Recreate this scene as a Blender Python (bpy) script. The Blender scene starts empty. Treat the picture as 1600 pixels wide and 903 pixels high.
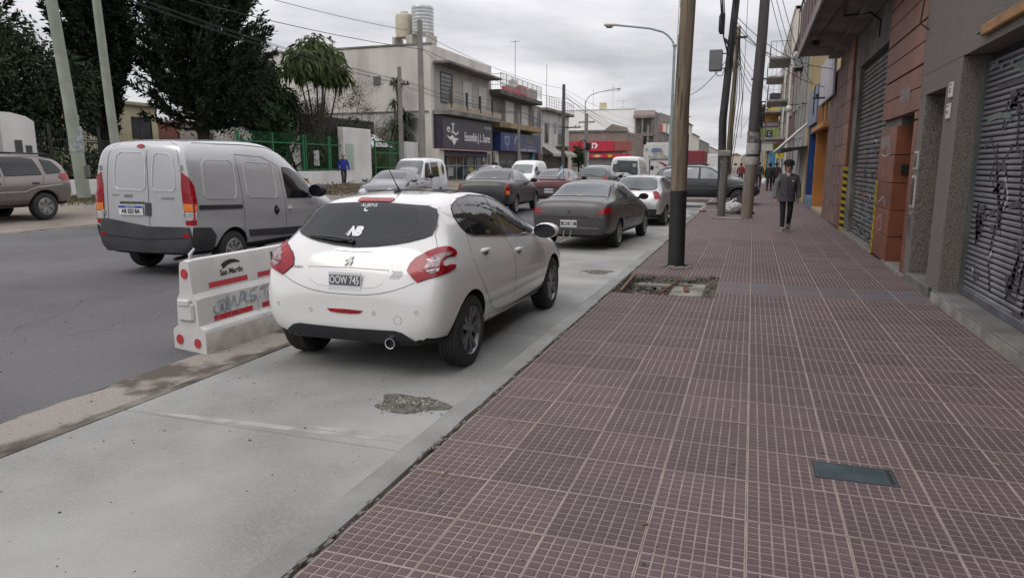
import bpy, bmesh, math, random
from mathutils import Vector, Matrix
from mathutils.bvhtree import BVHTree
PI = math.pi
R = random.Random(7)
SC = bpy.context.scene
COL = SC.collection

# ------------------------------------------------------------------ camera
cam_d = bpy.data.cameras.new('camera'); cam = bpy.data.objects.new('camera', cam_d); COL.objects.link(cam)
cam_d.sensor_width = 36.0; cam_d.lens = 1073.0 / 1600.0 * 36.0
cam_d.clip_start = 0.05; cam_d.clip_end = 3000.0
cam.location = (0, 0, 1.534)
cam.rotation_euler = (PI / 2 - 0.1777, 0, 0.3324)
SC.camera = cam
SC.view_settings.view_transform = 'Standard'; SC.view_settings.look = 'None'
SC.view_settings.gamma = 1.0; SC.view_settings.exposure = 0.34

# ------------------------------------------------------------------ sky and sun
SUN_EL, SUN_AZ = math.radians(52), math.radians(215)      # azimuth clockwise from +Y
W = bpy.data.worlds.new('World'); SC.world = W; W.use_nodes = True
nt = W.node_tree; nt.nodes.clear()
def wn(t, **k):
    n = nt.nodes.new(t)
    for a, b in k.items(): setattr(n, a, b)
    return n
sky = wn('ShaderNodeTexSky', sky_type='NISHITA', sun_disc=False, sun_elevation=SUN_EL, sun_rotation=SUN_AZ)
tc = wn('ShaderNodeTexCoord')
sep = wn('ShaderNodeSeparateXYZ'); nt.links.new(tc.outputs['Generated'], sep.inputs[0])
# cloud plane coordinates: direction projected on a flat ceiling
mx = wn('ShaderNodeMath', operation='MAXIMUM'); mx.inputs[1].default_value = 0.0
nt.links.new(sep.outputs['Z'], mx.inputs[0])
ad = wn('ShaderNodeMath', operation='ADD'); ad.inputs[1].default_value = 0.11; nt.links.new(mx.outputs[0], ad.inputs[0])
dv = wn('ShaderNodeVectorMath', operation='SCALE'); nt.links.new(tc.outputs['Generated'], dv.inputs[0])
inv = wn('ShaderNodeMath', operation='DIVIDE'); inv.inputs[0].default_value = 1.0; nt.links.new(ad.outputs[0], inv.inputs[1])
nt.links.new(inv.outputs[0], dv.inputs['Scale'])
nz = wn('ShaderNodeTexNoise'); nz.inputs['Scale'].default_value = 0.6; nz.inputs['Detail'].default_value = 6; nz.inputs['Roughness'].default_value = 0.55
nz.inputs['Distortion'].default_value = 0.4
nt.links.new(dv.outputs[0], nz.inputs['Vector'])
rp = wn('ShaderNodeValToRGB')
rp.color_ramp.elements[0].position = 0.36; rp.color_ramp.elements[0].color = (4.05, 4.05, 4.4, 1)
rp.color_ramp.elements[1].position = 0.62; rp.color_ramp.elements[1].color = (7.1, 7.0, 7.2, 1)
nt.links.new(nz.outputs['Fac'], rp.inputs[0])
# overcast luminance: brighter towards the zenith (CIE overcast sky)
ze = wn('ShaderNodeMath', operation='MULTIPLY_ADD'); ze.inputs[1].default_value = 1.5; ze.inputs[2].default_value = 0.86
nt.links.new(mx.outputs[0], ze.inputs[0])
cl = wn('ShaderNodeVectorMath', operation='SCALE'); nt.links.new(rp.outputs[0], cl.inputs[0]); nt.links.new(ze.outputs[0], cl.inputs['Scale'])
mixs = wn('ShaderNodeMix', data_type='RGBA'); mixs.inputs['Factor'].default_value = 0.96
nt.links.new(sky.outputs[0], mixs.inputs['A']); nt.links.new(cl.outputs[0], mixs.inputs['B'])
bg = wn('ShaderNodeBackground'); bg.inputs['Strength'].default_value = 0.1
nt.links.new(mixs.outputs['Result'], bg.inputs['Color'])
ow = wn('ShaderNodeOutputWorld'); nt.links.new(bg.outputs[0], ow.inputs[0])
sd = bpy.data.lights.new('sun', 'SUN'); sd.energy = 0.75; sd.angle = math.radians(35); sd.color = (1.0, 0.96, 0.9)
so = bpy.data.objects.new('sun', sd); COL.objects.link(so)
so.rotation_euler = (PI / 2 - SUN_EL, 0, PI - SUN_AZ)
so.location = (0, 0, 60)

# ------------------------------------------------------------------ materials
MATS = {}
def M(name, rgb, rough=0.7, rgb2=None, scale=3.0, detail=5, lo=0.35, hi=0.65, bump=0.0, bscale=40.0, metal=0.0, coat=0.0,
      spec=0.5, stretch=None, speck=None, island=0.0, objrand=0.0, streak=None, alpha=None):
    """procedural material: two tones mixed by noise, optional speckle, streaks, per-island / per-object tone"""
    if name in MATS: return MATS[name]
    m = bpy.data.materials.new(name); m.use_nodes = True; MATS[name] = m
    t = m.node_tree; b = t.nodes['Principled BSDF']
    L = t.links.new
    def N(ty, **k):
        n = t.nodes.new(ty)
        for a, v in k.items(): setattr(n, a, v)
        return n
    b.inputs['Roughness'].default_value = rough; b.inputs['Metallic'].default_value = metal
    b.inputs['Coat Weight'].default_value = coat; b.inputs['Coat Roughness'].default_value = 0.04
    b.inputs['Specular IOR Level'].default_value = spec
    co = N('ShaderNodeTexCoord'); vec = co.outputs['Object']
    if stretch:
        mp = N('ShaderNodeMapping'); mp.inputs['Scale'].default_value = stretch; L(vec, mp.inputs[0]); vs = mp.outputs[0]
    else: vs = vec
    rgb2 = rgb2 or tuple(c * 0.82 for c in rgb)
    no = N('ShaderNodeTexNoise'); no.inputs['Scale'].default_value = scale; no.inputs['Detail'].default_value = detail; L(vs, no.inputs[0])
    cr = N('ShaderNodeValToRGB'); e = cr.color_ramp.elements
    e[0].position = lo; e[0].color = (*rgb2, 1); e[1].position = hi; e[1].color = (*rgb, 1)
    L(no.outputs['Fac'], cr.inputs[0]); col = cr.outputs[0]
    if speck:                                     # (scale, rgb, amount)
        vo = N('ShaderNodeTexNoise'); vo.inputs['Scale'].default_value = speck[0]; vo.inputs['Detail'].default_value = 1; L(vec, vo.inputs[0])
        mr = N('ShaderNodeMapRange'); mr.inputs['From Min'].default_value = 0.5; mr.inputs['From Max'].default_value = 0.62
        mr.inputs['To Max'].default_value = speck[2]; L(vo.outputs['Fac'], mr.inputs[0])
        mi = N('ShaderNodeMix', data_type='RGBA'); mi.inputs['B'].default_value = (*speck[1], 1)
        L(mr.outputs[0], mi.inputs['Factor']); L(col, mi.inputs['A']); col = mi.outputs['Result']
    if streak:                                    # (rgb, amount, horizontal scale): vertical weather stains
        mp2 = N('ShaderNodeMapping'); mp2.inputs['Scale'].default_value = (streak[2], streak[2], streak[2] * 0.09); L(vec, mp2.inputs[0])
        n2 = N('ShaderNodeTexNoise'); n2.inputs['Scale'].default_value = 1.0; n2.inputs['Detail'].default_value = 6; n2.inputs['Roughness'].default_value = 0.65; L(mp2.outputs[0], n2.inputs[0])
        mr = N('ShaderNodeMapRange'); mr.inputs['From Min'].default_value = 0.48; mr.inputs['From Max'].default_value = 0.72
        mr.inputs['To Max'].default_value = streak[1]; L(n2.outputs['Fac'], mr.inputs[0])
        mi = N('ShaderNodeMix', data_type='RGBA'); mi.inputs['B'].default_value = (*streak[0], 1)
        L(mr.outputs[0], mi.inputs['Factor']); L(col, mi.inputs['A']); col = mi.outputs['Result']
    for amt, src in ((island, 'isl'), (objrand, 'obj')):
        if amt:
            if src == 'isl': g = N('ShaderNodeNewGeometry').outputs['Random Per Island']
            else: g = N('ShaderNodeObjectInfo').outputs['Random']
            mr = N('ShaderNodeMapRange'); mr.inputs['To Min'].default_value = 1 - amt; mr.inputs['To Max'].default_value = 1 + amt; L(g, mr.inputs[0])
            vm = N('ShaderNodeVectorMath', operation='SCALE'); L(col, vm.inputs[0]); L(mr.outputs[0], vm.inputs['Scale']); col = vm.outputs[0]
    L(col, b.inputs['Base Color'])
    if bump:
        bn = N('ShaderNodeTexNoise'); bn.inputs['Scale'].default_value = bscale; bn.inputs['Detail'].default_value = 4; L(vs, bn.inputs[0])
        bp = N('ShaderNodeBump'); bp.inputs['Strength'].default_value = bump; bp.inputs['Distance'].default_value = 0.02
        L(bn.outputs['Fac'], bp.inputs['Height']); L(bp.outputs[0], b.inputs['Normal'])
    return m
def paint(name, rgb, rough=0.25, metal=0.0, coat=0.6, dirt=0.12):
    d = tuple(c * (1 - dirt) + 0.12 * dirt for c in rgb)
    return M(name, rgb, rough, d, 1.6, 6, 0.38, 0.62, metal=metal, coat=coat)
BLACKP = M('black_plastic', (0.02, 0.02, 0.022), 0.5, bump=0.05, bscale=200)
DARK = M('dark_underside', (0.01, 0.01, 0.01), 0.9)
GLASS = M('tinted_glass', (0.008, 0.009, 0.011), 0.04, (0.012, 0.013, 0.015), 2, spec=0.5)
GLASSL = M('painted_sky_glass', (0.10, 0.115, 0.12), 0.05, (0.045, 0.052, 0.056), 2.2, spec=0.6, coat=0.3)  # lighter base colour stands in for sky reflected in the panes
RUBBER = M('tyre_rubber', (0.018, 0.018, 0.018), 0.75, (0.028, 0.027, 0.025), 9, bump=0.05)
REDL = M('red_lens', (0.33, 0.004, 0.010), 0.12, (0.20, 0.003, 0.008), 14, coat=0.25)
CLEARL = M('clear_lens', (0.62, 0.60, 0.60), 0.12, (0.35, 0.33, 0.33), 30, coat=0.6, metal=0.3)
AMBER = M('amber_lens', (0.75, 0.20, 0.02), 0.12, coat=0.6)
CHROME = M('chrome', (0.72, 0.72, 0.73), 0.12, metal=1.0)
ALLOY = M('alloy_rim', (0.22, 0.22, 0.225), 0.32, (0.15, 0.15, 0.155), 12, metal=0.8)
HUBCAP = M('silver_hubcap', (0.45, 0.45, 0.45), 0.35, (0.30, 0.30, 0.30), 10, metal=0.4)
PLW = M('plate_white', (0.72, 0.73, 0.74), 0.4)
PLB = M('plate_black', (0.105, 0.108, 0.12), 0.4)
PLBLUE = M('plate_blue', (0.02, 0.05, 0.32), 0.4)
INK = M('black_ink', (0.012, 0.012, 0.014), 0.5)
WHITEP = M('white_print', (0.78, 0.78, 0.78), 0.5)

# ------------------------------------------------------------------ mesh helpers
class MB:
    """collects vertices and faces for ONE mesh object"""
    def __init__(s): s.v = []; s.f = []; s.m = []; s.cur = 0
    def mat(s, i): s.cur = i; return s
    def add(s, vs, fs):
        o = len(s.v); s.v += [tuple(v) for v in vs]
        for f in fs: s.f.append(tuple(i + o for i in f)); s.m.append(s.cur)
        return s
    def box(s, x0, y0, z0, x1, y1, z1, mtx=None):
        vs = [(x0, y0, z0), (x1, y0, z0), (x1, y1, z0), (x0, y1, z0), (x0, y0, z1), (x1, y0, z1), (x1, y1, z1), (x0, y1, z1)]
        if mtx is not None: vs = [mtx @ Vector(v) for v in vs]
        return s.add(vs, [(0, 3, 2, 1), (4, 5, 6, 7), (0, 1, 5, 4), (1, 2, 6, 5), (2, 3, 7, 6), (3, 0, 4, 7)])
    def bbox(s, x0, y0, z0, x1, y1, z1, c=0.01, mtx=None):
        """box with chamfered edges"""
        c = min(c, (x1 - x0) * .45, (y1 - y0) * .45, (z1 - z0) * .45)
        b = bmesh.new(); bmesh.ops.create_cube(b, size=1.0)
        for v in b.verts: v.co = Vector((x0 + (v.co.x + .5) * (x1 - x0), y0 + (v.co.y + .5) * (y1 - y0), z0 + (v.co.z + .5) * (z1 - z0)))
        bmesh.ops.bevel(b, geom=b.edges[:], offset=c, segments=1, affect='EDGES')
        b.verts.index_update()
        vs = [v.co.copy() for v in b.verts]; fs = [[v.index for v in f.verts] for f in b.faces]; b.free()
        if mtx is not None: vs = [mtx @ v for v in vs]
        return s.add(vs, fs)
    def prism(s, pts, h, axis='z', o=0.0, mtx=None):
        """extrude a 2D outline (counter-clockwise) by h along axis from o"""
        def P(a, b, c): return {'z': (a, b, c), 'x': (c, a, b), 'y': (b, c, a)}[axis]
        n = len(pts); vs = [P(a, b, o) for a, b in pts] + [P(a, b, o + h) for a, b in pts]
        if mtx is not None: vs = [mtx @ Vector(v) for v in vs]
        return s.add(vs, [tuple(range(n))[::-1], tuple(range(n, 2 * n))] + [(i, (i + 1) % n, n + (i + 1) % n, n + i) for i in range(n)])
    def tube(s, pts, rad, n=8, cap=True):
        pts = [Vector(p) for p in pts]; k = len(pts)
        if not isinstance(rad, (list, tuple)): rad = [rad] * k
        rings = []; up = None
        for i, p in enumerate(pts):
            d = (pts[min(i + 1, k - 1)] - pts[max(i - 1, 0)])
            if d.length < 1e-9: d = Vector((0, 0, 1))
            d.normalize()
            if up is None or abs(up.dot(d)) > .999: up = Vector((0, 0, 1)) if abs(d.z) < .9 else Vector((1, 0, 0))
            a = d.cross(up).normalized(); b = d.cross(a).normalized(); up = -b
            rings.append([p + (a * math.cos(2 * PI * j / n) + b * math.sin(2 * PI * j / n)) * rad[i] for j in range(n)])
        vs = [v for r in rings for v in r]; fs = []
        for i in range(k - 1):
            for j in range(n): fs.append((i * n + j, i * n + (j + 1) % n, (i + 1) * n + (j + 1) % n, (i + 1) * n + j))
        if cap: fs += [tuple(range(n))[::-1], tuple(range((k - 1) * n, k * n))]
        return s.add(vs, fs)
    def lathe(s, prof, n=24, c=(0, 0, 0), axis='z', cap=False):
        """prof: (radius, height) list revolved round axis"""
        def P(r, h, a):
            x, y = r * math.cos(a), r * math.sin(a)
            q = {'z': (x, y, h), 'x': (h, x, y), 'y': (y, h, x)}[axis]
            return (q[0] + c[0], q[1] + c[1], q[2] + c[2])
        k = len(prof); vs = [P(r, h, 2 * PI * j / n) for r, h in prof for j in range(n)]; fs = []
        for i in range(k - 1):
            for j in range(n): fs.append((i * n + j, i * n + (j + 1) % n, (i + 1) * n + (j + 1) % n, (i + 1) * n + j))
        if cap: fs += [tuple(range(n))[::-1], tuple(range((k - 1) * n, k * n))]
        return s.add(vs, fs)
    def mesh(s, name, mats):
        me = bpy.data.meshes.new(name); me.from_pydata(s.v, [], s.f)
        for m in (mats if isinstance(mats, (list, tuple)) else [mats]): me.materials.append(m)
        if s.f: me.polygons.foreach_set('material_index', s.m)
        me.update(); return me
    def build(s, name, mats, parent=None, loc=(0, 0, 0), rotz=0.0, smooth=None):
        me = s.mesh(name, mats)
        if smooth is not None: shade(me, smooth)
        return link(name, me, parent, loc, rotz)
def shade(me, ang=35):
    me.polygons.foreach_set('use_smooth', [True] * len(me.polygons))
    if ang < 179: me.set_sharp_from_angle(angle=math.radians(ang))
    me.update()
def link(name, me, parent=None, loc=(0, 0, 0), rotz=0.0):
    o = bpy.data.objects.new(name, me); COL.objects.link(o); o.location = loc; o.rotation_euler = (0, 0, rotz)
    if parent is not None: o.parent = parent
    return o
def tag(o, label, cat, group=None):
    o['label'] = label; o['category'] = cat
    if group: o['group'] = group
    return o
def thing(name, label, cat, loc=(0, 0, 0), rot=0.0, group=None):
    o = bpy.data.objects.new(name, None); COL.objects.link(o); o.empty_display_size = 0.3
    o.location = loc; o.rotation_euler = rot if isinstance(rot, (tuple, list)) else (0, 0, rot)
    return tag(o, label, cat, group)
def struct(o): o['kind'] = 'structure'; return o
def stuff(o): o['kind'] = 'stuff'; return o
def copy_tree(o, parent=None):
    c = o.copy(); COL.objects.link(c)
    if parent is not None: c.parent = parent
    for ch in list(o.children): copy_tree(ch, c)
    return c
def text_mesh(txt, size=1.0, extrude=0.0, align='CENTER', shear=0.0, spacing=1.0, offset=0.0):
    """built-in font lettering as a mesh, x right, y up"""
    cu = bpy.data.curves.new('lettering', 'FONT'); cu.body = txt; cu.size = size; cu.extrude = extrude
    cu.align_x = align; cu.align_y = 'CENTER'; cu.shear = shear; cu.space_character = spacing; cu.offset = offset
    cu.resolution_u = 3
    o = bpy.data.objects.new('tmp', cu); COL.objects.link(o)
    dg = bpy.context.evaluated_depsgraph_get(); dg.update()
    me = bpy.data.meshes.new_from_object(o.evaluated_get(dg)); bpy.data.objects.remove(o); bpy.data.curves.remove(cu)
    return me
def lettering(txt, size, m, mtx, parent, name='lettering', sx=1.0, **k):
    me = text_mesh(txt, size, k.pop('extrude', 0.002), **k)
    me.transform(mtx @ Matrix.Diagonal((sx, 1, 1, 1))); me.materials.clear(); me.materials.append(m)
    return link(name, me, parent)
def frame_mtx(o, xdir, ydir):
    """matrix with local x = xdir, local y = ydir, z = out"""
    x = Vector(xdir).normalized(); y = Vector(ydir).normalized(); z = x.cross(y)
    return Matrix(((x.x, y.x, z.x, o[0]), (x.y, y.y, z.y, o[1]), (x.z, y.z, z.z, o[2]), (0, 0, 0, 1)))
def eval_mods(o):
    dg = bpy.context.evaluated_depsgraph_get(); dg.update()
    me = bpy.data.meshes.new_from_object(o.evaluated_get(dg)); return me
def ground_z(x, y):
    if x > -1.55: return 0.0
    if x > -4.05: return -0.145
    if x > -4.65: return -0.15
    if x > -6.5: return -0.15 + (-4.65 - x) / 1.85 * 0.19
    if x > -14.7: return 0.04 + 0.02 * math.sin((-6.5 - x) / 8.2 * PI) - .05 * max(0, (-11 - x) / 3.7)
    return 0.12 + min(0.34, 0.045 * (-14.7 - x))
# ================================================================== SETTING: ground, road, bay, kerb, pavement
g = MB()                                               # one sheet to the horizon
g.add([(-1500, -600, -0.45), (1500, -600, -0.45), (1500, 2600, -0.45), (-1500, 2600, -0.45)], [(0, 1, 2, 3)])
struct(g.build('ground', M('distant_earth', (0.14, 0.135, 0.12), 0.95, scale=0.02)))

ASPH = M('worn_asphalt', (0.108, 0.105, 0.106), 0.9, (0.060, 0.059, 0.062), 0.45, 10, 0.36, 0.64, bump=0.35, bscale=90, speck=(130, (0.17, 0.165, 0.165), 0.5))
def strip(name, xs, zf, y0, y1, dy, m, jit=0.0, holes=None):
    b = MB(); ys = []; y = y0; step = dy
    while y < y1: ys.append(y); y += step; step *= 1.07
    ys.append(y1)
    n = len(xs)
    vs = [(x, y, zf(x, y)) for y in ys for x in xs]
    fs = [(j * n + i, j * n + i + 1, (j + 1) * n + i + 1, (j + 1) * n + i) for j in range(len(ys) - 1) for i in range(n - 1)]
    b.add(vs, fs); return struct(b.build(name, m, smooth=60))
road_x = [-14.7 + i * (14.7 - 4.63) / 16 for i in range(17)]
strip('road', road_x, lambda x, y: ground_z(min(x, -4.66), y) - 0.004, -8, 600, 0.8, ASPH)
GUT = M('stained_gutter_concrete', (0.27, 0.24, 0.21), 0.85, (0.075, 0.058, 0.044), 1.9, 9, 0.45, 0.54, bump=0.3, bscale=45, speck=(120, (0.10, 0.085, 0.07), 0.4))
def gut_edge(): pass
b = MB(); rr = random.Random(3); N_ = 300                 # gutter with a ragged edge against the asphalt
ys = [-2 + i * 0.16 for i in range(N_)]
off = 0
vs = []
for y in ys:
    off = off * 0.8 + rr.uniform(-.035, .035)
    vs += [(-4.68 + off, y, -0.150), (-4.4, y, -0.158), (-4.19, y, -0.166), (-4.11, y, -0.175)]
b.add(vs, [(j * 4 + i, j * 4 + i + 1, j * 4 + 5 + i, j * 4 + 4 + i) for j in range(N_ - 1) for i in range(3)])
struct(b.build('gutter', GUT, smooth=50))
b = MB(); vs = []                                        # old kerb stone left along the edge of the gutter
for i, y in enumerate(ys):
    w = -4.115 - rr.uniform(0, .03)
    vs += [(w - .05, y, -.172), (w - .03, y, -.150 + rr.uniform(-.01, .006)), (-4.065, y, -.146), (-4.055, y, -.172)]
b.add(vs, [(j * 4 + i, j * 4 + i + 1, j * 4 + 5 + i, j * 4 + 4 + i) for j in range(N_ - 1) for i in range(3)])
struct(b.build('gutter_edge', M('old_kerb_concrete', (0.22, 0.20, 0.17), 0.9, (0.05, 0.04, 0.032), 2.5, bump=0.5, bscale=60)))

# new concrete parking bay, slab by slab with sawn joints
def conc(name, rgb, rgb2, sc=0.9):
    m = M(name, rgb, 0.8, rgb2, sc, 9, 0.33, 0.66, bump=0.14, bscale=110, speck=(60, tuple(c * 1.12 for c in rgb), 0.2), streak=None)
    return m
CON = conc('new_bay_concrete', (0.325, 0.325, 0.312), (0.185, 0.185, 0.175))
bay = struct(MB().box(-4.05, -8, -0.40, -1.60, 33, -0.170).build('parking_bay', M('bay_bed', (0.12, 0.115, 0.11), 0.9)))
js = [-8.0, -0.6, 3.44, 6.45, 9.5, 12.5, 15.5, 18.5, 21.5, 24.5, 27.5, 33.0]
for i in range(len(js) - 1):
    s_ = MB().bbox(-4.05, js[i] + 0.004, -0.169, -1.62, js[i + 1] - 0.004, -0.145, 0.004)
    o = s_.build('concrete_slab', CON, bay)
# kerb: rounded concrete band flush with the tiles
KERB = conc('kerb_concrete', (0.255, 0.255, 0.245), (0.165, 0.165, 0.155), 2.0)
b = MB(); ky = [-3 + i * 0.25 for i in range(146)]
prof = [(-1.80, -.150), (-1.785, -.06), (-1.765, -.022), (-1.73, -.006), (-1.62, -.002), (-1.598, -.004), (-1.593, -.06)]
vs = []
for y in ky:
    for k, (x, z) in enumerate(prof):
        vs.append((x + (rr.uniform(-.008, .006) if k in (5, 6) else rr.uniform(-.004, .004)), y, z + rr.uniform(-.003, .003)))
K = len(prof)
b.add(vs, [(j * K + i, (j + 1) * K + i, (j + 1) * K + i + 1, j * K + i + 1) for j in range(len(ky) - 1) for i in range(K - 1)])
kerb = struct(b.build('kerb', KERB, smooth=50))
stuff_bits = MB()                                      # crumbs along the kerb joint
for i in range(420):
    y = rr.uniform(1.9, 20); x = -1.585 + rr.gauss(0, .012); s = rr.uniform(.004, .012)
    stuff_bits.box(x - s, y - s, -.012, x + s, y + s * 1.6, -.012 + s)
o = stuff(stuff_bits.build('kerb_crumbs', M('crumbled_mortar', (0.16, 0.15, 0.14), 0.95), kerb))

# pavement ------------------------------------------------------------
TW, TX0 = 0.4039, 0.063
TY, TY0 = 0.407, 8.27
col_x = [TX0 + k * TW for k in range(-4, 5)]
PIT = (col_x[0] - .03, col_x[3], TY0, TY0 + 4 * TY)          # x0,x1,y0,y1
GROUT = M('tile_grout', (0.36, 0.295, 0.265), 0.9, (0.24, 0.19, 0.172), 5, bump=0.2, bscale=80, objrand=0.08)
GROOVE = M('tile_groove', (0.285, 0.23, 0.213), 0.9, (0.20, 0.16, 0.148), 4, bump=.1, bscale=90, objrand=.1)
PAD = M('maroon_tile_pad', (0.098, 0.058, 0.060), 0.72, (0.069, 0.040, 0.042), 3, bump=0.10, bscale=220, speck=(330, (0.22, 0.18, 0.18), 0.40), objrand=0.15)
PADS = M('smooth_grey_tile', (0.115, 0.088, 0.095), 0.7, (0.085, 0.064, 0.07), 3, speck=(300, (0.19, 0.165, 0.17), 0.4), objrand=0.12)
bed = MB()                                             # mortar bed with the pit left open
BZ = -0.030
for (x0, y0, x1, y1) in ((-1.592, -6, 2.12, PIT[2]), (PIT[1], PIT[2], 2.12, PIT[3]), (-1.592, PIT[3], 2.12, 42)):
    bed.add([(x0, y0, BZ), (x1, y0, BZ), (x1, y1, BZ), (x0, y1, BZ)], [(0, 1, 2, 3)])
PAVE = struct(bed.build('pavement', GROUT))
def tile_mesh(strips=False, plain=False, seed=0):
    rt = random.Random(seed)
    b = MB(); w, h = TW - .0015, TY - .0015
    zt = 0.0; zg = -0.0026
    b.mat(2).box(0, 0, BZ + .001, w, h, zg); b.mat(0); zj = -.0009
    for a in ((0, 0, w, .0072), (0, h - .0042, w, h), (0, .0072, .0055, h - .0042), (w - .0055, .0072, w, h - .0042)): b.add([(a[0], a[1], zj), (a[2], a[1], zj), (a[2], a[3], zj), (a[0], a[3], zj)], [(0, 1, 2, 3)])
    if plain:
        b.mat(1); e = .004
        b.add([(e, e, zg), (w - e, e, zg), (w - e, h - e, zg), (e, h - e, zg), (e + .002, e + .002, zt - .001), (w - e - .002, e + .002, zt - .001), (w - e - .002, h - e - .002, zt - .001), (e + .002, h - e - .002, zt - .001)],
              [(4, 5, 6, 7), (0, 1, 5, 4), (1, 2, 6, 5), (2, 3, 7, 6), (3, 0, 4, 7)])
        return b
    b.mat(1); ex, ey = .0065, .0082; px = (w - 2 * ex + .008) / 8; ny = 1 if strips else 8; py = (h - 2 * ey + .0125) / ny
    for i in range(8):
        for j in range(ny):
            x0 = ex + i * px; x1 = x0 + px - .0080; y0 = ey + j * py; y1 = y0 + py - .0090; c = .0018
            dz = rt.uniform(-.0004, .0003)
            b.add([(x0, y0, zg), (x1, y0, zg), (x1, y1, zg), (x0, y1, zg), (x0 + c, y0 + c, zt + dz), (x1 - c, y0 + c, zt + dz), (x1 - c, y1 - c, zt + dz), (x0 + c, y1 - c, zt + dz)],
                  [(4, 5, 6, 7), (0, 1, 5, 4), (1, 2, 6, 5), (2, 3, 7, 6), (3, 0, 4, 7)])
    return b
tmeshes = [tile_mesh(seed=s).mesh('paving_tile', [GROUT, PAD, GROOVE]) for s in range(3)]
tplain = tile_mesh(plain=True).mesh('smooth_tile', [GROUT, PADS, GROOVE])
cnt = 0; far = MB(); r0 = int((1.3 - TY0) / TY) - 1
COVER = (0.385, 3.545, 0.765, 3.745)
farstrip = tile_mesh(strips=True)
for r in range(r0, 78):
    y = TY0 + r * TY
    for k, x in enumerate(col_x):
        if 0 <= r < 4 and k < 3: continue
        plain = r in (1, 2) and k >= 3
        if cnt < 300:
            o = link('smooth_tile' if plain else 'paving_tile', tplain if plain else tmeshes[rr.randrange(3)], PAVE, (x, y, rr.uniform(-.0009, .0009)))
            o.rotation_euler = (rr.uniform(-.0022, .0022), rr.uniform(-.0022, .0022), rr.uniform(-.002, .002)); cnt += 1
        else:
            src = farstrip; dz = rr.uniform(-.0009, .0009)
            o0 = len(far.v); far.v += [(a + x, b_ + y, c_ + dz) for a, b_, c_ in src.v]
            far.f += [tuple(i + o0 for i in f) for f in src.f]; far.m += src.m
stuff(far.build('paving_tiles', [M('tile_grout_far', (0.30, 0.255, 0.235), 0.9, (0.235, 0.195, 0.18), 5),
    M('maroon_tile_far', (0.108, 0.068, 0.070), 0.72, (0.080, 0.050, 0.053), 1.3, speck=(120, (0.2, 0.155, 0.155), 0.3)), GROOVE], PAVE))
# pavement beyond the parking bay runs out to the old kerb line
pf = MB().box(-4.1, 33, -0.4, -1.593, 300, -0.004); pf.box(-1.593, 40, -.4, 2.2, 300, -.006)
struct(pf.build('far_pavement', M('far_pavement_tiles', (0.17, 0.125, 0.125), 0.8, (0.13, 0.095, 0.095), 0.8)))

# excavated pit with rubble ----------------------------------------------------
SOIL = M('dug_soil', (0.085, 0.066, 0.05), 0.95, (0.036, 0.028, 0.022), 7, bump=0.8, bscale=30, speck=(60, (0.2, 0.18, 0.155), 0.5))
RUB = M('rubble_stone', (0.15, 0.135, 0.115), 0.95, (0.07, 0.06, 0.05), 6, bump=0.4, island=0.35)
x0, x1, y0, y1 = PIT
b = MB(); n = 26; vs = []
pr = random.Random(5)
for j in range(n + 1):
    for i in range(n + 1):
        u, v = i / n, j / n; e = min(u, 1 - u, v, 1 - v)
        z = -.10 + .025 * math.sin(9 * u + 4 * v) + pr.uniform(-.016, .016)
        if 0.55 < u < 0.92 and 0.12 < v < 0.75: z = -.045 + pr.uniform(-.004, .004)
        if u > .9: z += .05
        if v > .86: z += .045
        if e < .01: z = -.034
        vs.append((x0 + u * (x1 - x0), y0 + v * (y1 - y0), z))
b.add(vs, [(j * (n + 1) + i, j * (n + 1) + i + 1, (j + 1) * (n + 1) + i + 1, (j + 1) * (n + 1) + i) for j in range(n) for i in range(n)])
struct(b.build('dug_pit', SOIL))
b = MB()
for i in range(900):
    u, v = pr.random(), pr.random()
    if .58 < u < .9 and .15 < v < .72 and pr.random() < .85: continue
    s = abs(pr.gauss(0, .009)) + .004; x = x0 + u * (x1 - x0) * .98 + .015; y = y0 + v * (y1 - y0)
    z = -.085 + (.05 if u > .9 else 0) + (.045 if v > .86 else 0)
    mt = Matrix.Translation((x, y, z)) @ Matrix.Rotation(pr.uniform(0, 6), 4, 'Z') @ Matrix.Rotation(pr.uniform(-.6, .6), 4, 'X')
    b.bbox(-s * 1.3, -s, -s * .6, s * 1.3, s, s * .7, s * .3, mt)
tag(stuff(b.build('rubble', RUB)), 'loose rubble and stones inside the square pit in the pavement', 'rubble')
tag(MB().bbox(x0 + .68, y0 + .26, -.09, x0 + 1.09, y0 + 1.18, -.040, .012).build('mortar_patch', M('pale_mortar', (0.27, 0.255, 0.225), 0.9, (0.13, 0.12, 0.10), 3.5, bump=0.3)), 'pale flat patch of mortar in the pavement pit', 'mortar')
tag(MB().tube([(-1.0, 8.42, -.02), (-.86, 9.55, -.012)], .016, 6).build('rusty_bar', M('rust', (0.16, 0.065, 0.032), 0.9, (0.09, 0.036, 0.02), 12, bump=0.3)), 'rusty iron bar laid across the pavement pit', 'bar')
tag(MB().bbox(-.03, -.20, -.02, .03, .20, .012, .004).build('brick_piece', MATS['rust'], None, (-.72, 8.95, -.03), .12), 'short reddish brick piece lying on the mortar in the pit', 'brick')
tag(MB().bbox(-.02, -.62, -.02, .02, .62, .02, .004).build('timber_batten', M('wet_timber', (0.17, 0.095, 0.06), 0.9, (0.1, 0.055, 0.035), 5, stretch=(8, 1, 8)), None, (-1.50, 9.12, -.02), .03), 'reddish timber form board along the kerb side of the pit', 'board')
tag(MB().bbox(-.36, -.05, -.02, .36, .05, .02, .006).build('concrete_beam', M('grey_beam', (0.25, 0.245, 0.22), 0.9, bump=0.2), None, (-1.02, 9.28, -.06), .02), 'grey concrete strip across the far half of the pit', 'beam')
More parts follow.
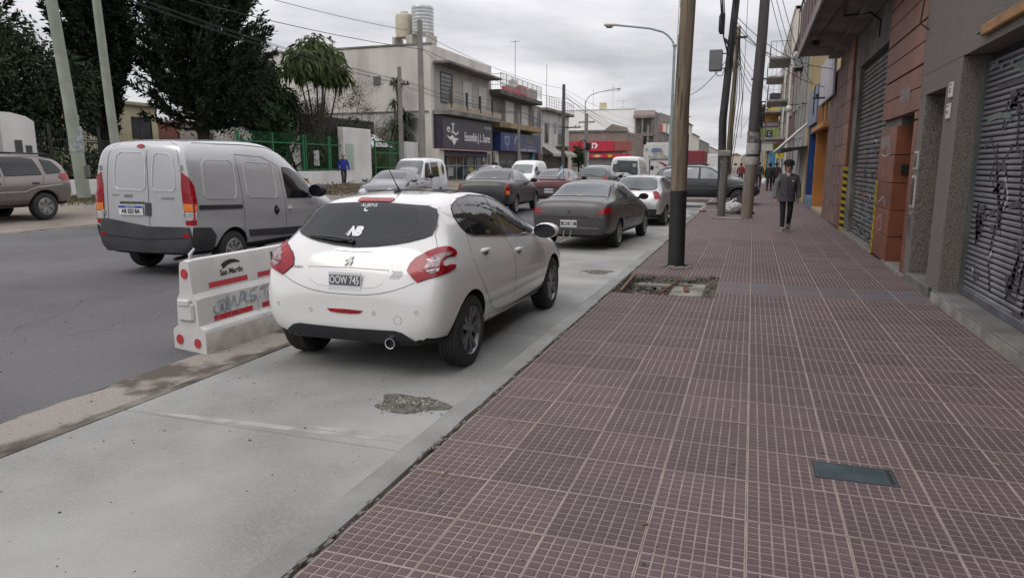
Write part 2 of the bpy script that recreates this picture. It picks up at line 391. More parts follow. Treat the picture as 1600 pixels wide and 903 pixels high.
# hatch plate in the pavement
cv = thing('cover_plate', 'blue-grey metal access plate set in the tiles at lower right', 'access cover', ((COVER[0] + COVER[2]) / 2, (COVER[1] + COVER[3]) / 2, 0), 0.015)
CVM = M('blue_grey_plate', (0.058, 0.088, 0.10), 0.5, (0.035, 0.055, 0.064), 8, metal=0.4, bump=0.1, bscale=120)
MB().bbox(-.178, -.088, -.02, .178, .088, .0035, .003).build('plate', CVM, cv)
fr = MB()
for a in ((-.192, -.102, .192, -.091), (-.192, .091, .192, .102), (-.192, -.091, -.181, .091), (.181, -.091, .192, .091)): fr.box(a[0], a[1], -.02, a[2], a[3], .0015)
fr.build('frame', M('cover_frame', (0.03, 0.035, 0.04), 0.7), cv)
rb = MB()
for i in range(12): rb.box(-.165 + i * .0285, -.075, .003, -.161 + i * .0285, .075, .0052)
rb.build('rib', CVM, cv)
MB().box(.150, -.08, .003, .172, .08, .0045).build('lifting_slot', INK, cv)
mb = MB().bbox(-.30, -.16, -.02, .30, .16, .004, .003).build('cover_plate', M('tile_cover', (0.13, 0.09, 0.09), 0.7, speck=(200, (0.2, 0.17, 0.17), 0.4)), None, (1.17, 12.39, 0))
tag(mb, 'tiled inspection cover flush in the pavement near the red wall', 'access cover')
tag(MB().bbox(-.42, -.10, -.01, .42, .10, .045, .012).build('kerb_slab', KERB, None, (-.62, 21.0, 0), -.06), 'low concrete slab lying in front of the two leaning posts', 'slab')
tag(MB().bbox(-.42, -.10, -.01, .32, .10, .03, .012).build('kerb_slab', KERB, None, (-.9, 24.6, 0), .02), 'flat broken concrete slab by the kerb near the black car', 'slab')
# rubble scraps left on the bay
def heap(name, label, cx, cy, z, rx, ry, n, h, seed):
    r_ = random.Random(seed); t = MB(); m_ = 44; ph = r_.uniform(0, 6); wob = lambda a: 1 + .16 * math.sin(3 * a + ph) + .10 * math.sin(5 * a + 2 * ph) + r_.uniform(-.05, .05); vs = [(cx, cy, z + h)]
    for k in range(1, 5):
        for a in range(m_):
            q = k / 4; th = 2 * PI * a / m_
            vs.append((cx + rx * q * math.cos(th) * wob(th), cy + ry * q * math.sin(th) * wob(th), z + .001 + h * (1 - q) * r_.uniform(.6, 1.1)))
    fs = [(0, 1 + a, 1 + (a + 1) % m_) for a in range(m_)]
    for k in range(3): fs += [(1 + k * m_ + a, 1 + (k + 1) * m_ + a, 1 + (k + 1) * m_ + (a + 1) % m_, 1 + k * m_ + (a + 1) % m_) for a in range(m_)]
    t.add(vs, fs)
    for i in range(n):
        a = r_.uniform(0, 6.28); q = abs(r_.gauss(0, .55)); s = r_.uniform(.002, .008) if r_.random() < .93 else r_.uniform(.008, .014)
        x, y = cx + rx * q * math.cos(a), cy + ry * q * math.sin(a)
        mt = Matrix.Translation((x, y, z + max(0, h * (1 - q)))) @ Matrix.Rotation(r_.uniform(0, 6), 4, 'Z')
        t.mat(1 if r_.random() < .5 else 0).bbox(-s, -s * .8, -s * .4, s, s * .8, s * .8, s * .3, mt)
    return tag(stuff(t.build(name, [M('cement_dirt', (0.155, 0.145, 0.125), 0.95, (0.085, 0.078, 0.066), 14, bump=0.6, bscale=120), M('cement_crumb', (0.34, 0.33, 0.30), 0.95)])), label, 'rubble')
heap('cement_debris', 'small heap of cement crumbs on the concrete just behind the white hatchback', -2.22, 4.20, -.145, .27, .18, 380, .016, 1)
heap('cement_debris', 'thin patch of cement dirt on the bay behind the dark grey saloon', -2.26, 10.75, -.145, .24, .22, 60, .012, 2)
heap('cement_debris', 'dusty scraps by the kerb near the two leaning posts', -1.75, 25.2, -.02, .4, .2, 60, .02, 3)
rb = MB()                                               # grit over asphalt, bay and tiles
for i in range(700):
    z = -.146
    q = rr.random()
    if q < .45: x, y = rr.uniform(-4.0, -1.85), rr.uniform(1.8, 9)
    elif q < .8: x, y = rr.uniform(-7.5, -4.2), rr.uniform(2.5, 9); z = ground_z(x, y) - .004
    else: x, y = rr.uniform(-1.5, 2.0), rr.uniform(1.8, 12); z = -.0005
    s = abs(rr.gauss(0, .0018)) + .001
    rb.mat(0 if rr.random() < .7 else 1).box(x - s, y - s, z - .001, x + s, y + s, z + s)
stuff(rb.build('grit', [M('dark_grit', (0.06, 0.055, 0.05), 0.95), M('pale_grit', (0.4, 0.39, 0.36), 0.95)]))
bpy.data.objects['grit']['kind'] = 'stuff'; tag(bpy.data.objects['grit'], 'fine grit scattered over road, bay and tiles', 'grit')

# worn patches and cracks in the asphalt, dried cement smears on the bay
def blot(b, cx, cy, rx, ry, z, rnd, n=22, ang=0.0):
    pts = []
    for i in range(n):
        a = 2 * PI * i / n; q = rnd.uniform(.72, 1.12); x, y = rx * q * math.cos(a), ry * q * math.sin(a); pts.append((cx + x * math.cos(ang) - y * math.sin(ang), cy + x * math.sin(ang) + y * math.cos(ang)))
    b.add([(x, y, z(x, y)) for x, y in pts] + [(cx, cy, z(cx, cy))], [(i, (i + 1) % n, n) for i in range(n)])
b = MB(); zr = lambda x, y: ground_z(min(x, -4.7), y) + .0035
b = MB()
for k in range(5):
    x, y = rr.uniform(-9.5, -5.0), rr.uniform(3, 7); pts = []; a = rr.uniform(.9, 2.2)
    for i in range(26): pts.append((x, y)); a += rr.uniform(-.45, .45); x += .09 * math.cos(a); y += .09 * math.sin(a)
    vs = []
    for x, y in pts: w_ = rr.uniform(.001, .0028); vs += [(x - w_, y, zr(x, y) - .001), (x + w_, y, zr(x, y) - .001)]
    b.add(vs, [(2 * i, 2 * i + 1, 2 * i + 3, 2 * i + 2) for i in range(25)])
stuff(b.build('road_crack', M('crack_black', (.04, .039, .039), .95), bpy.data.objects['road']))
b = MB(); zb = lambda x, y: -.1440
for (cx, cy, rx, ry, an) in ((-2.9, 3.52, 1.05, .035, .055), (-2.3, 3.62, .4, .04, .1)): blot(b, cx, cy, rx, ry, zb, rr, 26, an)
stuff(b.build('cement_smear', M('dried_cement', (.34, .34, .328), .9, (.25, .25, .24), 5, 8, .4, .6), bay))
b = MB()                                                 # trodden gum and specks of litter on the tiles
for i in range(60): q = rr.uniform(.006, .014); blot(b, rr.uniform(-1.4, 1.95), rr.uniform(2.2, 13), q, q * rr.uniform(.8, 1.3), lambda x, y: .0012, rr, 9)
stuff(b.build('gum_spots', M('gum_dark', (.05, .045, .045), .8), PAVE))
b = MB()
for i in range(26):
    x, y, a = rr.uniform(-1.4, 1.9), rr.uniform(2.3, 14), rr.uniform(0, 3); b.tube([(x, y, .006), (x + .03 * math.cos(a), y + .03 * math.sin(a), .006)], .004, 5)
for i in range(40):
    x, y, q = rr.uniform(-1.5, 2.0), rr.uniform(2.3, 16), rr.uniform(.008, .02); b.add([(x - q, y, .003), (x, y - q * .5, .007), (x + q, y, .004), (x, y + q * .5, .009)], [(0, 1, 2, 3)])
o = stuff(b.build('litter', M('litter_pale', (.33, .28, .2), .9, (.2, .15, .09), 30, island=.4))); tag(o, 'cigarette ends and dry leaf scraps scattered on the pavement tiles', 'litter')
# left pavement and kerb -----------------------------------------------------------
LP = M('far_side_pavement', (0.23, 0.195, 0.165), 0.95, (0.13, 0.105, 0.085), 0.6, 8, bump=0.3, bscale=20, speck=(30, (0.32, 0.29, 0.26), 0.35))
strip('left_pavement', [-60, -30, -23.5, -22.2, -20, -18, -16, -14.95], lambda x, y: ground_z(min(x, -14.71), y) - .004, -4, 400, 0.8, LP)
b = MB(); yy = -4.0
lk = M('left_kerb_stone', (0.20, 0.185, 0.165), 0.9, (0.11, 0.10, 0.09), 3, bump=0.4, bscale=25)
LK = None
y = -4.0; first = True
kb = MB().box(-14.93, -4, -.3, -14.72, 400, .085); LK = struct(kb.build('left_kerb', lk))
km = MB().bbox(-.115, -.49, -.12, .115, .49, .0, .03).mesh('kerb_stone', lk)
for i in range(36):
    o = link('kerb_stone', km, LK, (-14.825, -3.5 + i * 1.0, .125 + rr.uniform(-.008, .008))); o.rotation_euler = (rr.uniform(-.01, .01), 0, rr.uniform(-.01, .01))
# ================================================================== VEHICLE BUILDERS
class Car:
    """local axes: y forward from the rear axle, x right, z up from the ground"""
    def __init__(s, name, label, cat, loc, rot, paint_m, st, wheels, group=None, roof=None, sub=2, arch=True, under=0.30, mouth=None):
        s.root = thing(name, label, cat, loc, rot, group)
        s.paint = paint_m
        b = bmesh.new(); rings = []
        for (y, zb, zs, zt, wl, wb, ws, wr) in st:
            e = min(0.075, (zt - zs) * .35 + .01)
            half = [(0, zb), (wl * .7, zb), (wl, zb + .02), (wb, zb + .36 * (zs - zb)), (wb, zb + .76 * (zs - zb)), (ws + .004, zs), (ws * .5 + wr * .5 + .018, zs + (zt - e - zs) * .52),
                    (wr, zt - e), (wr * .8, zt - .018), (0, zt)]
            pts = [(x, z) for x, z in half] + [(-x, z) for x, z in half[-2:0:-1]]
            rings.append([b.verts.new((x, y, z)) for x, z in pts])
        n = len(rings[0])
        for i in range(len(rings) - 1):
            for j in range(n):
                b.faces.new((rings[i][j], rings[i][(j + 1) % n], rings[i + 1][(j + 1) % n], rings[i + 1][j]))
        h = 10
        for r_, fl in ((rings[0], False), (rings[-1], True)):
            for i in range(0, h - 1):
                a, c_ = r_[i], r_[i + 1]; d, e_ = r_[(n - i - 1) % n], r_[(n - i) % n]
                if i == 0: f = (r_[0], r_[1], r_[n - 1])
                elif i == h - 2: f = (r_[i], r_[i + 1], r_[n - i])
                else: f = (r_[i], r_[i + 1], r_[n - i - 1], r_[n - i])
                b.faces.new(f if fl else f[::-1])
        bmesh.ops.recalc_face_normals(b, faces=b.faces[:])
        me = bpy.data.meshes.new('body'); b.to_mesh(me); b.free()
        o = bpy.data.objects.new('tmp', me); COL.objects.link(o)
        md = o.modifiers.new('s', 'SUBSURF'); md.levels = sub; md.render_levels = sub
        full = eval_mods(o)
        s.full = full
        s.bvh = BVHTree.FromPolygons([v.co.copy() for v in full.vertices], [tuple(p.vertices) for p in full.polygons])
        o.modifiers.clear(); o.data = full
        cut = None
        wy = [w[0] for w in wheels]; s.wheels = wheels
        if arch:
            c = MB()
            for (y, r_, ra, track, tw) in wheels:
                for sg in (-1, 1):
                    xa, xb = (track / 2 - tw * .5 - .10), 1.35
                    if sg < 0: xa, xb = -xb, -xa
                    c.lathe([(0, xa), (ra, xa), (ra, xb), (0, xb)], 40, (0, y, r_), 'x')
            cme = c.mesh('cut', DARK)
            cb = bmesh.new(); cb.from_mesh(cme); bmesh.ops.remove_doubles(cb, verts=cb.verts[:], dist=1e-5); bmesh.ops.recalc_face_normals(cb, faces=cb.faces[:]); cb.to_mesh(cme); cb.free()
            co = bpy.data.objects.new('cut', cme); COL.objects.link(co)
            mo = o.modifiers.new('b', 'BOOLEAN'); mo.operation = 'DIFFERENCE'; mo.object = co; mo.solver = 'EXACT'
            me = eval_mods(o); bpy.data.objects.remove(co)
        else: me = full.copy()
        bpy.data.objects.remove(o)
        me.materials.clear(); me.materials.append(paint_m); me.materials.append(DARK); me.materials.append(roof or paint_m)
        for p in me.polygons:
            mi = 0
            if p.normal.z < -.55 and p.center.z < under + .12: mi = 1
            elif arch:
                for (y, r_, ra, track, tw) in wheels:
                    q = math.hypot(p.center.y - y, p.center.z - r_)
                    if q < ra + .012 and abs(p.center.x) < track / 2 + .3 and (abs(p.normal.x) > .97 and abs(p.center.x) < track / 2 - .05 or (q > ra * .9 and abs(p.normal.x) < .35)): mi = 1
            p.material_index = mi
        shade(me, 40)
        s.body = link('body', me, s.root)
    def cast(s, view, u, v, sd=1, base=None):
        if view == 'rear': o, d = Vector((u, -6, v)), Vector((0, 1, 0))
        elif view == 'front': o, d = Vector((u, 12, v)), Vector((0, -1, 0))
        elif view == 'side': o, d = Vector((sd * 4, u, v)), Vector((-sd, 0, 0))
        elif view == 'corner': o, d = Vector((sd * u, u, 0)) * .70711 + Vector((sd, -1, 0)) * 5 + Vector((0, 0, v)), Vector((-sd, 1, 0)) * .70711
        else: o, d = Vector((u, v, 6)), Vector((0, 0, -1))
        hit, nrm, i, dist = s.bvh.ray_cast(o, d)
        if hit is None:
            hit, nrm, i, dist = s.bvh.find_nearest(o + d * 5)
        return hit, nrm
    def patch(s, name, m, view, outline, off=.004, res=.06, sd=1, parent=None, skirt=True, smooth=50):
        """a panel lying on the body: outline drawn in side / rear / front / top view"""
        b = bmesh.new()
        f = b.faces.new([b.verts.new((u, v, 0)) for u, v in outline])
        us = [p[0] for p in outline]; vs = [p[1] for p in outline]
        bmesh.ops.triangulate(b, faces=b.faces[:])
        for lo, hi, ax in ((min(us), max(us), 0), (min(vs), max(vs), 1)):
            k = max(1, int((hi - lo) / res))
            for i in range(1, k):
                pc = [0, 0, 0]; pc[ax] = lo + (hi - lo) * i / k; no = [0, 0, 0]; no[ax] = 1
                bmesh.ops.bisect_plane(b, geom=b.verts[:] + b.edges[:] + b.faces[:], plane_co=pc, plane_no=no)
        bmesh.ops.dissolve_degenerate(b, edges=b.edges[:], dist=1e-5)
        b.verts.ensure_lookup_table()
        low = {}
        for v in b.verts:
            h, nr = s.cast(view, v.co.x, v.co.y, sd); v.co = h + nr * off; low[v] = h - nr * .003
        b.faces.ensure_lookup_table()
        c = sum((f_.normal * 1 for f_ in b.faces), Vector())
        b.normal_update(); c = sum((f_.normal for f_ in b.faces), Vector())
        want = {'rear': Vector((0, -1, 0)), 'front': Vector((0, 1, 0)), 'side': Vector((sd, 0, 0)), 'top': Vector((0, 0, 1)), 'corner': Vector((sd, -1, 0))}[view]
        if c.dot(want) < 0: bmesh.ops.reverse_faces(b, faces=b.faces[:])
        if skirt:
            for e in [e for e in b.edges if e.is_boundary]:
                v1, v2 = e.verts; l1, l2 = b.verts.new(low[v1]), b.verts.new(low[v2])
                lf = e.link_loops[0]; a_, b_ = lf.vert, lf.link_loop_next.vert
                la, lb = (l1, l2) if a_ is v1 else (l2, l1)
                b.faces.new((b_, a_, la, lb))
        me = bpy.data.meshes.new(name); b.to_mesh(me); b.free(); me.materials.append(m); shade(me, smooth)
        return link(name, me, parent or s.root)
    def line(s, name, m, view, pts, w=.006, off=.0015, sd=1, parent=None, closed=False, res=.06):
        """thin strip along a line drawn on the body (shut lines, trims)"""
        P = []
        for i in range(len(pts) - 1 + (1 if closed else 0)):
            a, c = pts[i], pts[(i + 1) % len(pts)]; L = math.hypot(c[0] - a[0], c[1] - a[1]); k = max(1, int(L / res))
            for j in range(k): P.append((a[0] + (c[0] - a[0]) * j / k, a[1] + (c[1] - a[1]) * j / k))
        if not closed: P.append(pts[-1])
        Q = []; Nn = []
        for u, v in P:
            h, nr = s.cast(view, u, v, sd); Q.append(h); Nn.append(nr)
        b = MB(); vs = []
        n = len(Q)
        for i in range(n):
            d = (Q[(i + 1) % n if closed else min(i + 1, n - 1)] - Q[(i - 1) % n if closed else max(i - 1, 0)]).normalized()
            t = d.cross(Nn[i]).normalized() * (w / 2)
            vs += [Q[i] + Nn[i] * -.002 + t, Q[i] + Nn[i] * off + t * .8, Q[i] + Nn[i] * off - t * .8, Q[i] - Nn[i] * .002 - t]
        fs = []
        for i in range(n if closed else n - 1):
            a = i * 4; c = ((i + 1) % n) * 4
            for k in range(3): fs.append((a + k, a + k + 1, c + k + 1, c + k))
        b.add(vs, fs); return b.build(name, m, parent or s.root, smooth=60)
    def wheel(s, rim_m, spokes=5, style='alloy', only=None, tyre_r=None):
        for (y, r_, ra, track, tw) in s.wheels:
            for sg in (-1, 1):
                key = ('wheel', round(r_, 3), round(tw, 3), spokes, style, rim_m.name)
                if key not in MATS:
                    MATS[key] = wheel_meshes(r_, tw, rim_m, spokes, style)
                tm, rm = MATS[key]
                o = link('wheel', tm, s.root, (sg * track / 2, y, r_)); o.rotation_euler = (R.uniform(0, 1.2) if False else .3 * y, 0, 0 if sg > 0 else PI)
                link('rim', rm, o)
    def text(s, txt, size, m, view, c, sd=1, sx=1.0, shear=0.0, parent=None, off=.003, name='lettering', spacing=1.0, rot=0.0, offset=0.0):
        me = text_mesh(txt, size, 0.0, shear=shear, spacing=spacing, offset=offset); cr, sr = math.cos(rot), math.sin(rot)
        b = bmesh.new(); b.from_mesh(me); bmesh.ops.triangulate(b, faces=b.faces[:])
        flip = (view == 'front') or (view == 'side' and sd < 0)
        for v in b.verts:
            x, y = v.co.x * sx, v.co.y; x, y = x * cr - y * sr, x * sr + y * cr
            u = c[0] + (-x if flip else x)
            h, nr = s.cast(view, u, c[1] + y, sd); v.co = h + nr * off
        b.normal_update(); b.to_mesh(me); b.free(); me.materials.clear(); me.materials.append(m)
        return link(name, me, parent or s.root)
    def plate(s, view, c, txt, style, w=.40, h=.13, tilt=0.0, off=.012):
        hit, nr = s.cast(view, c[0], c[1]); sgn = -1 if view == 'rear' else 1
        y = hit.y + sgn * off
        mt = Matrix.Translation((c[0], y, c[1])) @ Matrix.Rotation(tilt, 4, 'X')
        xd = 1 if view == 'rear' else -1
        p = MB()
        if style == 'new':
            p.mat(0).bbox(-w / 2, -.004, -h / 2, w / 2, .004, h / 2, .003, mt)
            p.mat(1).box(-w / 2 + .004, sgn * .0055 - .001, h / 2 - .034, w / 2 - .004, sgn * .0055 + .001, h / 2 - .004, mt)
            o = p.build('licence_plate', [PLW, PLBLUE], s.root)
            lettering(txt, .078, INK, mt @ frame_mtx((0, sgn * .0065, -.014), (xd, 0, 0), (0, 0, 1)), o, sx=.86, offset=.0015)
            lettering('REPUBLICA ARGENTINA', .015, WHITEP, mt @ frame_mtx((0, sgn * .0075, h / 2 - .019), (xd, 0, 0), (0, 0, 1)), o)
        else:
            p.mat(0).bbox(-w / 2, -.004, -h / 2, w / 2, .004, h / 2, .004, mt)
            p.mat(1).box(-w / 2 + .012, sgn * .0055 - .001, -h / 2 + .046, w / 2 - .008, sgn * .0055 + .001, h / 2 - .026, mt)
            o = p.build('licence_plate', [PLW, PLB], s.root)
            lettering(txt, .086, WHITEP, mt @ frame_mtx((0, sgn * .0075, .009), (xd, 0, 0), (0, 0, 1)), o, sx=.70, offset=.0012)
        return o
    def mirror(s, y, z, x, m, sz=(.10, .10, .085), side=(1, -1)):
        for sd in side:
            b = MB(); k = 12; vs = []
            b.lathe([(.001, -sz[1]), (sz[2] * .75, -sz[1] * .8), (sz[2], -sz[1] * .1), (sz[2] * .95, sz[1] * .4), (sz[2] * .5, sz[1] * .95), (.001, sz[1])][::-1], 14, (0, 0, 0), 'y')
            for i, v in enumerate(b.v): b.v[i] = (v[0] * sz[0] / sz[2] * 1.15 + sd * x, v[1] * .75 + y, v[2] + z)
            b.tube([(sd * (x - .16), y + .03, z - .04), (sd * (x - .06), y + .02, z - .02)], .025, 8)
            o = b.build('wing_mirror', m, s.root, smooth=60)
            g = MB(); g.lathe([(.0005, 0), (sz[2] * .90, 0)], 14, (0, 0, 0), 'y')
            for i, v in enumerate(g.v): g.v[i] = (v[0] * sz[0] / sz[2] * 1.1 + sd * x, -sz[1] * .75 * .98 + y - .012, v[2] + z)
            g.build('mirror_glass', GLASS, o)
    def handle(s, y, z, m, sd=1, w=.17, h=.035):
        hit, nr = s.cast('side', y, z, sd); b = MB()
        b.bbox(-.02, -w / 2, -h / 2, .028, w / 2, h / 2, .012)
        for i, v in enumerate(b.v): b.v[i] = (hit.x + sd * v[0], y + v[1], z + v[2])
        return b.build('door_handle', m, s.root, smooth=60)
def wheel_meshes(r, tw, rim_m, spokes, style):
    h = tw / 2; rr_ = r * (.66 if style == 'alloy' else .62)
    t = MB()
    prof = [(rr_, -h * .8), (rr_ + .012, -h), (r * .88, -h * 1.02), (r * .965, -h * .9), (r * .99, -h * .72)]
    for k in range(5):
        x0 = -h * .70 + k * h * .30; prof += [(r, x0), (r, x0 + h * .20), (r * .975, x0 + h * .215), (r * .975, x0 + h * .285)]
    prof += [(r * .99, h * .72), (r * .965, h * .9), (r * .88, h * 1.02), (rr_ + .012, h), (rr_, h * .8)]
    t.lathe(prof, 40, (0, 0, 0), 'x')
    tm = t.mesh('wheel', RUBBER); shade(tm, 32)
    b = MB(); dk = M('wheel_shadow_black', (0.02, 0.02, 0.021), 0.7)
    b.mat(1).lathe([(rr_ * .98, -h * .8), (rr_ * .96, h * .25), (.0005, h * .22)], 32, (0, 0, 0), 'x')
    b.mat(0).lathe([(rr_ * .985, h * .80), (rr_ * 1.02, h * 1.0), (rr_ * .99, h * 1.03), (rr_ * .93, h * .86), (rr_ * .90, h * .45)], 36, (0, 0, 0), 'x')
    if style == 'alloy':
        for i in range(spokes):
            for o_ in (-.16, .16):
                a0 = 2 * PI * i / spokes + o_ * .55; a1 = 2 * PI * i / spokes + o_ * 1.45; w0, w1 = .026, .030
                p0 = Vector((0, math.cos(a0), math.sin(a0))) * rr_ * .16; p1 = Vector((0, math.cos(a1), math.sin(a1))) * rr_ * .95
                d = (p1 - p0).normalized(); q = Vector((1, 0, 0)).cross(d)
                xo, xi = h * .80, h * .62
                vs = []
                for p, w_, xx in ((p0, w0, xo), ((p0 + p1) / 2, (w0 + w1) / 2, xo * 1.02), (p1, w1, h * .92)):
                    vs += [p + q * w_ + Vector((xx - .045, 0, 0)), p + q * w_ * .7 + Vector((xx, 0, 0)), p - q * w_ * .7 + Vector((xx, 0, 0)), p - q * w_ + Vector((xx - .045, 0, 0))]
                b.mat(0).add(vs, [(k * 4 + j, k * 4 + j + 1, k * 4 + 5 + j, k * 4 + 4 + j) for k in range(2) for j in range(3)] + [(0, 3, 2, 1), (8, 9, 10, 11)])
        b.lathe([(rr_ * .24, h * .55), (rr_ * .22, h * .84), (rr_ * .10, h * .86)], 20, (0, 0, 0), 'x'); b.lathe([(rr_ * .10, h * .862), (.0005, h * .88)], 16, (0, 0, 0), 'x')
    else:                                                # pressed hubcap with slots
        b.mat(0).lathe([(rr_ * .93, h * .86), (rr_ * .80, h * .98), (rr_ * .62, h * 1.0), (rr_ * .30, h * .78), (.0005, h * .74)], 36, (0, 0, 0), 'x')
        for i in range(spokes):
            a = 2 * PI * i / spokes; q = Matrix.Rotation(a, 4, 'X')
            rr1, rr2 = rr_ * .40, rr_ * .82
            vs = [q @ Vector((h * (.90 if z < rr_ * .5 else 1.0) + .003, y, z)) for y, z in ((-.012, rr1), (.012, rr1), (.034, rr2), (-.034, rr2))]
            b.mat(1).add(vs, [(0, 1, 2, 3)])
    rm = b.mesh('rim', [rim_m, dk]); shade(rm, 35)
    return tm, rm
def circ(cx, cy, rx, ry, n=14): return [(cx + rx * math.cos(2 * PI * i / n), cy + ry * math.sin(2 * PI * i / n)) for i in range(n)]
def mir(pts): return [(-u, v) for u, v in pts][::-1]
# ------------------------------------------------------------------ white hatchback
WHITE = paint('pearl_white_paint', (0.70, 0.69, 0.675), 0.16, coat=1.0, dirt=0.03)
st = [(-.605, .44, .58, .66, .42, .52, .50, .40), (-.595, .36, .62, .73, .56, .665, .64, .50), (-.56, .30, .70, .83, .66, .76, .72, .58), (-.50, .27, .84, .95, .72, .815, .77, .63), (-.42, .25, .96, 1.05, .75, .845, .785, .65),
      (-.33, .24, 1.0, 1.14, .77, .86, .785, .635), (-.16, .23, 1.02, 1.32, .78, .867, .785, .60), (-.08, .23, 1.02, 1.395, .78, .868, .785, .585), (.04, .23, 1.02, 1.425, .79, .869, .785, .575), (.35, .22, 1.015, 1.455, .79, .87, .785, .57),
      (.8, .21, 1.0, 1.468, .80, .87, .78, .575), (1.25, .21, .985, 1.445, .80, .87, .775, .565), (1.65, .21, .97, 1.36, .80, .87, .77, .56), (2.0, .21, .955, 1.21, .80, .87, .765, .58),
      (2.35, .21, .935, 1.045, .80, .868, .755, .62), (2.7, .22, .88, .965, .80, .865, .735, .60), (3.0, .24, .78, .87, .77, .84, .70, .53), (3.2, .28, .66, .75, .68, .76, .62, .45), (3.32, .34, .54, .62, .56, .64, .54, .36), (3.36, .40, .50, .54, .44, .5, .44, .28)]
HATCH_LOC, HATCH_ROT = (-3.02, 5.25, -.148), 0.003
hc = Car('hatchback', 'white five-door hatchback with tinted windows parked nearest in the new bay', 'car', HATCH_LOC, HATCH_ROT, WHITE, st,
         [(0, .31, .352, 1.50, .195), (2.538, .31, .352, 1.50, .195)], sub=2)
hw = [(0, 1.027), (.2, 1.040), (.36, 1.06), (.47, 1.08), (.575, 1.109), (.625, 1.132), (.628, 1.19), (.60, 1.275), (.565, 1.322), (.50, 1.347), (.2, 1.366), (0, 1.369)]
def sym(h): return h + [(-u, v) for u, v in h[::-1] if abs(u) > 1e-6]
hc.wheel(ALLOY, 5, 'alloy')
rg = hc.patch('rear_window', GLASS, 'rear', sym(hw), .009, .022)
hc.line('window_heater_line', M('heater_line', (0.035, 0.037, 0.04), 0.4), 'rear', [(-.5, 1.30), (-.52, 1.14), (-.3, 1.085), (.2, 1.085), (.47, 1.14), (.51, 1.22), (.44, 1.31), (.2, 1.345)], .006, .0105, parent=rg)
hc.text('ALBENS', .036, WHITEP, 'rear', (-.018, 1.343), sx=1.25, parent=rg, off=.0135, name='sticker')
mb = MB(); a0 = [(-.025 + .026 * math.cos(t), 1.312 + .017 * math.sin(t)) for t in [PI * .35 + i * (PI * 1.35) / 10 for i in range(11)]]
a1 = [(-.019 + .021 * math.cos(t), 1.316 + .012 * math.sin(t)) for t in [PI * 1.70 - i * (PI * 1.35) / 10 for i in range(11)]]
hc.patch('crescent_sticker', WHITEP, 'rear', a0 + a1, .0135, .02, parent=rg, skirt=False)
hc.text('NB', .092, WHITEP, 'rear', (-.045, 1.14), sx=.95, shear=.25, parent=rg, off=.0135, name='sticker', offset=.006)
for i in range(3): hc.line('sticker', WHITEP, 'rear', [(-.125 + i * .012, 1.122 + i * .016), (-.09 + i * .008, 1.122 + i * .016)], .008, .0135, parent=rg)
# wiper
h0, n0 = hc.cast('rear', -.03, 1.065); h1, n1 = hc.cast('rear', -.455, 1.09)
wb_ = MB(); wb_.tube([h0 + n0 * .03, h0 * .6 + h1 * .4 + n0 * .045, h1 + n1 * .022], [.016, .013, .006], 8); wb_.tube([h0 - n0 * .01, h0 + n0 * .035], .024, 10)
wb_.tube([h0 * .8 + h1 * .2 + n0 * .012 + Vector((0, 0, -.012)), h1 + n1 * .010 + Vector((0, 0, -.006))], .007, 6)
wb_.build('rear_wiper', BLACKP, hc.root, smooth=60)
# light clusters
TLC = [(0.0, 0.873), (.018, .905), (.034, .929), (.081, .971), (.171, 1.016), (.246, 1.039), (.32, 1.047), (.375, 1.036), (.415, 1.012), (.432, .985), (.40, .968), (.34, .975), (.294, .968), (.255, .945), (.252, .918), (.28, .908), (.327, .914), (.375, .907), (.385, .893), (.365, .880), (.29, .862), (.208, .845), (.124, .820), (.052, .793), (.028, .823), (.010, .855)]
CLC = [(.121, .903), (.145, .929), (.164, .962), (.20, .984), (.26, .998), (.334, 1.006), (.375, .998), (.35, .983), (.285, .972), (.245, .956), (.224, .93), (.222, .905), (.206, .875), (.152, .851), (.126, .875)]
RDK = M('dark_red_lens', (0.20, 0.004, 0.008), 0.15, coat=0.7)
CLR2 = M('tinted_clear_lens', (.40, .30, .31), .12, (.16, .09, .10), 26, coat=.5, metal=.2)
for sd in (1, -1):
    tl = hc.patch('tail_light', REDL, 'corner', TLC, .012, .04, sd=sd)
    hc.line('light_gasket', INK, 'corner', TLC, .007, .0045, sd=sd, parent=tl, closed=True, res=.03)
    hc.patch('reversing_lens', CLR2, 'corner', CLC, .0155, .03, sd=sd, parent=tl)
    hc.patch('lens_band', RDK, 'corner', [(.10, .884), (.125, .898), (.20, .905), (.228, .915), (.22, .90), (.13, .885)], .018, .03, sd=sd, parent=tl)
    hc.line('lens_divider', MATS['chrome'], 'corner', [(.15, .955), (.205, .945), (.235, .962)], .006, .017, sd=sd, parent=tl)
    hc.line('lens_divider', MATS['chrome'], 'corner', [(.128, .87), (.17, .885), (.215, .89)], .006, .017, sd=sd, parent=tl)
sp = hc.patch('brake_light', REDL, 'rear', [(-.165, 1.379), (-.14, 1.374), (.14, 1.374), (.165, 1.379), (.165, 1.397), (.15, 1.402), (-.15, 1.402), (-.165, 1.397)], .012, .03)
hc.line('spoiler_lip', M('spoiler_shadow_gap', (0.25, 0.24, 0.235), 0.5), 'rear', sym([(0, 1.371), (.2, 1.368), (.5, 1.352), (.57, 1.33)])[0:4], .010, .003)
hc.line('spoiler_lip', MATS['spoiler_shadow_gap'], 'rear', [(0, 1.371), (-.2, 1.368), (-.5, 1.352), (-.57, 1.33)], .010, .003)
SEAM = M('panel_gap', (0.03, 0.03, 0.03), 0.8)
def mirl(l): return [(-u, v) for u, v in l]
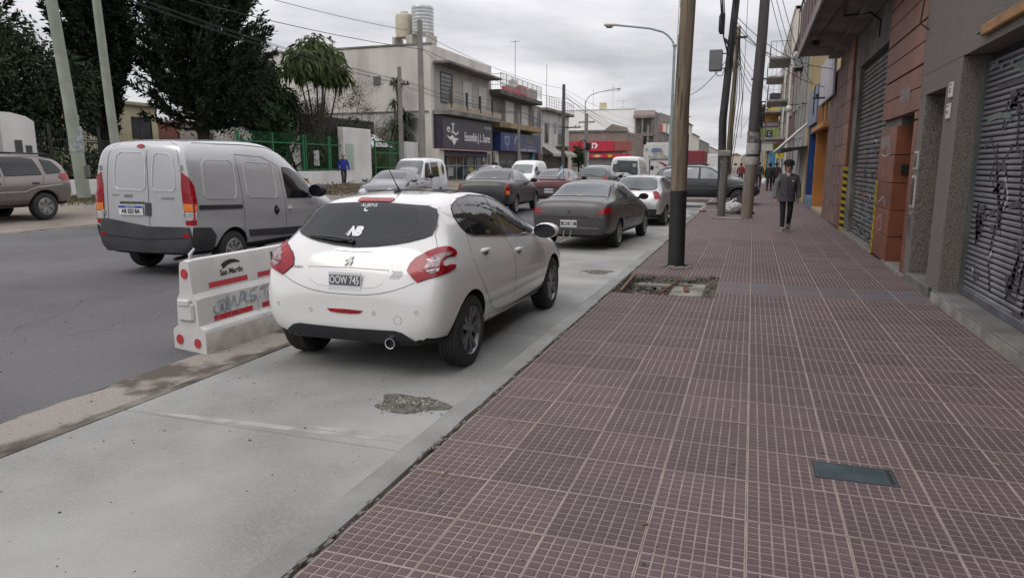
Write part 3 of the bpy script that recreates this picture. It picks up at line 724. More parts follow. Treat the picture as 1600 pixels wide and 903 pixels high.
for f in (lambda l: l, mirl):
    hc.line('tailgate_gap', SEAM, 'rear', f([(0, .674), (.17, .677), (.30, .692), (.42, .72), (.51, .75), (.60, .79)]), .006, .001)
    hc.line('tailgate_gap', SEAM, 'rear', f([(.70, 1.044), (.672, 1.09), (.642, 1.135), (.632, 1.2), (.60, 1.285)]), .005, .001)
    hc.line('tailgate_gap', SEAM, 'rear', f([(.57, 1.325), (.50, 1.36), (.455, 1.40)]), .004, .001)
REC = M('pearl_white_recess', (0.64, 0.63, 0.615), 0.3, coat=.5)
hc.line('plate_recess', MATS['spoiler_shadow_gap'], 'rear', [(-.37, .872), (0, .879), (.37, .872)], .007, .001)
hc.line('plate_recess', MATS['spoiler_shadow_gap'], 'rear', [(-.37, .872), (-.33, .77), (-.26, .735), (0, .724), (.26, .735), (.33, .77), (.37, .872)], .003, .001)
hc.patch('chrome_strip', CHROME, 'rear', [(-.165, 1.004), (0, .999), (.165, 1.004), (.16, 1.013), (0, 1.015), (-.16, 1.013)], .008, .05)
pl = hc.plate('rear', (0, .775), 'OOW 745', 'old', .30, .152, tilt=-.06)
# rampant emblem on the tailgate (plain stand-in outline)
BADGE = M('badge_metal', (0.30, 0.30, 0.31), 0.3, metal=0.7)
hc.patch('emblem', BADGE, 'rear', [(.000, .955), (.022, .965), (.032, .950), (.018, .943), (.030, .930), (.034, .915), (.022, .912), (.026, .897), (.012, .893), (.010, .905), (-.006, .912), (-.014, .897), (-.034, .893), (-.026, .903), (-.018, .918), (-.006, .925), (-.020, .930), (-.036, .926), (-.030, .936), (-.012, .940)], .010, .03)
hc.text('208', .056, BADGE, 'rear', (.44, .85), sx=1.1, off=.005, name='badge', offset=.002)
hc.text('ALLURE', .026, BADGE, 'rear', (.425, .82), off=.005, name='badge')
hc.text('ALBENS', .026, INK, 'rear', (-.47, .862), off=.004, name='badge')
hc.patch('dealer_badge', PLBLUE, 'rear', [(-.545, .853), (-.53, .853), (-.53, .876), (-.545, .876)], .004, .03)
hc.patch('rear_reflector', REDL, 'rear', [(-.165, .551), (0, .556), (.165, .551), (.135, .528), (.06, .520), (-.06, .520), (-.135, .528)], .006, .03)
hc.patch('bumper_insert', M('dark_blue_plastic', (0.018, 0.020, 0.026), 0.45), 'rear', sym([(0, .400), (.30, .405), (.44, .408), (.50, .395), (.56, .355), (.625, .30), (.55, .275), (.30, .285), (0, .29)]), .010, .05)
for u, v in ((-.32, .53), (.26, .535), (.63, .565), (-.64, .56)):
    hc.line('parking_sensor', MATS['spoiler_shadow_gap'], 'rear', circ(u, v, .014, .014, 10), .004, .002, closed=True, res=.02)
hc.line('tow_eye_cover', MATS['spoiler_shadow_gap'], 'rear', circ(.47, .495, .034, .034, 16), .003, .0015, closed=True, res=.02)
ex = MB(); ex.lathe([(.030, .14), (.036, -.012), (.044, -.014), (.044, .14)], 20, (.40, -.60, .305), 'y'); e_ = ex.build('exhaust_pipe', CHROME, hc.root, smooth=50)
MB().lathe([(.0005, 0), (.034, 0)], 16, (.40, -.585, .305), 'y').build('exhaust_bore', DARK, e_)
# sides
SW = [(.10, 1.25), (.115, 1.168), (.17, 1.115), (.285, 1.090), (.60, 1.06), (1.0, 1.022), (1.5, .982), (2.02, .945), (2.06, .972), (1.90, 1.06), (1.66, 1.20), (1.40, 1.305), (1.10, 1.372), (.728, 1.398), (.405, 1.376), (.26, 1.35), (.165, 1.315)]
for sd in (1, -1):
    hc.line('window_trim', INK, 'side', SW, .024, .004, sd=sd, closed=True)
    w_ = hc.patch('side_window', GLASS, 'side', SW, .006, .045, sd=sd)
    hc.line('window_chrome', CHROME, 'side', [(.17, 1.110), (.285, 1.083), (.60, 1.053), (1.0, 1.015), (1.5, .975), (2.02, .938)], .011, .009, sd=sd, parent=w_)
    hc.line('window_chrome', CHROME, 'side', [(2.06, .985), (1.90, 1.072), (1.66, 1.213), (1.40, 1.318), (1.10, 1.384), (.728, 1.41), (.405, 1.389), (.20, 1.345)], .006, .010, sd=sd, parent=w_)
    hc.patch('window_pillar', M('gloss_black', (0.012, 0.012, 0.013), 0.15), 'side', [(.93, 1.028), (1.03, 1.019), (1.10, 1.372), (1.045, 1.378)], .0085, .045, sd=sd, parent=w_)
    hc.line('window_divider', INK, 'side', [(.26, 1.092), (.30, 1.20), (.34, 1.36)], .008, .0085, sd=sd, parent=w_)
    hc.line('window_divider', INK, 'side', [(1.80, .962), (1.66, 1.20)], .022, .0085, sd=sd, parent=w_)
    hc.line('door_gap', SEAM, 'side', [(.15, 1.098), (.095, .98), (.085, .90), (.15, .77), (.26, .65), (.38, .53), (.50, .42), (.62, .36), (.9, .335), (1.4, .318), (2.05, .305), (2.10, .4), (2.13, .75), (2.08, .93)], .006, .0012, sd=sd)
    hc.line('door_gap', SEAM, 'side', [(.98, 1.02), (1.07, .97), (1.12, .84), (1.125, .6), (1.12, .36)], .006, .0012, sd=sd)
    hc.handle(.40, .945, WHITE, sd); hc.handle(1.285, .855, WHITE, sd)
    for y_, z_ in ((.40, .945), (1.285, .855)):
        hc.patch('handle_cup', MATS['spoiler_shadow_gap'], 'side', circ(y_, z_ - .012, .055, .035), .0012, .05, sd=sd, skirt=False)
    hc.patch('sill_trim', WHITE, 'side', [(.40, .26), (2.1, .25), (2.1, .285), (.9, .30), (.46, .325)], .012, .1, sd=sd)
hc.mirror(1.98, .985, .93, WHITE, (.125, .11, .085))
# roof
hc.patch('glass_roof', M('dark_glass_roof', (0.03, 0.033, 0.037), 0.08, coat=.5), 'top', [(-.42, .55), (.42, .55), (.42, 1.42), (-.42, 1.42)], .006, .05)
an = MB(); h, n_ = hc.cast('top', 0, .33)
an.tube([h + Vector((0, -.05, 0)), h + Vector((0, .02, .02)), h + Vector((0, .06, .0))], [.012, .018, .01], 8)
an.lathe([(.028, -.004), (.022, .018), (.010, .04), (.004, .05)], 12, tuple(h + Vector((0, .015, 0))))
an.tube([h + Vector((0, .015, .035)), h + Vector((0, -.145, .205))], [.006, .003], 6)
an.build('aerial', BLACKP, hc.root, smooth=60)
hc.patch('windscreen', GLASS, 'top', [(-.52, 1.50), (.52, 1.50), (.60, 1.95), (.62, 2.27), (0, 2.32), (-.62, 2.27), (-.60, 1.95)], .006, .05)
for sd in (1, -1):
    hc.patch('headlight', CLEARL, 'front', [(sd * .36, .66), (sd * .60, .66), (sd * .66, .76), (sd * .46, .73)], .006, .05)
hc.patch('grille', BLACKP, 'front', [(-.36, .42), (.36, .42), (.40, .56), (-.40, .56)], .006, .06)
# ------------------------------------------------------------------ generic saloon / hatch / suv / van
def sc(l, ky, kz, kx=1): return [(a * ky, b * kz) for a, b in l]
SED = [(-.93, .42, .60, .70, .45, .56, .54, .42), (-.915, .34, .66, .80, .60, .70, .67, .52), (-.88, .28, .80, .92, .68, .765, .73, .58), (-.82, .26, .90, 1.0, .72, .80, .75, .63), (-.70, .25, .945, 1.022, .75, .82, .765, .66),
       (-.48, .24, .955, 1.03, .765, .835, .77, .67), (-.27, .23, .96, 1.05, .77, .84, .765, .66), (-.10, .22, .965, 1.13, .775, .845, .76, .62), (.10, .22, .965, 1.245, .775, .845, .76, .585), (.28, .22, .965, 1.325, .775, .845, .755, .56), (.5, .22, .965, 1.365, .78, .845, .755, .545),
       (.95, .22, .96, 1.385, .78, .845, .755, .545), (1.35, .22, .95, 1.365, .78, .845, .75, .545), (1.7, .22, .94, 1.26, .78, .845, .745, .56), (2.0, .22, .93, 1.12, .78, .845, .74, .60), (2.3, .22, .90, .995, .78, .84, .72, .62),
       (2.7, .22, .84, .93, .77, .835, .70, .60), (3.05, .24, .74, .83, .75, .81, .66, .53), (3.25, .28, .62, .70, .66, .74, .58, .44), (3.33, .36, .50, .56, .52, .6, .48, .34)]
HAT = st
def scale_st(S, kx, ky, kz): return [(y * ky, zb * kz, zs * kz, zt * kz, wl * kx, wb * kx, ws * kx, wr * kx) for (y, zb, zs, zt, wl, wb, ws, wr) in S]
def saloon(name, label, loc, rot, pm, kx=1.0, ky=1.0, kz=1.0, tail=None, tailm=REDL, plate=None, glass=GLASSL, bumper=None, mirror_m=None, rim=HUBCAP, tail2=None, badge=None, wb=2.58, r=.29, group=None, cat='car', handle_m=None):
    c = Car(name, label, cat, loc, rot, pm, scale_st(SED, kx, ky, kz), [(0, r, r + .045, 1.44 * kx, .185), (wb, r, r + .045, 1.44 * kx, .185)], group=group)
    S = lambda l: [(a * ky, b * kz) for a, b in l]
    X = lambda l: [(a * kx, b * kz) for a, b in l]
    c.wheel(rim, 7, 'cap')
    c.line('window_seal', INK, 'top', [(a * kx, b * ky) for a, b in ((-.62, -.22), (-.3, -.262), (.3, -.262), (.62, -.22), (.53, .30), (.25, .345), (-.25, .345), (-.53, .30))], .035, .004, closed=True)
    c.patch('rear_window', glass, 'top', [(a * kx, b * ky) for a, b in ((-.60, -.215), (-.3, -.25), (.3, -.25), (.60, -.215), (.515, .295), (.25, .33), (-.25, .33), (-.515, .295))], .008, .04)
    c.patch('windscreen', glass, 'top', [(a * kx, b * ky) for a, b in ((-.49, 1.42), (.49, 1.42), (.60, 2.02), (.3, 2.12), (-.3, 2.12), (-.60, 2.02))], .007, .06)
    sw = [(.02, 1.0), (.5, .995), (1.0, .985), (1.5, .975), (2.02, .965), (1.9, 1.055), (1.68, 1.185), (1.42, 1.29), (1.1, 1.325), (.7, 1.318), (.45, 1.27), (.22, 1.16)]
    for sd in (1, -1):
        c.line('window_seal', INK, 'side', S(sw), .022, .003, sd=sd, closed=True)
        w_ = c.patch('side_window', glass, 'side', S(sw), .006, .06, sd=sd)
        c.line('window_pillar', INK, 'side', S([(.98, .985), (1.0, 1.32)]), .05, .008, sd=sd, parent=w_)
        c.line('window_divider', INK, 'side', S([(.34, 1.0), (.46, 1.27)]), .02, .008, sd=sd, parent=w_)
        c.line('door_gap', SEAM, 'side', S([(.30, .985), (.33, .75), (.48, .45), (.62, .33), (1.9, .30), (2.02, .45), (2.05, .75), (2.02, .95)]), .007, .001, sd=sd)
        c.line('door_gap', SEAM, 'side', S([(.98, .98), (1.0, .7), (1.0, .31)]), .007, .001, sd=sd)
        c.handle(.46 * ky, .86 * kz, handle_m or BLACKP, sd, .15, .03); c.handle(1.15 * ky, .85 * kz, handle_m or BLACKP, sd, .15, .03)
        c.line('rub_strip', bumper or BLACKP, 'side', S([(.42, .60), (1.95, .60)]), .05, .010, sd=sd)
        if tail:
            t_ = c.patch('tail_light', tailm, 'corner', [(a * ky, b * kz) for a, b in tail], .008, .05, sd=sd)
            if tail2: c.patch('turn_lens', tail2[0], 'corner', [(a * ky, b * kz) for a, b in tail2[1]], .011, .05, sd=sd, parent=t_)
        c.patch('headlight', CLEARL, 'front', X([(sd * .36, .62), (sd * .60, .60), (sd * .62, .70), (sd * .42, .73)]), .008, .05)
    for f in ((-.72, .655, .72, .667),):
        c.line('bumper_line', SEAM, 'rear', X([(-.74, .655), (0, .665), (.74, .655)]), .012, .001)
    bt = bumper or BLACKP
    if bumper: c.patch('rear_bumper', bumper, 'rear', X([(-.72, .40), (.72, .40), (.735, .64), (0, .652), (-.735, .64)]), .012, .06)
    c.line('boot_gap', SEAM, 'rear', X([(-.60, .965), (-.585, .70), (-.55, .675), (0, .685), (.55, .675), (.585, .70), (.60, .965)]), .007, .001)
    c.line('boot_gap', SEAM, 'top', [(a * kx, b * ky) for a, b in ((-.62, -.72), (-.64, -.36), (-.60, -.28))], .007, .001)
    c.line('boot_gap', SEAM, 'top', [(a * kx, b * ky) for a, b in ((.62, -.72), (.64, -.36), (.60, -.28))], .007, .001)
    if plate: c.plate('rear', (0, plate[1]), plate[0], plate[2], .34 if plate[2] == 'old' else .40, .15 if plate[2] == 'old' else .13)
    c.patch('grille', BLACKP, 'front', X([(-.34, .58), (.34, .58), (.33, .69), (-.33, .69)]), .006, .06)
    c.patch('front_bumper', bt, 'front', X([(-.5, .36), (.5, .36), (.55, .52), (-.55, .52)]), .006, .06)
    c.mirror(1.82 * ky, .985 * kz, .915 * kx, mirror_m or BLACKP, (.10, .10, .075))
    return c
def wide_hatch(name, label, loc, rot, pm, kx=.95, ky=1.0, kz=.965, glass=GLASSL, tail=None, bumper=None, plate=None, group=None, wiper=True, rim=HUBCAP, win=None, tailm=REDL, cat='car', r=.285, wb=2.47):
    c = Car(name, label, cat, loc, rot, pm, scale_st(HAT, kx, ky, kz), [(0, r, r + .045, 1.42 * kx / .95, .185), (wb, r, r + .045, 1.42 * kx / .95, .185)], group=group)
    c.wheel(rim, 7, 'cap')
    S = lambda l: [(a * ky, b * kz) for a, b in l]
    X = lambda l: [(a * kx, b * kz) for a, b in l]
    win = win or [(0, 1.03), (.50, 1.045), (.60, 1.07), (.61, 1.12), (.535, 1.36), (.46, 1.39), (0, 1.40)]
    c.line('window_seal', INK, 'rear', X(sym(win)), .03, .003, closed=True)
    g_ = c.patch('rear_window', glass, 'rear', X(sym(win)), .007, .04)
    if wiper: c.line('rear_wiper', INK, 'rear', X([(.15, 1.04), (-.05, 1.07), (-.35, 1.065)]), .025, .02, parent=g_)
    c.patch('windscreen', glass, 'top', [(a * kx, b * ky) for a, b in ((-.52, 1.50), (.52, 1.50), (.62, 2.2), (0, 2.28), (-.62, 2.2))], .007, .06)
    sw = [(.16, 1.10), (.5, 1.05), (1.0, 1.02), (1.5, .99), (2.02, .955), (1.90, 1.06), (1.66, 1.20), (1.40, 1.305), (1.10, 1.36), (.70, 1.385), (.35, 1.36), (.20, 1.28)]
    for sd in (1, -1):
        c.line('window_seal', INK, 'side', S(sw), .022, .003, sd=sd, closed=True)
        w_ = c.patch('side_window', glass, 'side', S(sw), .006, .06, sd=sd)
        c.line('window_pillar', INK, 'side', S([(1.0, 1.02), (1.08, 1.36)]), .05, .008, sd=sd, parent=w_)
        c.line('window_divider', INK, 'side', S([(.40, 1.06), (.50, 1.37)]), .03, .008, sd=sd, parent=w_)
        c.line('door_gap', SEAM, 'side', S([(.36, 1.06), (.36, .75), (.5, .45), (.62, .33), (2.0, .30), (2.1, .75), (2.05, .95)]), .007, .001, sd=sd)
        c.line('door_gap', SEAM, 'side', S([(1.0, 1.02), (1.02, .7), (1.02, .31)]), .007, .001, sd=sd)
        c.handle(.50 * ky, .90 * kz, BLACKP, sd, .14, .03); c.handle(1.18 * ky, .88 * kz, BLACKP, sd, .14, .03)
        if tail: c.patch('tail_light', tailm, 'corner', S(tail), .008, .04, sd=sd)
        c.patch('headlight', CLEARL, 'front', X([(sd * .36, .62), (sd * .60, .60), (sd * .64, .72), (sd * .42, .73)]), .008, .05)
    c.line('tailgate_gap', SEAM, 'rear', X([(-.66, 1.05), (-.60, .72), (-.5, .665), (.5, .665), (.60, .72), (.66, 1.05)]), .007, .001)
    if bumper: c.patch('rear_bumper', bumper, 'rear', X([(-.66, .32), (.66, .32), (.70, .50), (0, .52), (-.70, .50)]), .012, .06)
    if plate: c.plate('rear', (0, plate[1]), plate[0], plate[2], .40, .13)
    c.mirror(1.92 * ky, .985 * kz, .91 * kx, BLACKP, (.10, .10, .075))
    return c

GREYS = paint('dark_warm_grey_paint', (0.072, 0.066, 0.063), 0.35, metal=0.3, coat=.25, dirt=.2)
GBUMP = M('grey_bumper_plastic', (0.058, 0.056, 0.056), 0.5)
T306 = [(-.27, .735), (-.15, .735), (-.02, .745), (.07, .75), (.09, .80), (.08, .852), (.03, .872), (-.06, .862), (-.15, .825), (-.21, .785)]
c306 = saloon('saloon_car', 'dark grey saloon with slim red tail lights parked ahead of the white hatchback', (-3.36, 14.30, -.146), -.062, GREYS, tail=T306, plate=('IHC 268', .53, 'old'), bumper=GBUMP)
c306.text('XSI', .05, MATS['badge_metal'], 'rear', (.46, .68), off=.016, sx=1.3)
c306.patch('emblem', BLACKP, 'rear', [(-.025, .74), (.025, .74), (.03, .79), (-.02, .80)], .008, .05)
c306.line('bumper_trim', M('grey_trim', (0.16, 0.16, 0.16), 0.4), 'rear', [(-.62, .455), (0, .462), (.62, .455)], .03, .018)
c306.line('boot_sticker', M('yellow_sticker', (0.5, 0.42, 0.25), 0.6), 'top', [(-.06, -.245), (.09, -.245)], .03, .012)
tr_ = MB(); tr_.tube([(-.09, -.935, .40), (-.09, -.99, .27), (-.13, -1.15, .20), (-.2, -1.5, .17)], .012, 6); tr_.tube([(.06, -.935, .40), (.05, -.99, .30), (-.02, -1.12, .20), (-.09, -1.2, .185)], .012, 6)
tr_.build('tow_strap', M('dirty_strap', (0.22, 0.20, 0.18), 0.9), c306.root, smooth=60)

SILV = paint('silver_paint', (0.50, 0.50, 0.50), 0.3, metal=0.5, dirt=.15)
TG = [(.03, .785), (.16, .79), (.175, .88), (.165, .98), (.12, 1.02), (.05, 1.0), (.02, .90)]
gol = wide_hatch('small_hatchback', 'silver hatchback with tall red tail lights parked behind the wooden pole', (-3.05, 20.05, -.146), -.10, SILV, tail=TG, bumper=BLACKP, plate=('KDV 418', .60, 'old'))

SIEN = paint('black_saloon_paint', (0.020, 0.021, 0.022), 0.3, coat=.2, dirt=.1)
TS = [(-.12, .60), (.03, .60), (.06, .74), (.05, .88), (-.02, .915), (-.10, .90), (-.14, .76)]
sie = saloon('saloon_car', 'black saloon with red and amber tail lights waiting in the road behind the white hatchback', (-7.6, 20.05, .058), .063, SIEN, kz=1.02, tail=TS, tail2=(AMBER, [(-.11, .62), (.025, .62), (.035, .715), (-.115, .73)]), plate=('FTK 530', .53, 'old'), glass=M('grey_glass', (0.055, 0.06, 0.063), 0.06, (0.03, 0.034, 0.036), 1.6, spec=.6, coat=.3), mirror_m=SIEN)
sie.line('window_sticker', WHITEP, 'top', [(.13, -.21), (.19, -.21)], .035, .013)
REDP = paint('dark_red_paint', (0.09, 0.014, 0.018), 0.3, coat=.25, dirt=.1)
red = saloon('saloon_car', 'dark red saloon with a small flag on its rear window in the traffic queue', (-7.2, 25.75, 0.05), .084, REDP, tail=[(-.25, .78), (.06, .78), (.07, .88), (-.25, .885)], tailm=M('smoked_red_lens', (0.16, 0.012, 0.012), .2, coat=.4), plate=('WOR 112', .56, 'old'), bumper=GBUMP)
red.patch('boot_spoiler', M('dark_red_trim', (0.06, 0.010, 0.012), .4), 'rear', [(-.62, .955), (.62, .955), (.60, .985), (-.60, .985)], .02, .06)
red.text('DUNA', .06, WHITEP, 'rear', (-.44, .93), off=.008)
fl = thing('car_flag', 'pale blue and white flag on a thin stick at the dark red saloon rear window', 'flag', (-6.72, 25.42, .98), .084)
MB().tube([(0, 0, -.02), (0, 0, .62)], .010, 6).build('stick', BLACKP, fl)
f_ = MB(); vs = []
for i in range(9):
    for j in range(7):
        vs.append((-.02 - .20 * i / 8 - .03 * j / 6, .02 * math.sin(i * 1.1 + j), .60 - .40 * j / 6 - .20 * i / 8))
f_.add(vs, [(i * 7 + j, i * 7 + j + 1, (i + 1) * 7 + j + 1, (i + 1) * 7 + j) for i in range(8) for j in range(6)])
for k in range(len(f_.f)): f_.m[k] = 1 if k % 6 in (2, 3) else 0
f_.build('cloth', [M('pale_blue_cloth', (0.22, 0.36, 0.52), .8), WHITEP], fl, smooth=80)
DGR = paint('dark_green_grey_paint', (0.026, 0.032, 0.034), 0.3, coat=.25, dirt=.1)
dgh = wide_hatch('small_hatchback', 'dark hatchback with a large rear window beside the white delivery van', (-6.85, 31.3, 0.04), 0.0, DGR, kx=.98, kz=1.0, glass=M('green_glass', (0.075, 0.095, 0.092), .05, (0.04, 0.05, 0.05), 2, spec=.6, coat=.3), tail=TG, plate=('GRE 907', .6, 'old'), win=[(0, 1.0), (.52, 1.01), (.62, 1.05), (.63, 1.12), (.57, 1.30), (.50, 1.35), (0, 1.365)])
AUD = paint('slate_grey_paint', (0.115, 0.118, 0.128), 0.26, metal=.4, dirt=.12)
aud = saloon('saloon_car', 'slate grey saloon facing the camera in the oncoming lane', (-12.9, 24.5, 0.012), PI + .16, AUD, kx=1.04, glass=M('slate_glass', (0.045, 0.048, 0.055), .05, (0.02, 0.022, 0.026), 1.8, spec=.6, coat=.3), mirror_m=AUD, rim=ALLOY, tail=T306)
# silver hatch and wagons further back
sil2 = wide_hatch('small_hatchback', 'silver car half hidden behind the white panel van near the blue shop', (-16.2, 43.0, 0.12), PI + .05, SILV, kx=1.0, kz=1.0)
gwag = wide_hatch('estate_car', 'pale grey estate with dark windows standing behind the dark red saloon', (-10.9, 47.5, 0.03), -PI / 2 + .35, paint('pale_grey_paint', (0.36, 0.36, 0.37), .3, metal=.3), kx=1.0, ky=1.1, kz=1.05, glass=GLASS)
wcar = wide_hatch('small_hatchback', 'white car with dark windows seen above the black car roof', (-5.1, 52, 0.0), 0.0, paint('plain_white_paint', (0.62, 0.62, 0.62), .3), kx=1.0, kz=1.08, glass=GLASS)
pcar = saloon('saloon_car', 'dark parked car in the shade of the blue shop front', (-19.4, 55.5, .3), 0.2, SIEN, glass=GLASSL)

# ------------------------------------------------------------------ silver panel van (hero)
VANP = paint('van_silver_paint', (0.47, 0.47, 0.475), 0.27, metal=0.3, dirt=.10)
KAN = [(-.745, .46, .62, .80, .55, .64, .62, .56), (-.74, .38, .80, 1.2, .66, .755, .73, .65), (-.735, .33, 1.05, 1.5, .70, .80, .765, .68), (-.715, .30, 1.12, 1.68, .73, .825, .78, .68), (-.66, .28, 1.135, 1.765, .75, .833, .785, .675), (-.52, .26, 1.14, 1.795, .76, .838, .787, .67),
       (-.2, .25, 1.14, 1.81, .77, .84, .788, .665), (.4, .24, 1.14, 1.822, .77, .84, .788, .66), (.9, .24, 1.13, 1.82, .77, .84, .785, .655), (1.25, .24, 1.12, 1.785, .77, .84, .78, .64), (1.6, .24, 1.10, 1.66, .77, .84, .775, .62), (1.95, .24, 1.07, 1.43, .77, .84, .765, .62),
       (2.25, .24, 1.02, 1.19, .77, .84, .75, .64), (2.55, .24, .95, 1.06, .77, .835, .73, .62), (2.85, .25, .86, .97, .76, .82, .70, .58), (3.08, .28, .74, .84, .70, .77, .64, .50), (3.2, .34, .60, .68, .60, .66, .56, .42), (3.25, .42, .52, .57, .45, .52, .46, .30)]
kv = Car('panel_van', 'silver panel van with blank side panels driving past the plastic barrier', 'van', (-7.72, 7.87, .058), .048, VANP, scale_st(KAN, 1.0, 1.0, 1.018), [(0, .285, .34, 1.44, .18), (2.6, .285, .34, 1.44, .18)], sub=2)
kv.wheel(HUBCAP, 8, 'cap')
VGAP = SEAM
kv.line('door_gap', VGAP, 'rear', [(.118, 1.79), (.112, 1.3), (.085, .66), (.07, .47)], .010, .0015)
kv.line('door_gap', VGAP, 'rear', [(-.60, .74), (-.575, 1.2), (-.52, 1.6), (-.46, 1.73), (-.30, 1.79), (.1, 1.80), (.40, 1.79), (.55, 1.74), (.61, 1.6), (.645, 1.38)], .009, .0015)
RIDGE = M('pressed_highlight', (0.70, 0.70, 0.71), 0.3, metal=.5)  # bright colour paints the highlight along the pressed ridges
def panel(view, pts, sd=1):
    kv.line('pressed_panel', RIDGE, view, pts, .016, .008, sd=sd, closed=True, res=.04)
kv_l = [(-.45, 1.20), (-.425, 1.45), (-.385, 1.61), (-.31, 1.66), (.04, 1.65), (.088, 1.60), (.075, 1.3), (.055, 1.185), (.01, 1.15), (-.39, 1.162)]
kv_r = [(.175, 1.19), (.20, 1.45), (.225, 1.60), (.28, 1.64), (.46, 1.625), (.52, 1.58), (.545, 1.35), (.545, 1.185), (.50, 1.145), (.22, 1.145)]
panel('rear', kv_l); panel('rear', kv_r)
VBMP = M('dark_bumper_plastic', (0.032, 0.033, 0.038), 0.55, (0.05, 0.05, 0.052), 3)
bmp = [(-.68, .34), (.68, .34), (.74, .42), (.745, .55), (.72, .67), (.62, .675), (.08, .672), (-.60, .768), (-.70, .765), (-.745, .6), (-.74, .42)]
kv.patch('rear_bumper', VBMP, 'rear', bmp, .030, .05)
kv.line('bumper_step', M('bumper_step_black', (0.012, 0.012, 0.013), .6), 'rear', [(-.70, .545), (0, .50), (.70, .535)], .018, .034)
for sd in (1, -1):
    kv.patch('bumper_side', VBMP, 'side', [(-.735, .36), (-.40, .36), (-.385, .54), (-.49, .655), (-.735, .675)], .028, .05, sd=sd)
    t_ = kv.patch('tail_light', REDL, 'corner', [(-.045, .70), (.07, .70), (.092, 1.02), (.072, 1.21), (.02, 1.32), (-.055, 1.39), (-.068, 1.2), (-.062, .95)], .012, .04, sd=sd)
    kv.patch('turn_lens', AMBER, 'corner', [(-.056, .885), (.078, .88), (.082, .97), (-.060, .985)], .015, .04, sd=sd, parent=t_)
    kv.patch('reversing_lens', CLEARL, 'corner', [(-.050, .76), (.072, .77), (.077, .87), (-.055, .875)], .015, .04, sd=sd, parent=t_)
    kv.patch('bumper_reflector', REDL, 'corner', [(-.076, .53), (-.012, .53), (-.010, .585), (-.074, .585)], .033, .03, sd=sd)
    panel('side', [(-.52, 1.10), (-.49, 1.30), (-.45, 1.50), (-.37, 1.555), (.10, 1.552), (.17, 1.50), (.155, 1.2), (.11, 1.05), (.05, 1.02), (-.49, 1.045)], sd)
    panel('side', [(.355, 1.08), (.375, 1.3), (.395, 1.49), (.46, 1.535), (1.03, 1.51), (1.095, 1.46), (1.09, 1.25), (1.075, 1.05), (1.02, .99), (.42, 1.02)], sd)
    kv.patch('door_rail', BLACKP, 'side', [(-.66, .90), (.20, .87), (.21, .925), (-.65, .96)], .010, .06, sd=sd)
    kv.line('door_gap', VGAP, 'side', [(.27, 1.63), (.255, 1.3), (.235, .9), (.24, .6), (.30, .36), (1.2, .31), (1.25, .6), (1.24, 1.0), (1.27, 1.46), (.9, 1.60), (.27, 1.63)], .009, .0015, sd=sd)
    kv.line('door_gap', VGAP, 'side', [(1.25, .6), (1.22, .31), (2.1, .30), (2.2, .6), (2.15, 1.0)], .009, .0015, sd=sd)
    sw = [(1.33, .975), (1.34, 1.2), (1.365, 1.44), (1.60, 1.425), (1.85, 1.33), (2.05, 1.17), (2.12, 1.02), (2.05, .955)]
    kv.line('window_seal', INK, 'side', sw, .03, .004, sd=sd, closed=True)
    kv.patch('side_window', GLASS, 'side', sw, .008, .05, sd=sd)
    kv.patch('rub_strip', VBMP, 'side', [(.36, .455), (1.2, .405), (2.1, .38), (2.1, .48), (1.2, .515), (.33, .555)], .012, .06, sd=sd)
    for y_ in (1.0, 1.375):
        kv.patch('handle_cup', DARK if y_ < 1.2 else RIDGE, 'side', circ(y_, .80, .055, .075), .004, .04, sd=sd)
        kv.handle(y_ + (.01 if y_ < 1.2 else -.02), .80, BLACKP if y_ < 1.2 else VANP, sd, .09, .06)
    kv.patch('headlight', CLEARL, 'front', [(sd * .36, .70), (sd * .58, .66), (sd * .62, .80), (sd * .42, .80)], .008, .05)
    kv.line('roof_gutter', BLACKP, 'top', [(sd * .60, -.45), (sd * .625, 0), (sd * .625, .9), (sd * .60, 1.4)], .018, .002)
    for z_ in (1.45, .85):
        h_, n_ = kv.cast('rear', sd * .66, z_)
        MB().bbox(h_.x - .012, h_.y - .03, z_ - .035, h_.x + .012, h_.y + .02, z_ + .035, .006).build('door_hinge', VANP, kv.root)
kv.plate('rear', (-.195, .885), 'AB 223 BA', 'new', .40, .13, off=.016)
kv.patch('lock_plate', VBMP, 'rear', [(.03, .815), (.125, .81), (.135, .985), (.045, .99)], .012, .04)
kv.line('tailgate_bar', VBMP, 'rear', [(-.38, .985), (-.05, .985), (.03, .985)], .03, .008)
kv.patch('brake_light', REDL, 'rear', circ(.012, 1.725, .062, .024, 14), .012, .03)
kv.text('KANGOO', .040, INK, 'rear', (.41, 1.045), sx=1.2, off=.005, name='badge')
kv.text('RENAULT', .030, INK, 'rear', (-.43, 1.085), off=.005, name='badge')
kv.patch('maker_plate', MATS['badge_metal'], 'rear', [(-.30, 1.055), (-.16, 1.055), (-.16, 1.095), (-.30, 1.095)], .004, .04)
kv.mirror(1.98, 1.07, .985, BLACKP, (.12, .15, .11))
kv.patch('windscreen', GLASS, 'top', [(-.57, 1.52), (.57, 1.52), (.64, 2.15), (.3, 2.24), (-.3, 2.24), (-.64, 2.15)], .007, .06)
ex = MB().tube([(.42, -.50, .25), (.43, -.74, .24)], .024, 10).build('exhaust_pipe', M('sooty_steel', (0.06, 0.055, 0.05), .6, metal=.6), kv.root, smooth=50)

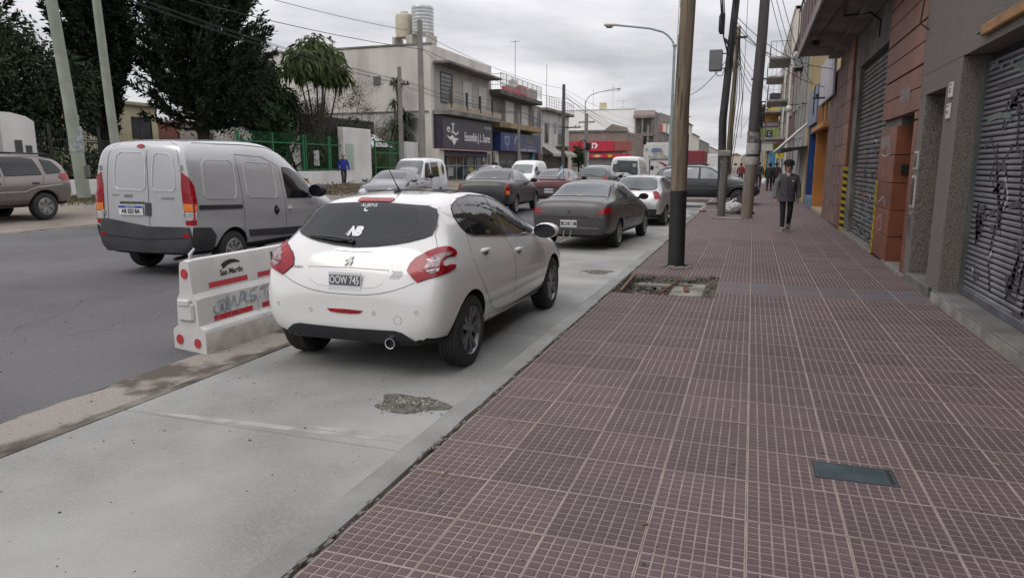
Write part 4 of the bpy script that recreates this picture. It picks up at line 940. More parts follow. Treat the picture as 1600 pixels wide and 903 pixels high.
# ------------------------------------------------------------------ sport utilities
SUV = [(-.80, .52, .72, .86, .56, .66, .64, .56), (-.79, .42, .92, 1.10, .68, .78, .76, .66), (-.74, .36, 1.02, 1.33, .73, .845, .785, .665), (-.64, .34, 1.06, 1.47, .75, .86, .79, .65), (-.46, .33, 1.07, 1.555, .76, .862, .79, .64), (-.1, .32, 1.07, 1.59, .77, .865, .79, .63), (.4, .32, 1.06, 1.605, .77, .865, .79, .62),
       (.9, .32, 1.05, 1.605, .77, .865, .785, .615), (1.25, .32, 1.045, 1.575, .77, .865, .785, .61), (1.55, .32, 1.04, 1.47, .77, .865, .78, .605), (1.85, .32, 1.03, 1.29, .77, .865, .775, .62), (2.08, .32, 1.02, 1.13, .77, .865, .77, .66), (2.4, .32, .985, 1.085, .77, .865, .755, .66), (2.8, .33, .93, 1.03, .77, .86, .74, .63),
       (3.05, .36, .84, .94, .74, .83, .70, .56), (3.2, .42, .70, .80, .66, .75, .63, .46), (3.26, .50, .60, .66, .5, .6, .54, .36)]
def suv(name, label, loc, rot, pm, low, rim, tail, spare, rails=True, glass=GLASS):
    c = Car(name, label, 'car', loc, rot, pm, SUV, [(0, .33, .40, 1.49, .205), (2.49, .33, .40, 1.49, .205)])
    c.wheel(rim, 6, 'alloy' if rim is ALLOY else 'cap')
    w1 = [(-.02, 1.10), (.90, 1.075), (.92, 1.50), (.35, 1.50), (.08, 1.47)]
    w2 = [(1.0, 1.07), (1.86, 1.06), (1.70, 1.22), (1.42, 1.40), (1.18, 1.485), (1.0, 1.50)]
    w3 = [(-.14, 1.12), (-.10, 1.47), (-.40, 1.42), (-.56, 1.20), (-.50, 1.14)]
    for sd in (1, -1):
        for w in (w1, w2, w3):
            c.line('window_seal', INK, 'side', w, .03, .003, sd=sd, closed=True)
            c.patch('side_window', glass, 'side', w, .007, .05, sd=sd)
        c.line('door_gap', SEAM, 'side', [(-.06, 1.08), (.05, .80), (.30, .62), (.46, .40), (.9, .37), (1.9, .37), (1.98, .7), (1.95, 1.03)], .009, .0012, sd=sd)
        c.line('door_gap', SEAM, 'side', [(.95, 1.07), (.97, .37)], .009, .0012, sd=sd)
        c.patch('sill_cladding', low, 'side', [(.36, .34), (2.1, .34), (2.08, .52), (.42, .52)], .015, .07, sd=sd)
        arch1 = [(.0 + .44 * math.cos(a), .33 + .44 * math.sin(a)) for a in [PI * .02 + i * PI * .96 / 12 for i in range(13)]]
        for cy in (0, 2.49):
            c.line('arch_lip', low, 'side', [(a + cy, b) for a, b in arch1], .07, .012, sd=sd)
        c.line('body_crease', RIDGE if pm is not ECB else M('crease_highlight', (0.16, 0.165, 0.17), .35, coat=.5), 'side', [(-.5, .86), (.2, .80), (.5, .70), (1.9, .69), (2.2, .80), (2.7, .86)], .022, .004, sd=sd)  # strip paler than the body paints the highlight on the crease
        for y_ in (.2, 1.14): c.handle(y_, .90, BLACKP if pm is not ECB else pm, sd, .18, .04)
        c.patch('headlight', CLEARL, 'side', [(2.66, .80), (3.02, .74), (3.12, .80), (3.0, .93), (2.74, .95)], .010, .05, sd=sd)
        c.patch('tail_light', REDL, 'corner', tail, .014, .04, sd=sd)
        if rails:
            h, n_ = c.cast('top', sd * .56, .4)
            MB().tube([(sd * .57, -.45, 1.545), (sd * .575, -.3, 1.60), (sd * .575, 1.0, 1.625), (sd * .57, 1.25, 1.57)], .022, 8).build('roof_rail', BLACKP, c.root, smooth=60)
    rw = [(-.52, 1.10), (.52, 1.10), (.56, 1.18), (.48, 1.44), (-.48, 1.44), (-.56, 1.18)]
    c.patch('rear_window', glass, 'rear', rw, .008, .05)
    c.patch('rear_bumper', low, 'rear', [(-.62, .44), (.62, .44), (.66, .60), (-.66, .60)], .02, .06)
    c.patch('front_bumper', low, 'front', [(-.5, .46), (.5, .46), (.55, .66), (-.55, .66)], .02, .06)
    c.patch('windscreen', glass, 'top', [(-.54, 1.45), (.54, 1.45), (.66, 1.98), (0, 2.03), (-.66, 1.98)], .007, .06)
    c.mirror(1.80, 1.08, .98, pm, (.12, .13, .09))
    if spare:
        b = MB(); b.lathe([(.0005, -1.02), (.26, -1.03), (.31, -1.0), (.325, -.93), (.31, -.85), (.26, -.82), (.0005, -.82)], 32, (.08, 0, .86), 'y')
        b.build('spare_wheel_cover', spare, c.root, smooth=45)
    return c
ECB = paint('dark_graphite_paint', (0.018, 0.021, 0.025), 0.25, coat=.25, dirt=.1)
esb = suv('sport_utility', 'dark graphite sport utility standing across the kerb behind the leaning posts', (-2.95, 29.6, -.03), (-.045 * 0, .035, -PI / 2), ECB, M('graphite_cladding', (0.03, 0.031, 0.033), .6), ALLOY, [(-.04, .90), (.12, .90), (.14, 1.10), (-.02, 1.16)], BLACKP, glass=M('painted_daylight_grey', (0.34, 0.36, 0.37), .05, (0.20, 0.21, 0.22), 1.3, spec=.6, coat=.3))  # opaque panes coloured pale to stand for daylight seen through the cabin
ECL = paint('sand_beige_paint', (0.20, 0.178, 0.162), 0.3, metal=.35, dirt=.1)
esl = suv('sport_utility', 'sand beige sport utility parked on the far pavement at the left edge', (-17.3, 12.36, .215), PI + .03, ECL, M('beige_shadow_sill', (0.15, 0.132, 0.12), .4), M('steel_rim', (0.30, 0.295, 0.29), .4, metal=.5), [(-.06, .98), (.20, .95), (.26, 1.04), (.19, 1.12), (-.04, 1.13)], BLACKP)

# ------------------------------------------------------------------ other vans, truck, coach in the traffic
VW = paint('van_white_paint', (0.66, 0.66, 0.65), 0.3, dirt=.12)
MIN = [(-1.02, .55, .80, 1.10, .56, .64, .63, .56), (-1.01, .42, 1.0, 1.55, .64, .70, .68, .60), (-.97, .34, 1.05, 1.74, .66, .72, .69, .60), (-.85, .32, 1.06, 1.82, .67, .73, .695, .60), (-.3, .30, 1.06, 1.85, .68, .735, .70, .60), (.6, .30, 1.05, 1.85, .68, .735, .70, .60), (1.2, .30, 1.04, 1.83, .68, .735, .70, .59),
       (1.5, .30, 1.02, 1.75, .68, .735, .70, .59), (1.72, .30, 1.0, 1.53, .68, .735, .70, .60), (1.95, .30, .98, 1.22, .68, .735, .69, .62), (2.12, .30, .93, 1.03, .68, .735, .68, .60), (2.35, .32, .80, .92, .67, .725, .66, .56), (2.48, .36, .64, .74, .62, .68, .60, .48), (2.53, .44, .55, .60, .48, .56, .50, .36)]
mv = Car('minivan', 'white minivan with a round rear side window facing the camera in the far lane', 'van', (-13.35, 27.1, .02), PI + .10, VW, MIN, [(0, .28, .33, 1.25, .17), (1.85, .28, .33, 1.25, .17)])
mv.wheel(HUBCAP, 6, 'cap')
gm = M('windscreen_grey', (0.13, 0.145, 0.145), .05, (0.05, 0.056, 0.058), 2.5, spec=.6, coat=.3)
ws = [(-.56, 1.03), (.56, 1.03), (.60, 1.10), (.535, 1.66), (.48, 1.70), (-.48, 1.70), (-.535, 1.66), (-.60, 1.10)]
mv.line('window_seal', INK, 'front', ws, .03, .004, closed=True); mv.patch('windscreen', gm, 'front', ws, .008, .06)
mv.line('wiper', INK, 'front', [(-.35, 1.05), (.30, 1.09)], .02, .02)
mv.patch('grille', INK, 'front', [(-.22, .86), (.16, .86), (.12, .96), (-.2, .96)], .01, .05)
for sd in (1, -1):
    for w in ([(1.12, 1.03), (1.78, 1.02), (1.66, 1.32), (1.45, 1.60), (1.14, 1.62)], [(.10, 1.06), (.98, 1.04), (.96, 1.62), (.12, 1.64)]):
        mv.line('window_seal', INK, 'side', w, .03, .004, sd=sd, closed=True); mv.patch('side_window', GLASS, 'side', w, .008, .06, sd=sd)
    mv.patch('side_window', GLASS, 'side', circ(-.48, 1.36, .16, .24), .008, .05, sd=sd)
    hl_ = mv.patch('headlight', CLEARL, 'front', [(sd * .30, .62), (sd * .60, .62), (sd * .62, .78), (sd * .30, .78)], .012, .05)
    mv.line('lamp_surround', INK, 'front', [(sd * .29, .61), (sd * .61, .61), (sd * .63, .79), (sd * .29, .79)], .025, .008, closed=True, parent=hl_)
    mv.line('door_gap', SEAM, 'side', [(1.05, 1.66), (1.05, .45), (1.9, .45), (1.98, .95)], .012, .002, sd=sd); mv.handle(1.14, .92, BLACKP, sd)
    mv.line('door_gap', SEAM, 'side', [(1.05, .45), (.05, .45), (.05, 1.70)], .012, .002, sd=sd)
mv.mirror(1.72, 1.12, .92, BLACKP, (.11, .14, .13))
MB().bbox(-.15, 2.5, .42, .15, 2.54, .52, .01).build('licence_plate', PLW, mv.root)
PV = [(a * .98, b, c * (1.0), d * .985, e, f, g_, h) for a, b, c, d, e, f, g_, h in KAN]
pv = Car('panel_van', 'white round-roofed delivery van facing the camera in front of the blue shop', 'van', (-11.9, 37.8, .04), PI + .06, VW, PV, [(0, .285, .34, 1.44, .18), (2.6, .285, .34, 1.44, .18)])
pv.wheel(HUBCAP, 6, 'cap')
wsf = [(-.58, 1.10), (0, 1.07), (.58, 1.10), (.52, 1.50), (.40, 1.54), (-.40, 1.54), (-.52, 1.50)]
pv.line('window_seal', INK, 'front', wsf, .03, .004, closed=True); pv.patch('windscreen', gm, 'front', wsf, .008, .06)
for sd in (1, -1):
    pv.patch('side_window', GLASS, 'side', [(1.33, .98), (1.365, 1.44), (1.60, 1.42), (1.85, 1.32), (2.08, 1.10), (2.05, .96)], .008, .06, sd=sd)
    pv.patch('headlight', CLEARL, 'front', [(sd * .36, .70), (sd * .60, .66), (sd * .64, .84), (sd * .42, .82)], .010, .05)
    pv.line('door_gap', SEAM, 'side', [(1.25, 1.5), (1.22, .35), (2.1, .35), (2.15, 1.0)], .012, .002, sd=sd)
pv.patch('grille', INK, 'front', [(-.3, .60), (.3, .60), (.3, .70), (-.3, .70)], .01, .05); pv.mirror(1.95, 1.07, .97, BLACKP, (.11, .14, .11))
# white delivery van seen from behind
DV = [(-.90, .50, .9, 1.3, .66, .74, .73, .66), (-.89, .40, 1.2, 1.85, .76, .85, .82, .72), (-.85, .36, 1.25, 2.0, .79, .89, .85, .74), (-.70, .34, 1.26, 2.06, .81, .90, .86, .74), (.5, .34, 1.26, 2.08, .82, .90, .86, .74), (1.6, .34, 1.24, 2.06, .82, .90, .86, .73), (2.2, .34, 1.2, 1.9, .82, .90, .85, .70), (2.6, .34, 1.14, 1.5, .82, .90, .83, .70), (2.9, .36, 1.05, 1.2, .80, .88, .80, .68), (3.3, .38, .9, 1.0, .78, .86, .76, .6), (3.5, .44, .7, .8, .6, .7, .6, .45)]
dv = Car('delivery_van', 'white delivery van seen from behind with a round sticker on its rear window', 'van', (-6.82, 40.2, .04), .012, VW, scale_st(DV, 1.0, 1.0, .975), [(0, .32, .38, 1.54, .2), (2.9, .32, .38, 1.54, .2)])
dv.wheel(HUBCAP, 6, 'cap')
rwv = [(-.74, 1.18), (-.70, 1.12), (.10, 1.12), (.24, 1.04), (.40, .98), (.66, .98), (.72, 1.05), (.68, 1.74), (-.60, 1.78), (-.64, 1.70)]
dv.patch('rear_window', M('dark_van_glass', (0.06, 0.075, 0.08), .05, (0.02, 0.025, 0.027), 2.2, spec=.6, coat=.3), 'rear', rwv, .01, .06)
dv.patch('speed_sticker', WHITEP, 'rear', circ(-.58, 1.70, .125, .125, 18), .018, .05); dv.text('110', .09, INK, 'rear', (-.58, 1.70), off=.024)
dv.patch('window_sticker', M('pale_sticker', (.35, .42, .4), .5), 'rear', [(.42, 1.42), (.62, 1.42), (.61, 1.60), (.42, 1.60)], .018, .06)
dv.patch('vent_slot', INK, 'rear', [(-.74, .80), (-.14, .80), (-.14, .86), (-.74, .86)], .012, .05)
dv.patch('door_handle', BLACKP, 'rear', [(-.05, .80), (.10, .80), (.10, .89), (-.05, .89)], .03, .05)
dv.patch('door_handle', BLACKP, 'rear', [(-.22, .99), (-.10, .99), (-.10, 1.03), (-.22, 1.03)], .02, .05)
dv.line('door_gap', SEAM, 'rear', [(-.10, 1.11), (-.08, .62)], .014, .002); dv.plate('rear', (-.42, .68), 'MJL 624', 'new', off=.02)
for sd in (1, -1): dv.patch('tail_light', REDL, 'corner', [(-.10, .62), (.05, .62), (.07, .95), (-.08, .98)], .012, .05, sd=sd)
dv.mirror(2.5, 1.35, 1.08, BLACKP, (.10, .1, .15))
wp = MB().tube([(.62, -.92, .74), (.58, -.95, .98)], .015, 6).build('rear_wiper', INK, dv.root)
# coach
bus = thing('coach', 'tall white coach seen from behind with a red swoosh and blue lettering emblem', 'bus', (-7.3, 57.2, .05), .010)
BW = M('coach_white', (0.58, 0.575, 0.55), 0.35, (0.50, 0.49, 0.46), 1.5)
bb = bmesh.new(); bmesh.ops.create_cube(bb, size=1.0)
for v in bb.verts: v.co = Vector((v.co.x * 2.5, (v.co.y + .5) * 11, .5 + (v.co.z + .5) * 2.82)); 
for v in bb.verts:
    if v.co.z > 3: v.co.x *= .95
    if v.co.y < 1 and v.co.z > 3: v.co.y += .12
bmesh.ops.bevel(bb, geom=bb.edges[:], offset=.18, segments=4, affect='EDGES'); bme = bpy.data.meshes.new('body'); bb.to_mesh(bme); bb.free(); bme.materials.append(BW); shade(bme, 40); link('body', bme, bus)
def busflat(name, pts, m, o=-.012):
    return MB().prism([(a, b) for a, b in pts], .02, 'y', 0).build(name, m, bus, (0, o, 0)) if False else None
def rearpoly(name, pts, m, parent, y=-.010, th=.012):
    """polygon (x,z) facing -y"""
    b = MB(); n = len(pts); b.add([(x, y, z) for x, z in pts] + [(x, y + th, z) for x, z in pts], [tuple(range(n)), tuple(range(2 * n - 1, n - 1, -1))] + [(i, n + i, n + (i + 1) % n, (i + 1) % n) for i in range(n)])
    return b.build(name, m, parent)
BG = M('coach_grille_black', (0.02, 0.02, 0.022), .5)
def tilt(z): return .0
busred = M('coach_red', (0.36, 0.03, 0.05), .4); buspink = M('coach_pink', (0.62, 0.16, 0.18), .4)
rearpoly('vent_slot', [(-.62, 1.95), (.82, 1.95), (.86, 2.02), (-.62, 2.02)], BG, bus)
rearpoly('engine_door_gap', [(-.66, .75), (-.60, .75), (-.60, 1.95), (-.66, 1.95)], BG, bus)
rearpoly('swoosh', [(.0, 1.80), (.45, 1.72), (.78, 1.50), (.88, 1.30), (.70, .98), (.40, .80), (-.3, .70), (.30, .90), (.56, 1.10), (.60, 1.32), (.42, 1.58)], busred, bus)
rearpoly('swoosh', [(.88, 1.28), (.98, 1.05), (.92, .85), (.75, .80), (.60, .78), (.72, .95)], buspink, bus)
rearpoly('emblem', [(-.55, 2.66), (-.50, 2.80), (-.30, 2.86), (.05, 2.86), (.28, 2.80), (.34, 2.70), (.1, 2.72), (-.12, 2.66), (-.30, 2.52), (-.36, 2.60), (-.46, 2.56)], M('coach_blue', (0.10, 0.22, 0.36), .4), bus, -.006)
lettering('plata', .26, busred, frame_mtx((.12, -.010, 2.62), (1, 0, 0), (0, 0, 1)), bus, extrude=.003, shear=.2)
lettering('Linea 338', .20, INK, frame_mtx((.02, -.010, 2.38), (1, 0, 0), (0, 0, 1)), bus, extrude=.003, shear=.25)
lettering('San Isidro - La Plata', .20, INK, frame_mtx((.0, -.010, 2.18), (1, 0, 0), (0, 0, 1)), bus, extrude=.003, shear=.25)
rearpoly('marker_panel', [(-1.0, 2.70), (-.82, 2.70), (-.82, 2.86), (-1.0, 2.86)], M('coach_grey', (.3, .3, .29), .5), bus, -.006)
for s_ in (-1, 1):
    rearpoly('tail_light', [(s_ * 1.0 - .1, .75), (s_ * 1.0 + .1, .75), (s_ * 1.0 + .1, 1.1), (s_ * 1.0 - .1, 1.1)], REDL, bus)
    for y_ in (2.6, 8.4):
        t_, r_ = wheel_meshes(.5, .28, HUBCAP, 6, 'cap'); o = link('wheel', t_, bus, (s_ * 1.12, y_, .5)); o.rotation_euler = (0, 0, 0 if s_ > 0 else PI); link('rim', r_, o)
MB().bbox(-1.2, -.06, .45, 1.2, .2, .72, .05).build('rear_bumper', BW, bus)
lettering('VIA', .16, INK, frame_mtx((-.05, -.010, 1.35), (1, 0, 0), (0, 0, 1)), bus, extrude=.003)
# red box lorry and white lorry further along
def lorry(label, loc, w, h, l, boxm, cabm):
    t = thing('box_lorry', label, 'lorry', loc, 0.0)
    MB().bbox(-w / 2, 0, .9, w / 2, l, h, .06).build('cargo_box', boxm, t)
    MB().bbox(-w / 2 + .1, l + .1, .7, w / 2 - .1, l + 1.8, h - .5, .15).build('cab', cabm, t)
    rearpoly('rear_panel', [(-w / 2 + .15, 1.1), (-.03, 1.1), (-.03, h - .2), (-w / 2 + .15, h - .2)], boxm, t, -.02, .02)
    rearpoly('rear_panel', [(.03, 1.1), (w / 2 - .15, 1.1), (w / 2 - .15, h - .2), (.03, h - .2)], boxm, t, -.02, .02)
    MB().bbox(-w / 2 + .1, .0, .5, w / 2 - .1, .2, .7, .03).build('rear_bumper', BLACKP, t)
    for s_ in (-1, 1):
        for y_ in (1.2, l + .9):
            tm, rm = wheel_meshes(.45, .26, HUBCAP, 6, 'cap'); o = link('wheel', tm, t, (s_ * (w / 2 - .2), y_, .45)); o.rotation_euler = (0, 0, 0 if s_ > 0 else PI); link('rim', rm, o)
        rearpoly('tail_light', [(s_ * .85 - .08, .72), (s_ * .85 + .08, .72), (s_ * .85 + .08, .86), (s_ * .85 - .08, .86)], REDL, t, -.03)
    return t
rl = lorry('dark red box lorry in the queue beyond the black car', (-5.95, 74, 0.0), 2.4, 3.05, 5.5, M('lorry_red', (0.24, 0.035, 0.05), .5), VW)
lettering('T', .4, WHITEP, frame_mtx((-.5, -.03, 2.2), (1, 0, 0), (0, 0, 1)), rl)
wl = lorry('white box lorry in the queue behind the dark red lorry', (-5.1, 96, 0.0), 2.4, 3.0, 5.5, VW, VW)
# ================================================================== RIGHT SIDE BUILDINGS (facade plane x = 2.05)
FX = 2.05
PEB = M('pebbledash_render', (0.20, 0.178, 0.155), 0.95, (0.098, 0.086, 0.075), 62, 3, 0.42, 0.58, bump=0.8, bscale=62, streak=((0.10, 0.092, 0.085), .55, .8))
PEBS = M('smooth_grey_render', (0.165, 0.155, 0.145), 0.9, (0.115, 0.108, 0.10), 2, bump=0.2, bscale=60)
SLAT = M('dirty_shutter_metal', (0.235, 0.235, 0.25), 0.55, (0.13, 0.128, 0.14), 1.6, 8, .35, .65, metal=0.25, streak=((0.07, 0.068, 0.072), .6, 2.2))
SLAT2 = M('old_shutter_metal', (0.135, 0.128, 0.122), 0.6, (0.075, 0.07, 0.068), 1.4, 8, metal=0.2, streak=((0.05, 0.046, 0.044), .5, 2.4))
STEP = M('dark_step_slab', (0.155, 0.15, 0.14), 0.85, (0.09, 0.087, 0.08), 2.5, 7, bump=0.3, bscale=30)
STEPW = M('grimy_step_riser', (0.30, 0.285, 0.255), 0.9, (0.15, 0.14, 0.122), 2.2, 7, bump=0.3, bscale=40)
g1 = thing('shop_building', 'grey pebbledash building with a graffitied roller shutter nearest on the right', 'building', (FX, 6, 0))
def lx(b): return b
w = MB()
T = 5.5
# front wall pieces in local coords (x from the facade inward, y relative to 6)
def wall(b, y0, y1, z0, z1, x0=0.0, x1=.75): return b.box(x0, y0 - 6, z0, x1, y1 - 6, z1)
wall(w, 8.80, 9.35, .12, 2.68); wall(w, 10.33, 10.68, 0, 2.42); wall(w, 8.80, 10.68, 2.685, 7.5); wall(w, 9.351, 10.68, 2.425, 2.68); wall(w, -3, 8.797, 2.68, 7.5); wall(w, -3, 1.2, 0, 2.677)
w.box(.40, 1.2 - 6, 0, .75, 8.80 - 6, 2.675)
w.box(.76, -9, 0, 9, 4.68, 7.5)
w.build('wall', PEB, g1)
MB().box(.0, 8.76 - 6, .125, .398, 8.798 - 6, 2.674).build('jamb', PEB, g1)
MB().box(-.004, 8.79 - 6, .13, .30, 8.81 - 6, .95).build('jamb_patch', PEBS, g1)
st_ = MB().bbox(-.02, -3 - 6, -.02, .42, 8.95 - 6, .135, .012); st_.build('plinth_step', [STEP], g1)
MB().box(-.026, -3 - 6, -.03, -.019, 8.95 - 6, .110).build('step_riser', STEPW, g1)
MB().bbox(-.012, 9.2 - 6, -.02, .70, 10.42 - 6, .12, .01).build('door_step', STEP, g1)
# roller shutter
def shutter(parent, y0, y1, z0, z1, x, pitch, m, split=None, proud=.022):
    sh = MB().box(x + .012, y0, z0, x + .03, y1, z1 + .1).build('roller_shutter', M('shutter_gap_dark', (0.02, 0.02, 0.021), .8), parent)
    prof = [(x + .012, 0), (x - proud * .2, pitch * .06), (x - proud, pitch * .26), (x - proud, pitch * .62), (x - proud * .35, pitch * .84), (x + .012, pitch * .86)]
    b = MB(); b.add([(a, y0, h) for a, h in prof] + [(a, y1, h) for a, h in prof], [(i, i + 1, i + 7, i + 6) for i in range(5)])
    me = b.mesh('slat', m); n = int((z1 - z0) / pitch)
    for i in range(n): link('slat', me, sh, (0, 0, z0 + i * pitch)).rotation_euler = (R.uniform(-.0012, .0012), 0, 0)
    return sh
sh1 = shutter(g1, 1.3 - 6, 8.72 - 6, .20, 2.66, .24, .056, SLAT)
MB().bbox(.20, 1.3 - 6, .137, .25, 8.72 - 6, .215, .006).build('bottom_rail', M('rail_blue_grey', (0.15, 0.155, 0.18), .5, (0.09, 0.092, 0.105), 4, metal=.3), sh1)
MB().box(.19, 8.69 - 6, .137, .26, 8.757 - 6, 2.67).build('guide_rail', M('rail_green_grey', (0.10, 0.12, 0.11), .6, (0.06, 0.07, 0.065), 3), sh1)
MB().bbox(.195, 6.43 - 6, .20, .245, 6.50 - 6, 1.95, .01).build('wicket_edge', SLAT, sh1)
MB().bbox(.195, 4.4 - 6, 1.90, .245, 6.50 - 6, 1.95, .01).build('wicket_edge', SLAT, sh1)
lk_ = MB().bbox(.165, 6.40 - 6, .98, .21, 6.49 - 6, 1.13, .012); lk_.build('shutter_lock', M('lock_pale', (0.24, 0.22, 0.21), .5, metal=.3), sh1)
# graffiti ribbons: polylines in (y,z) on a plane
def graffiti(name, strokes, x, m, parent, w=.03, seed=1):
    b = MB(); rg_ = random.Random(seed)
    for s_ in strokes:
        pts = [Vector((0, a, c)) for a, c in s_[0]]; ww = s_[1] if len(s_) > 1 else w
        fine = []
        for i in range(len(pts) - 1):
            for k in range(6): fine.append(pts[i].lerp(pts[i + 1], k / 6))
        fine.append(pts[-1])
        for _ in range(2): fine = [fine[0]] + [(fine[i - 1] + fine[i] * 2 + fine[i + 1]) / 4 for i in range(1, len(fine) - 1)] + [fine[-1]]
        vs = []
        for i, p in enumerate(fine):
            d = (fine[min(i + 1, len(fine) - 1)] - fine[max(i - 1, 0)]); d = d.normalized() if d.length > 1e-6 else Vector((0, 1, 0))
            t = Vector((0, -d.z, d.y)) * ww * .5 * rg_.uniform(.8, 1.1)
            vs += [(x, p.y + t.y, p.z + t.z), (x, p.y - t.y, p.z - t.z)]
        b.add(vs, [(2 * i, 2 * i + 1, 2 * i + 3, 2 * i + 2) for i in range(len(fine) - 1)])
    return stuff(b.build(name, m, parent))
SPR = M('faded_black_spray', (0.048, 0.044, 0.052), 0.8, (0.085, 0.08, 0.09), 9)
# each stroke lies on the crest of the slats: broken into short pieces per slat by the slat gaps
def on_slats(strokes, z0, pitch, lo, hi):
    out = []
    for s_ in strokes:
        pts, ww = s_; n = 40; P_ = []
        for i in range(len(pts) - 1):
            for k in range(n): P_.append((pts[i][0] + (pts[i + 1][0] - pts[i][0]) * k / n, pts[i][1] + (pts[i + 1][1] - pts[i][1]) * k / n))
        cur = []
        for p in P_:
            ph = ((p[1] - z0) / pitch) % 1.0
            if lo < ph < hi: cur.append(p)
            else:
                if len(cur) > 2: out.append((cur[::max(1, len(cur) // 4)] + [cur[-1]], ww))
                cur = []
        if len(cur) > 2: out.append((cur[::max(1, len(cur) // 4)] + [cur[-1]], ww))
    return out
base = []
def gl(pts, ww): base.append(([(a - 6, b_) for a, b_ in pts], ww))
gl([(8.1, 1.35), (7.95, 1.55), (7.75, 1.5), (7.7, 1.2), (7.85, 1.0), (7.95, .6), (7.8, .3)], .07)
gl([(8.5, .95), (8.2, 1.02), (7.8, 1.12), (7.3, 1.2)], .06); gl([(7.6, 2.1), (7.55, 1.7), (7.35, 1.6), (7.3, 1.2), (7.1, .9)], .06)
gl([(7.0, 1.3), (6.85, 1.05), (6.65, 1.0), (6.6, 1.2)], .05); gl([(7.3, .8), (7.0, .9), (6.7, .85), (6.55, .75)], .10); gl([(6.6, 1.5), (6.7, 1.2), (6.75, .9)], .05)
gl([(7.4, .5), (7.1, .55), (6.9, .5), (6.9, .25), (7.2, .2)], .08); gl([(6.2, 1.5), (6.0, 1.1), (5.8, .9), (5.5, .95)], .08); gl([(6.1, .7), (5.8, .75), (5.5, .6), (5.2, .65)], .07)
gl([(8.3, 2.3), (7.9, 2.3), (7.5, 2.3), (7.1, 2.3), (6.7, 2.28)], .05); gl([(7.9, 2.2), (7.5, 2.22)], .06); gl([(6.3, 2.2), (6.3, 1.7), (6.1, 1.4)], .07); gl([(5.6, 1.9), (5.2, 1.7), (5.0, 1.2), (5.4, .8)], .08)
gl([(8.55, 1.7), (8.3, 1.8), (8.1, 1.6), (8.2, 1.4)], .05); gl([(5.9, .5), (5.7, .3), (5.3, .35)], .08); gl([(8.4, .5), (8.3, .35), (8.15, .45)], .05)
graffiti('graffiti', on_slats(base, .20, .056, .10, .86), .24 - .0235, SPR, sh1)
rg2 = random.Random(11); gfx = list(base); base = []
for (y_, z_, w_, h_) in ((7.85, 1.3, .5, .9), (7.2, .55, .45, .5), (6.75, 1.05, .35, .5), (7.4, 2.05, 1.3, .35), (5.9, 1.2, .6, .9), (5.3, .9, .5, .7), (8.35, .9, .3, .5), (6.2, .45, .6, .3)):
    for k in range(5): gl([(y_ + rg2.uniform(-w_, w_) * .5, z_ + rg2.uniform(-h_, h_) * .5) for _ in range(4)], rg2.uniform(.025, .06))
graffiti('graffiti', on_slats(base, .20, .056, .10, .86), .24 - .0238, SPR, sh1, seed=8)
base = []
for i in range(5): gl([(8.6 - .3 * i, 2.52 - .04 * i), (8.2 - .3 * i, 2.56 - .05 * i)], .06)
gl([(8.5, 2.0), (8.2, 2.02), (7.8, 2.0)], .06)
graffiti('graffiti', on_slats(base, .20, .056, .10, .86), .24 - .0245, M('faded_green_spray', (0.10, 0.145, 0.12), .8, (0.15, .16, .15), 6), sh1, seed=5)
base = []
gl([(7.75, 1.42), (7.6, 1.25), (7.7, 1.12)], .04); gl([(7.95, .62), (7.86, .7)], .05); gl([(8.42, .42), (8.36, .48)], .04); gl([(6.75, .62), (6.6, .55)], .05)
graffiti('graffiti', on_slats(base, .20, .056, .10, .86), .24 - .0255, M('white_spray', (0.42, 0.42, 0.43), .8), sh1, seed=6)
# plaques, wood strip, panels, intercom
ENAM = M('white_enamel', (0.55, 0.54, 0.51), 0.35, (0.42, .4, .37), 12)
for y_, z_, tx in ((9.08, 2.36, '57'), (9.10, 2.13, '5757')):
    p_ = MB().bbox(-.022, y_ - .075 - 6, z_ - .085, 0.002, y_ + .075 - 6, z_ + .085, .008).build('number_plaque', ENAM, g1)
    lettering(tx, .085 if len(tx) < 4 else .045, INK, frame_mtx((-.0235, y_ - 6, z_ - .012), (0, -1, 0), (0, 0, 1)), p_, extrude=.001)
    MB().box(-.0232, y_ - .05 - 6, z_ + .05, -.0215, y_ + .05 - 6, z_ + .065).build('plaque_band', INK, p_)
MB().bbox(-.05, 4.6 - 6, 2.76, .002, 8.05 - 6, 2.86, .01).build('timber_strip', M('orange_timber', (0.33, 0.17, 0.055), .7, (0.20, 0.10, 0.035), 3, stretch=(6, 1, 6)), g1)
MB().tube([(-.03, 8.2 - 6, 2.81), (-.01, 8.1 - 6, 2.81)], .012, 6).build('bracket_hook', INK, g1)
FRM = M('pale_frame', (0.42, 0.40, 0.38), .5); PANE = M('dusty_pane', (0.05, 0.05, 0.05), .15, (0.09, .088, .08), 8)
for z0_, z1_ in ((1.48, 1.72), (.98, 1.40), (.60, .92)):
    a_ = MB().bbox(-.012, 10.40 - 6, z0_, .003, 10.64 - 6, z1_, .004).build('wall_frame', FRM if z0_ > .7 else MATS['smooth_grey_render'], g1)
    MB().bbox(-.018, 10.44 - 6, z0_ + .03, -.011, 10.60 - 6, z1_ - .03, .002).build('pane', PANE, a_)
MB().box(.55, 9.35 - 6, .12, .60, 10.33 - 6, 2.42).build('door', M('black_door', (0.03, 0.03, 0.031), .6, (0.05, .048, .046), 4), g1)
MB().box(.002, 9.352 - 6, .125, .549, 9.358 - 6, 2.42).build('door_jamb', PEB, g1)
MB().bbox(.50, 10.28 - 6, 1.52, .56, 10.329 - 6, 1.62, .01).build('intercom', M('steel_grey', (.4, .4, .4), .4), g1)

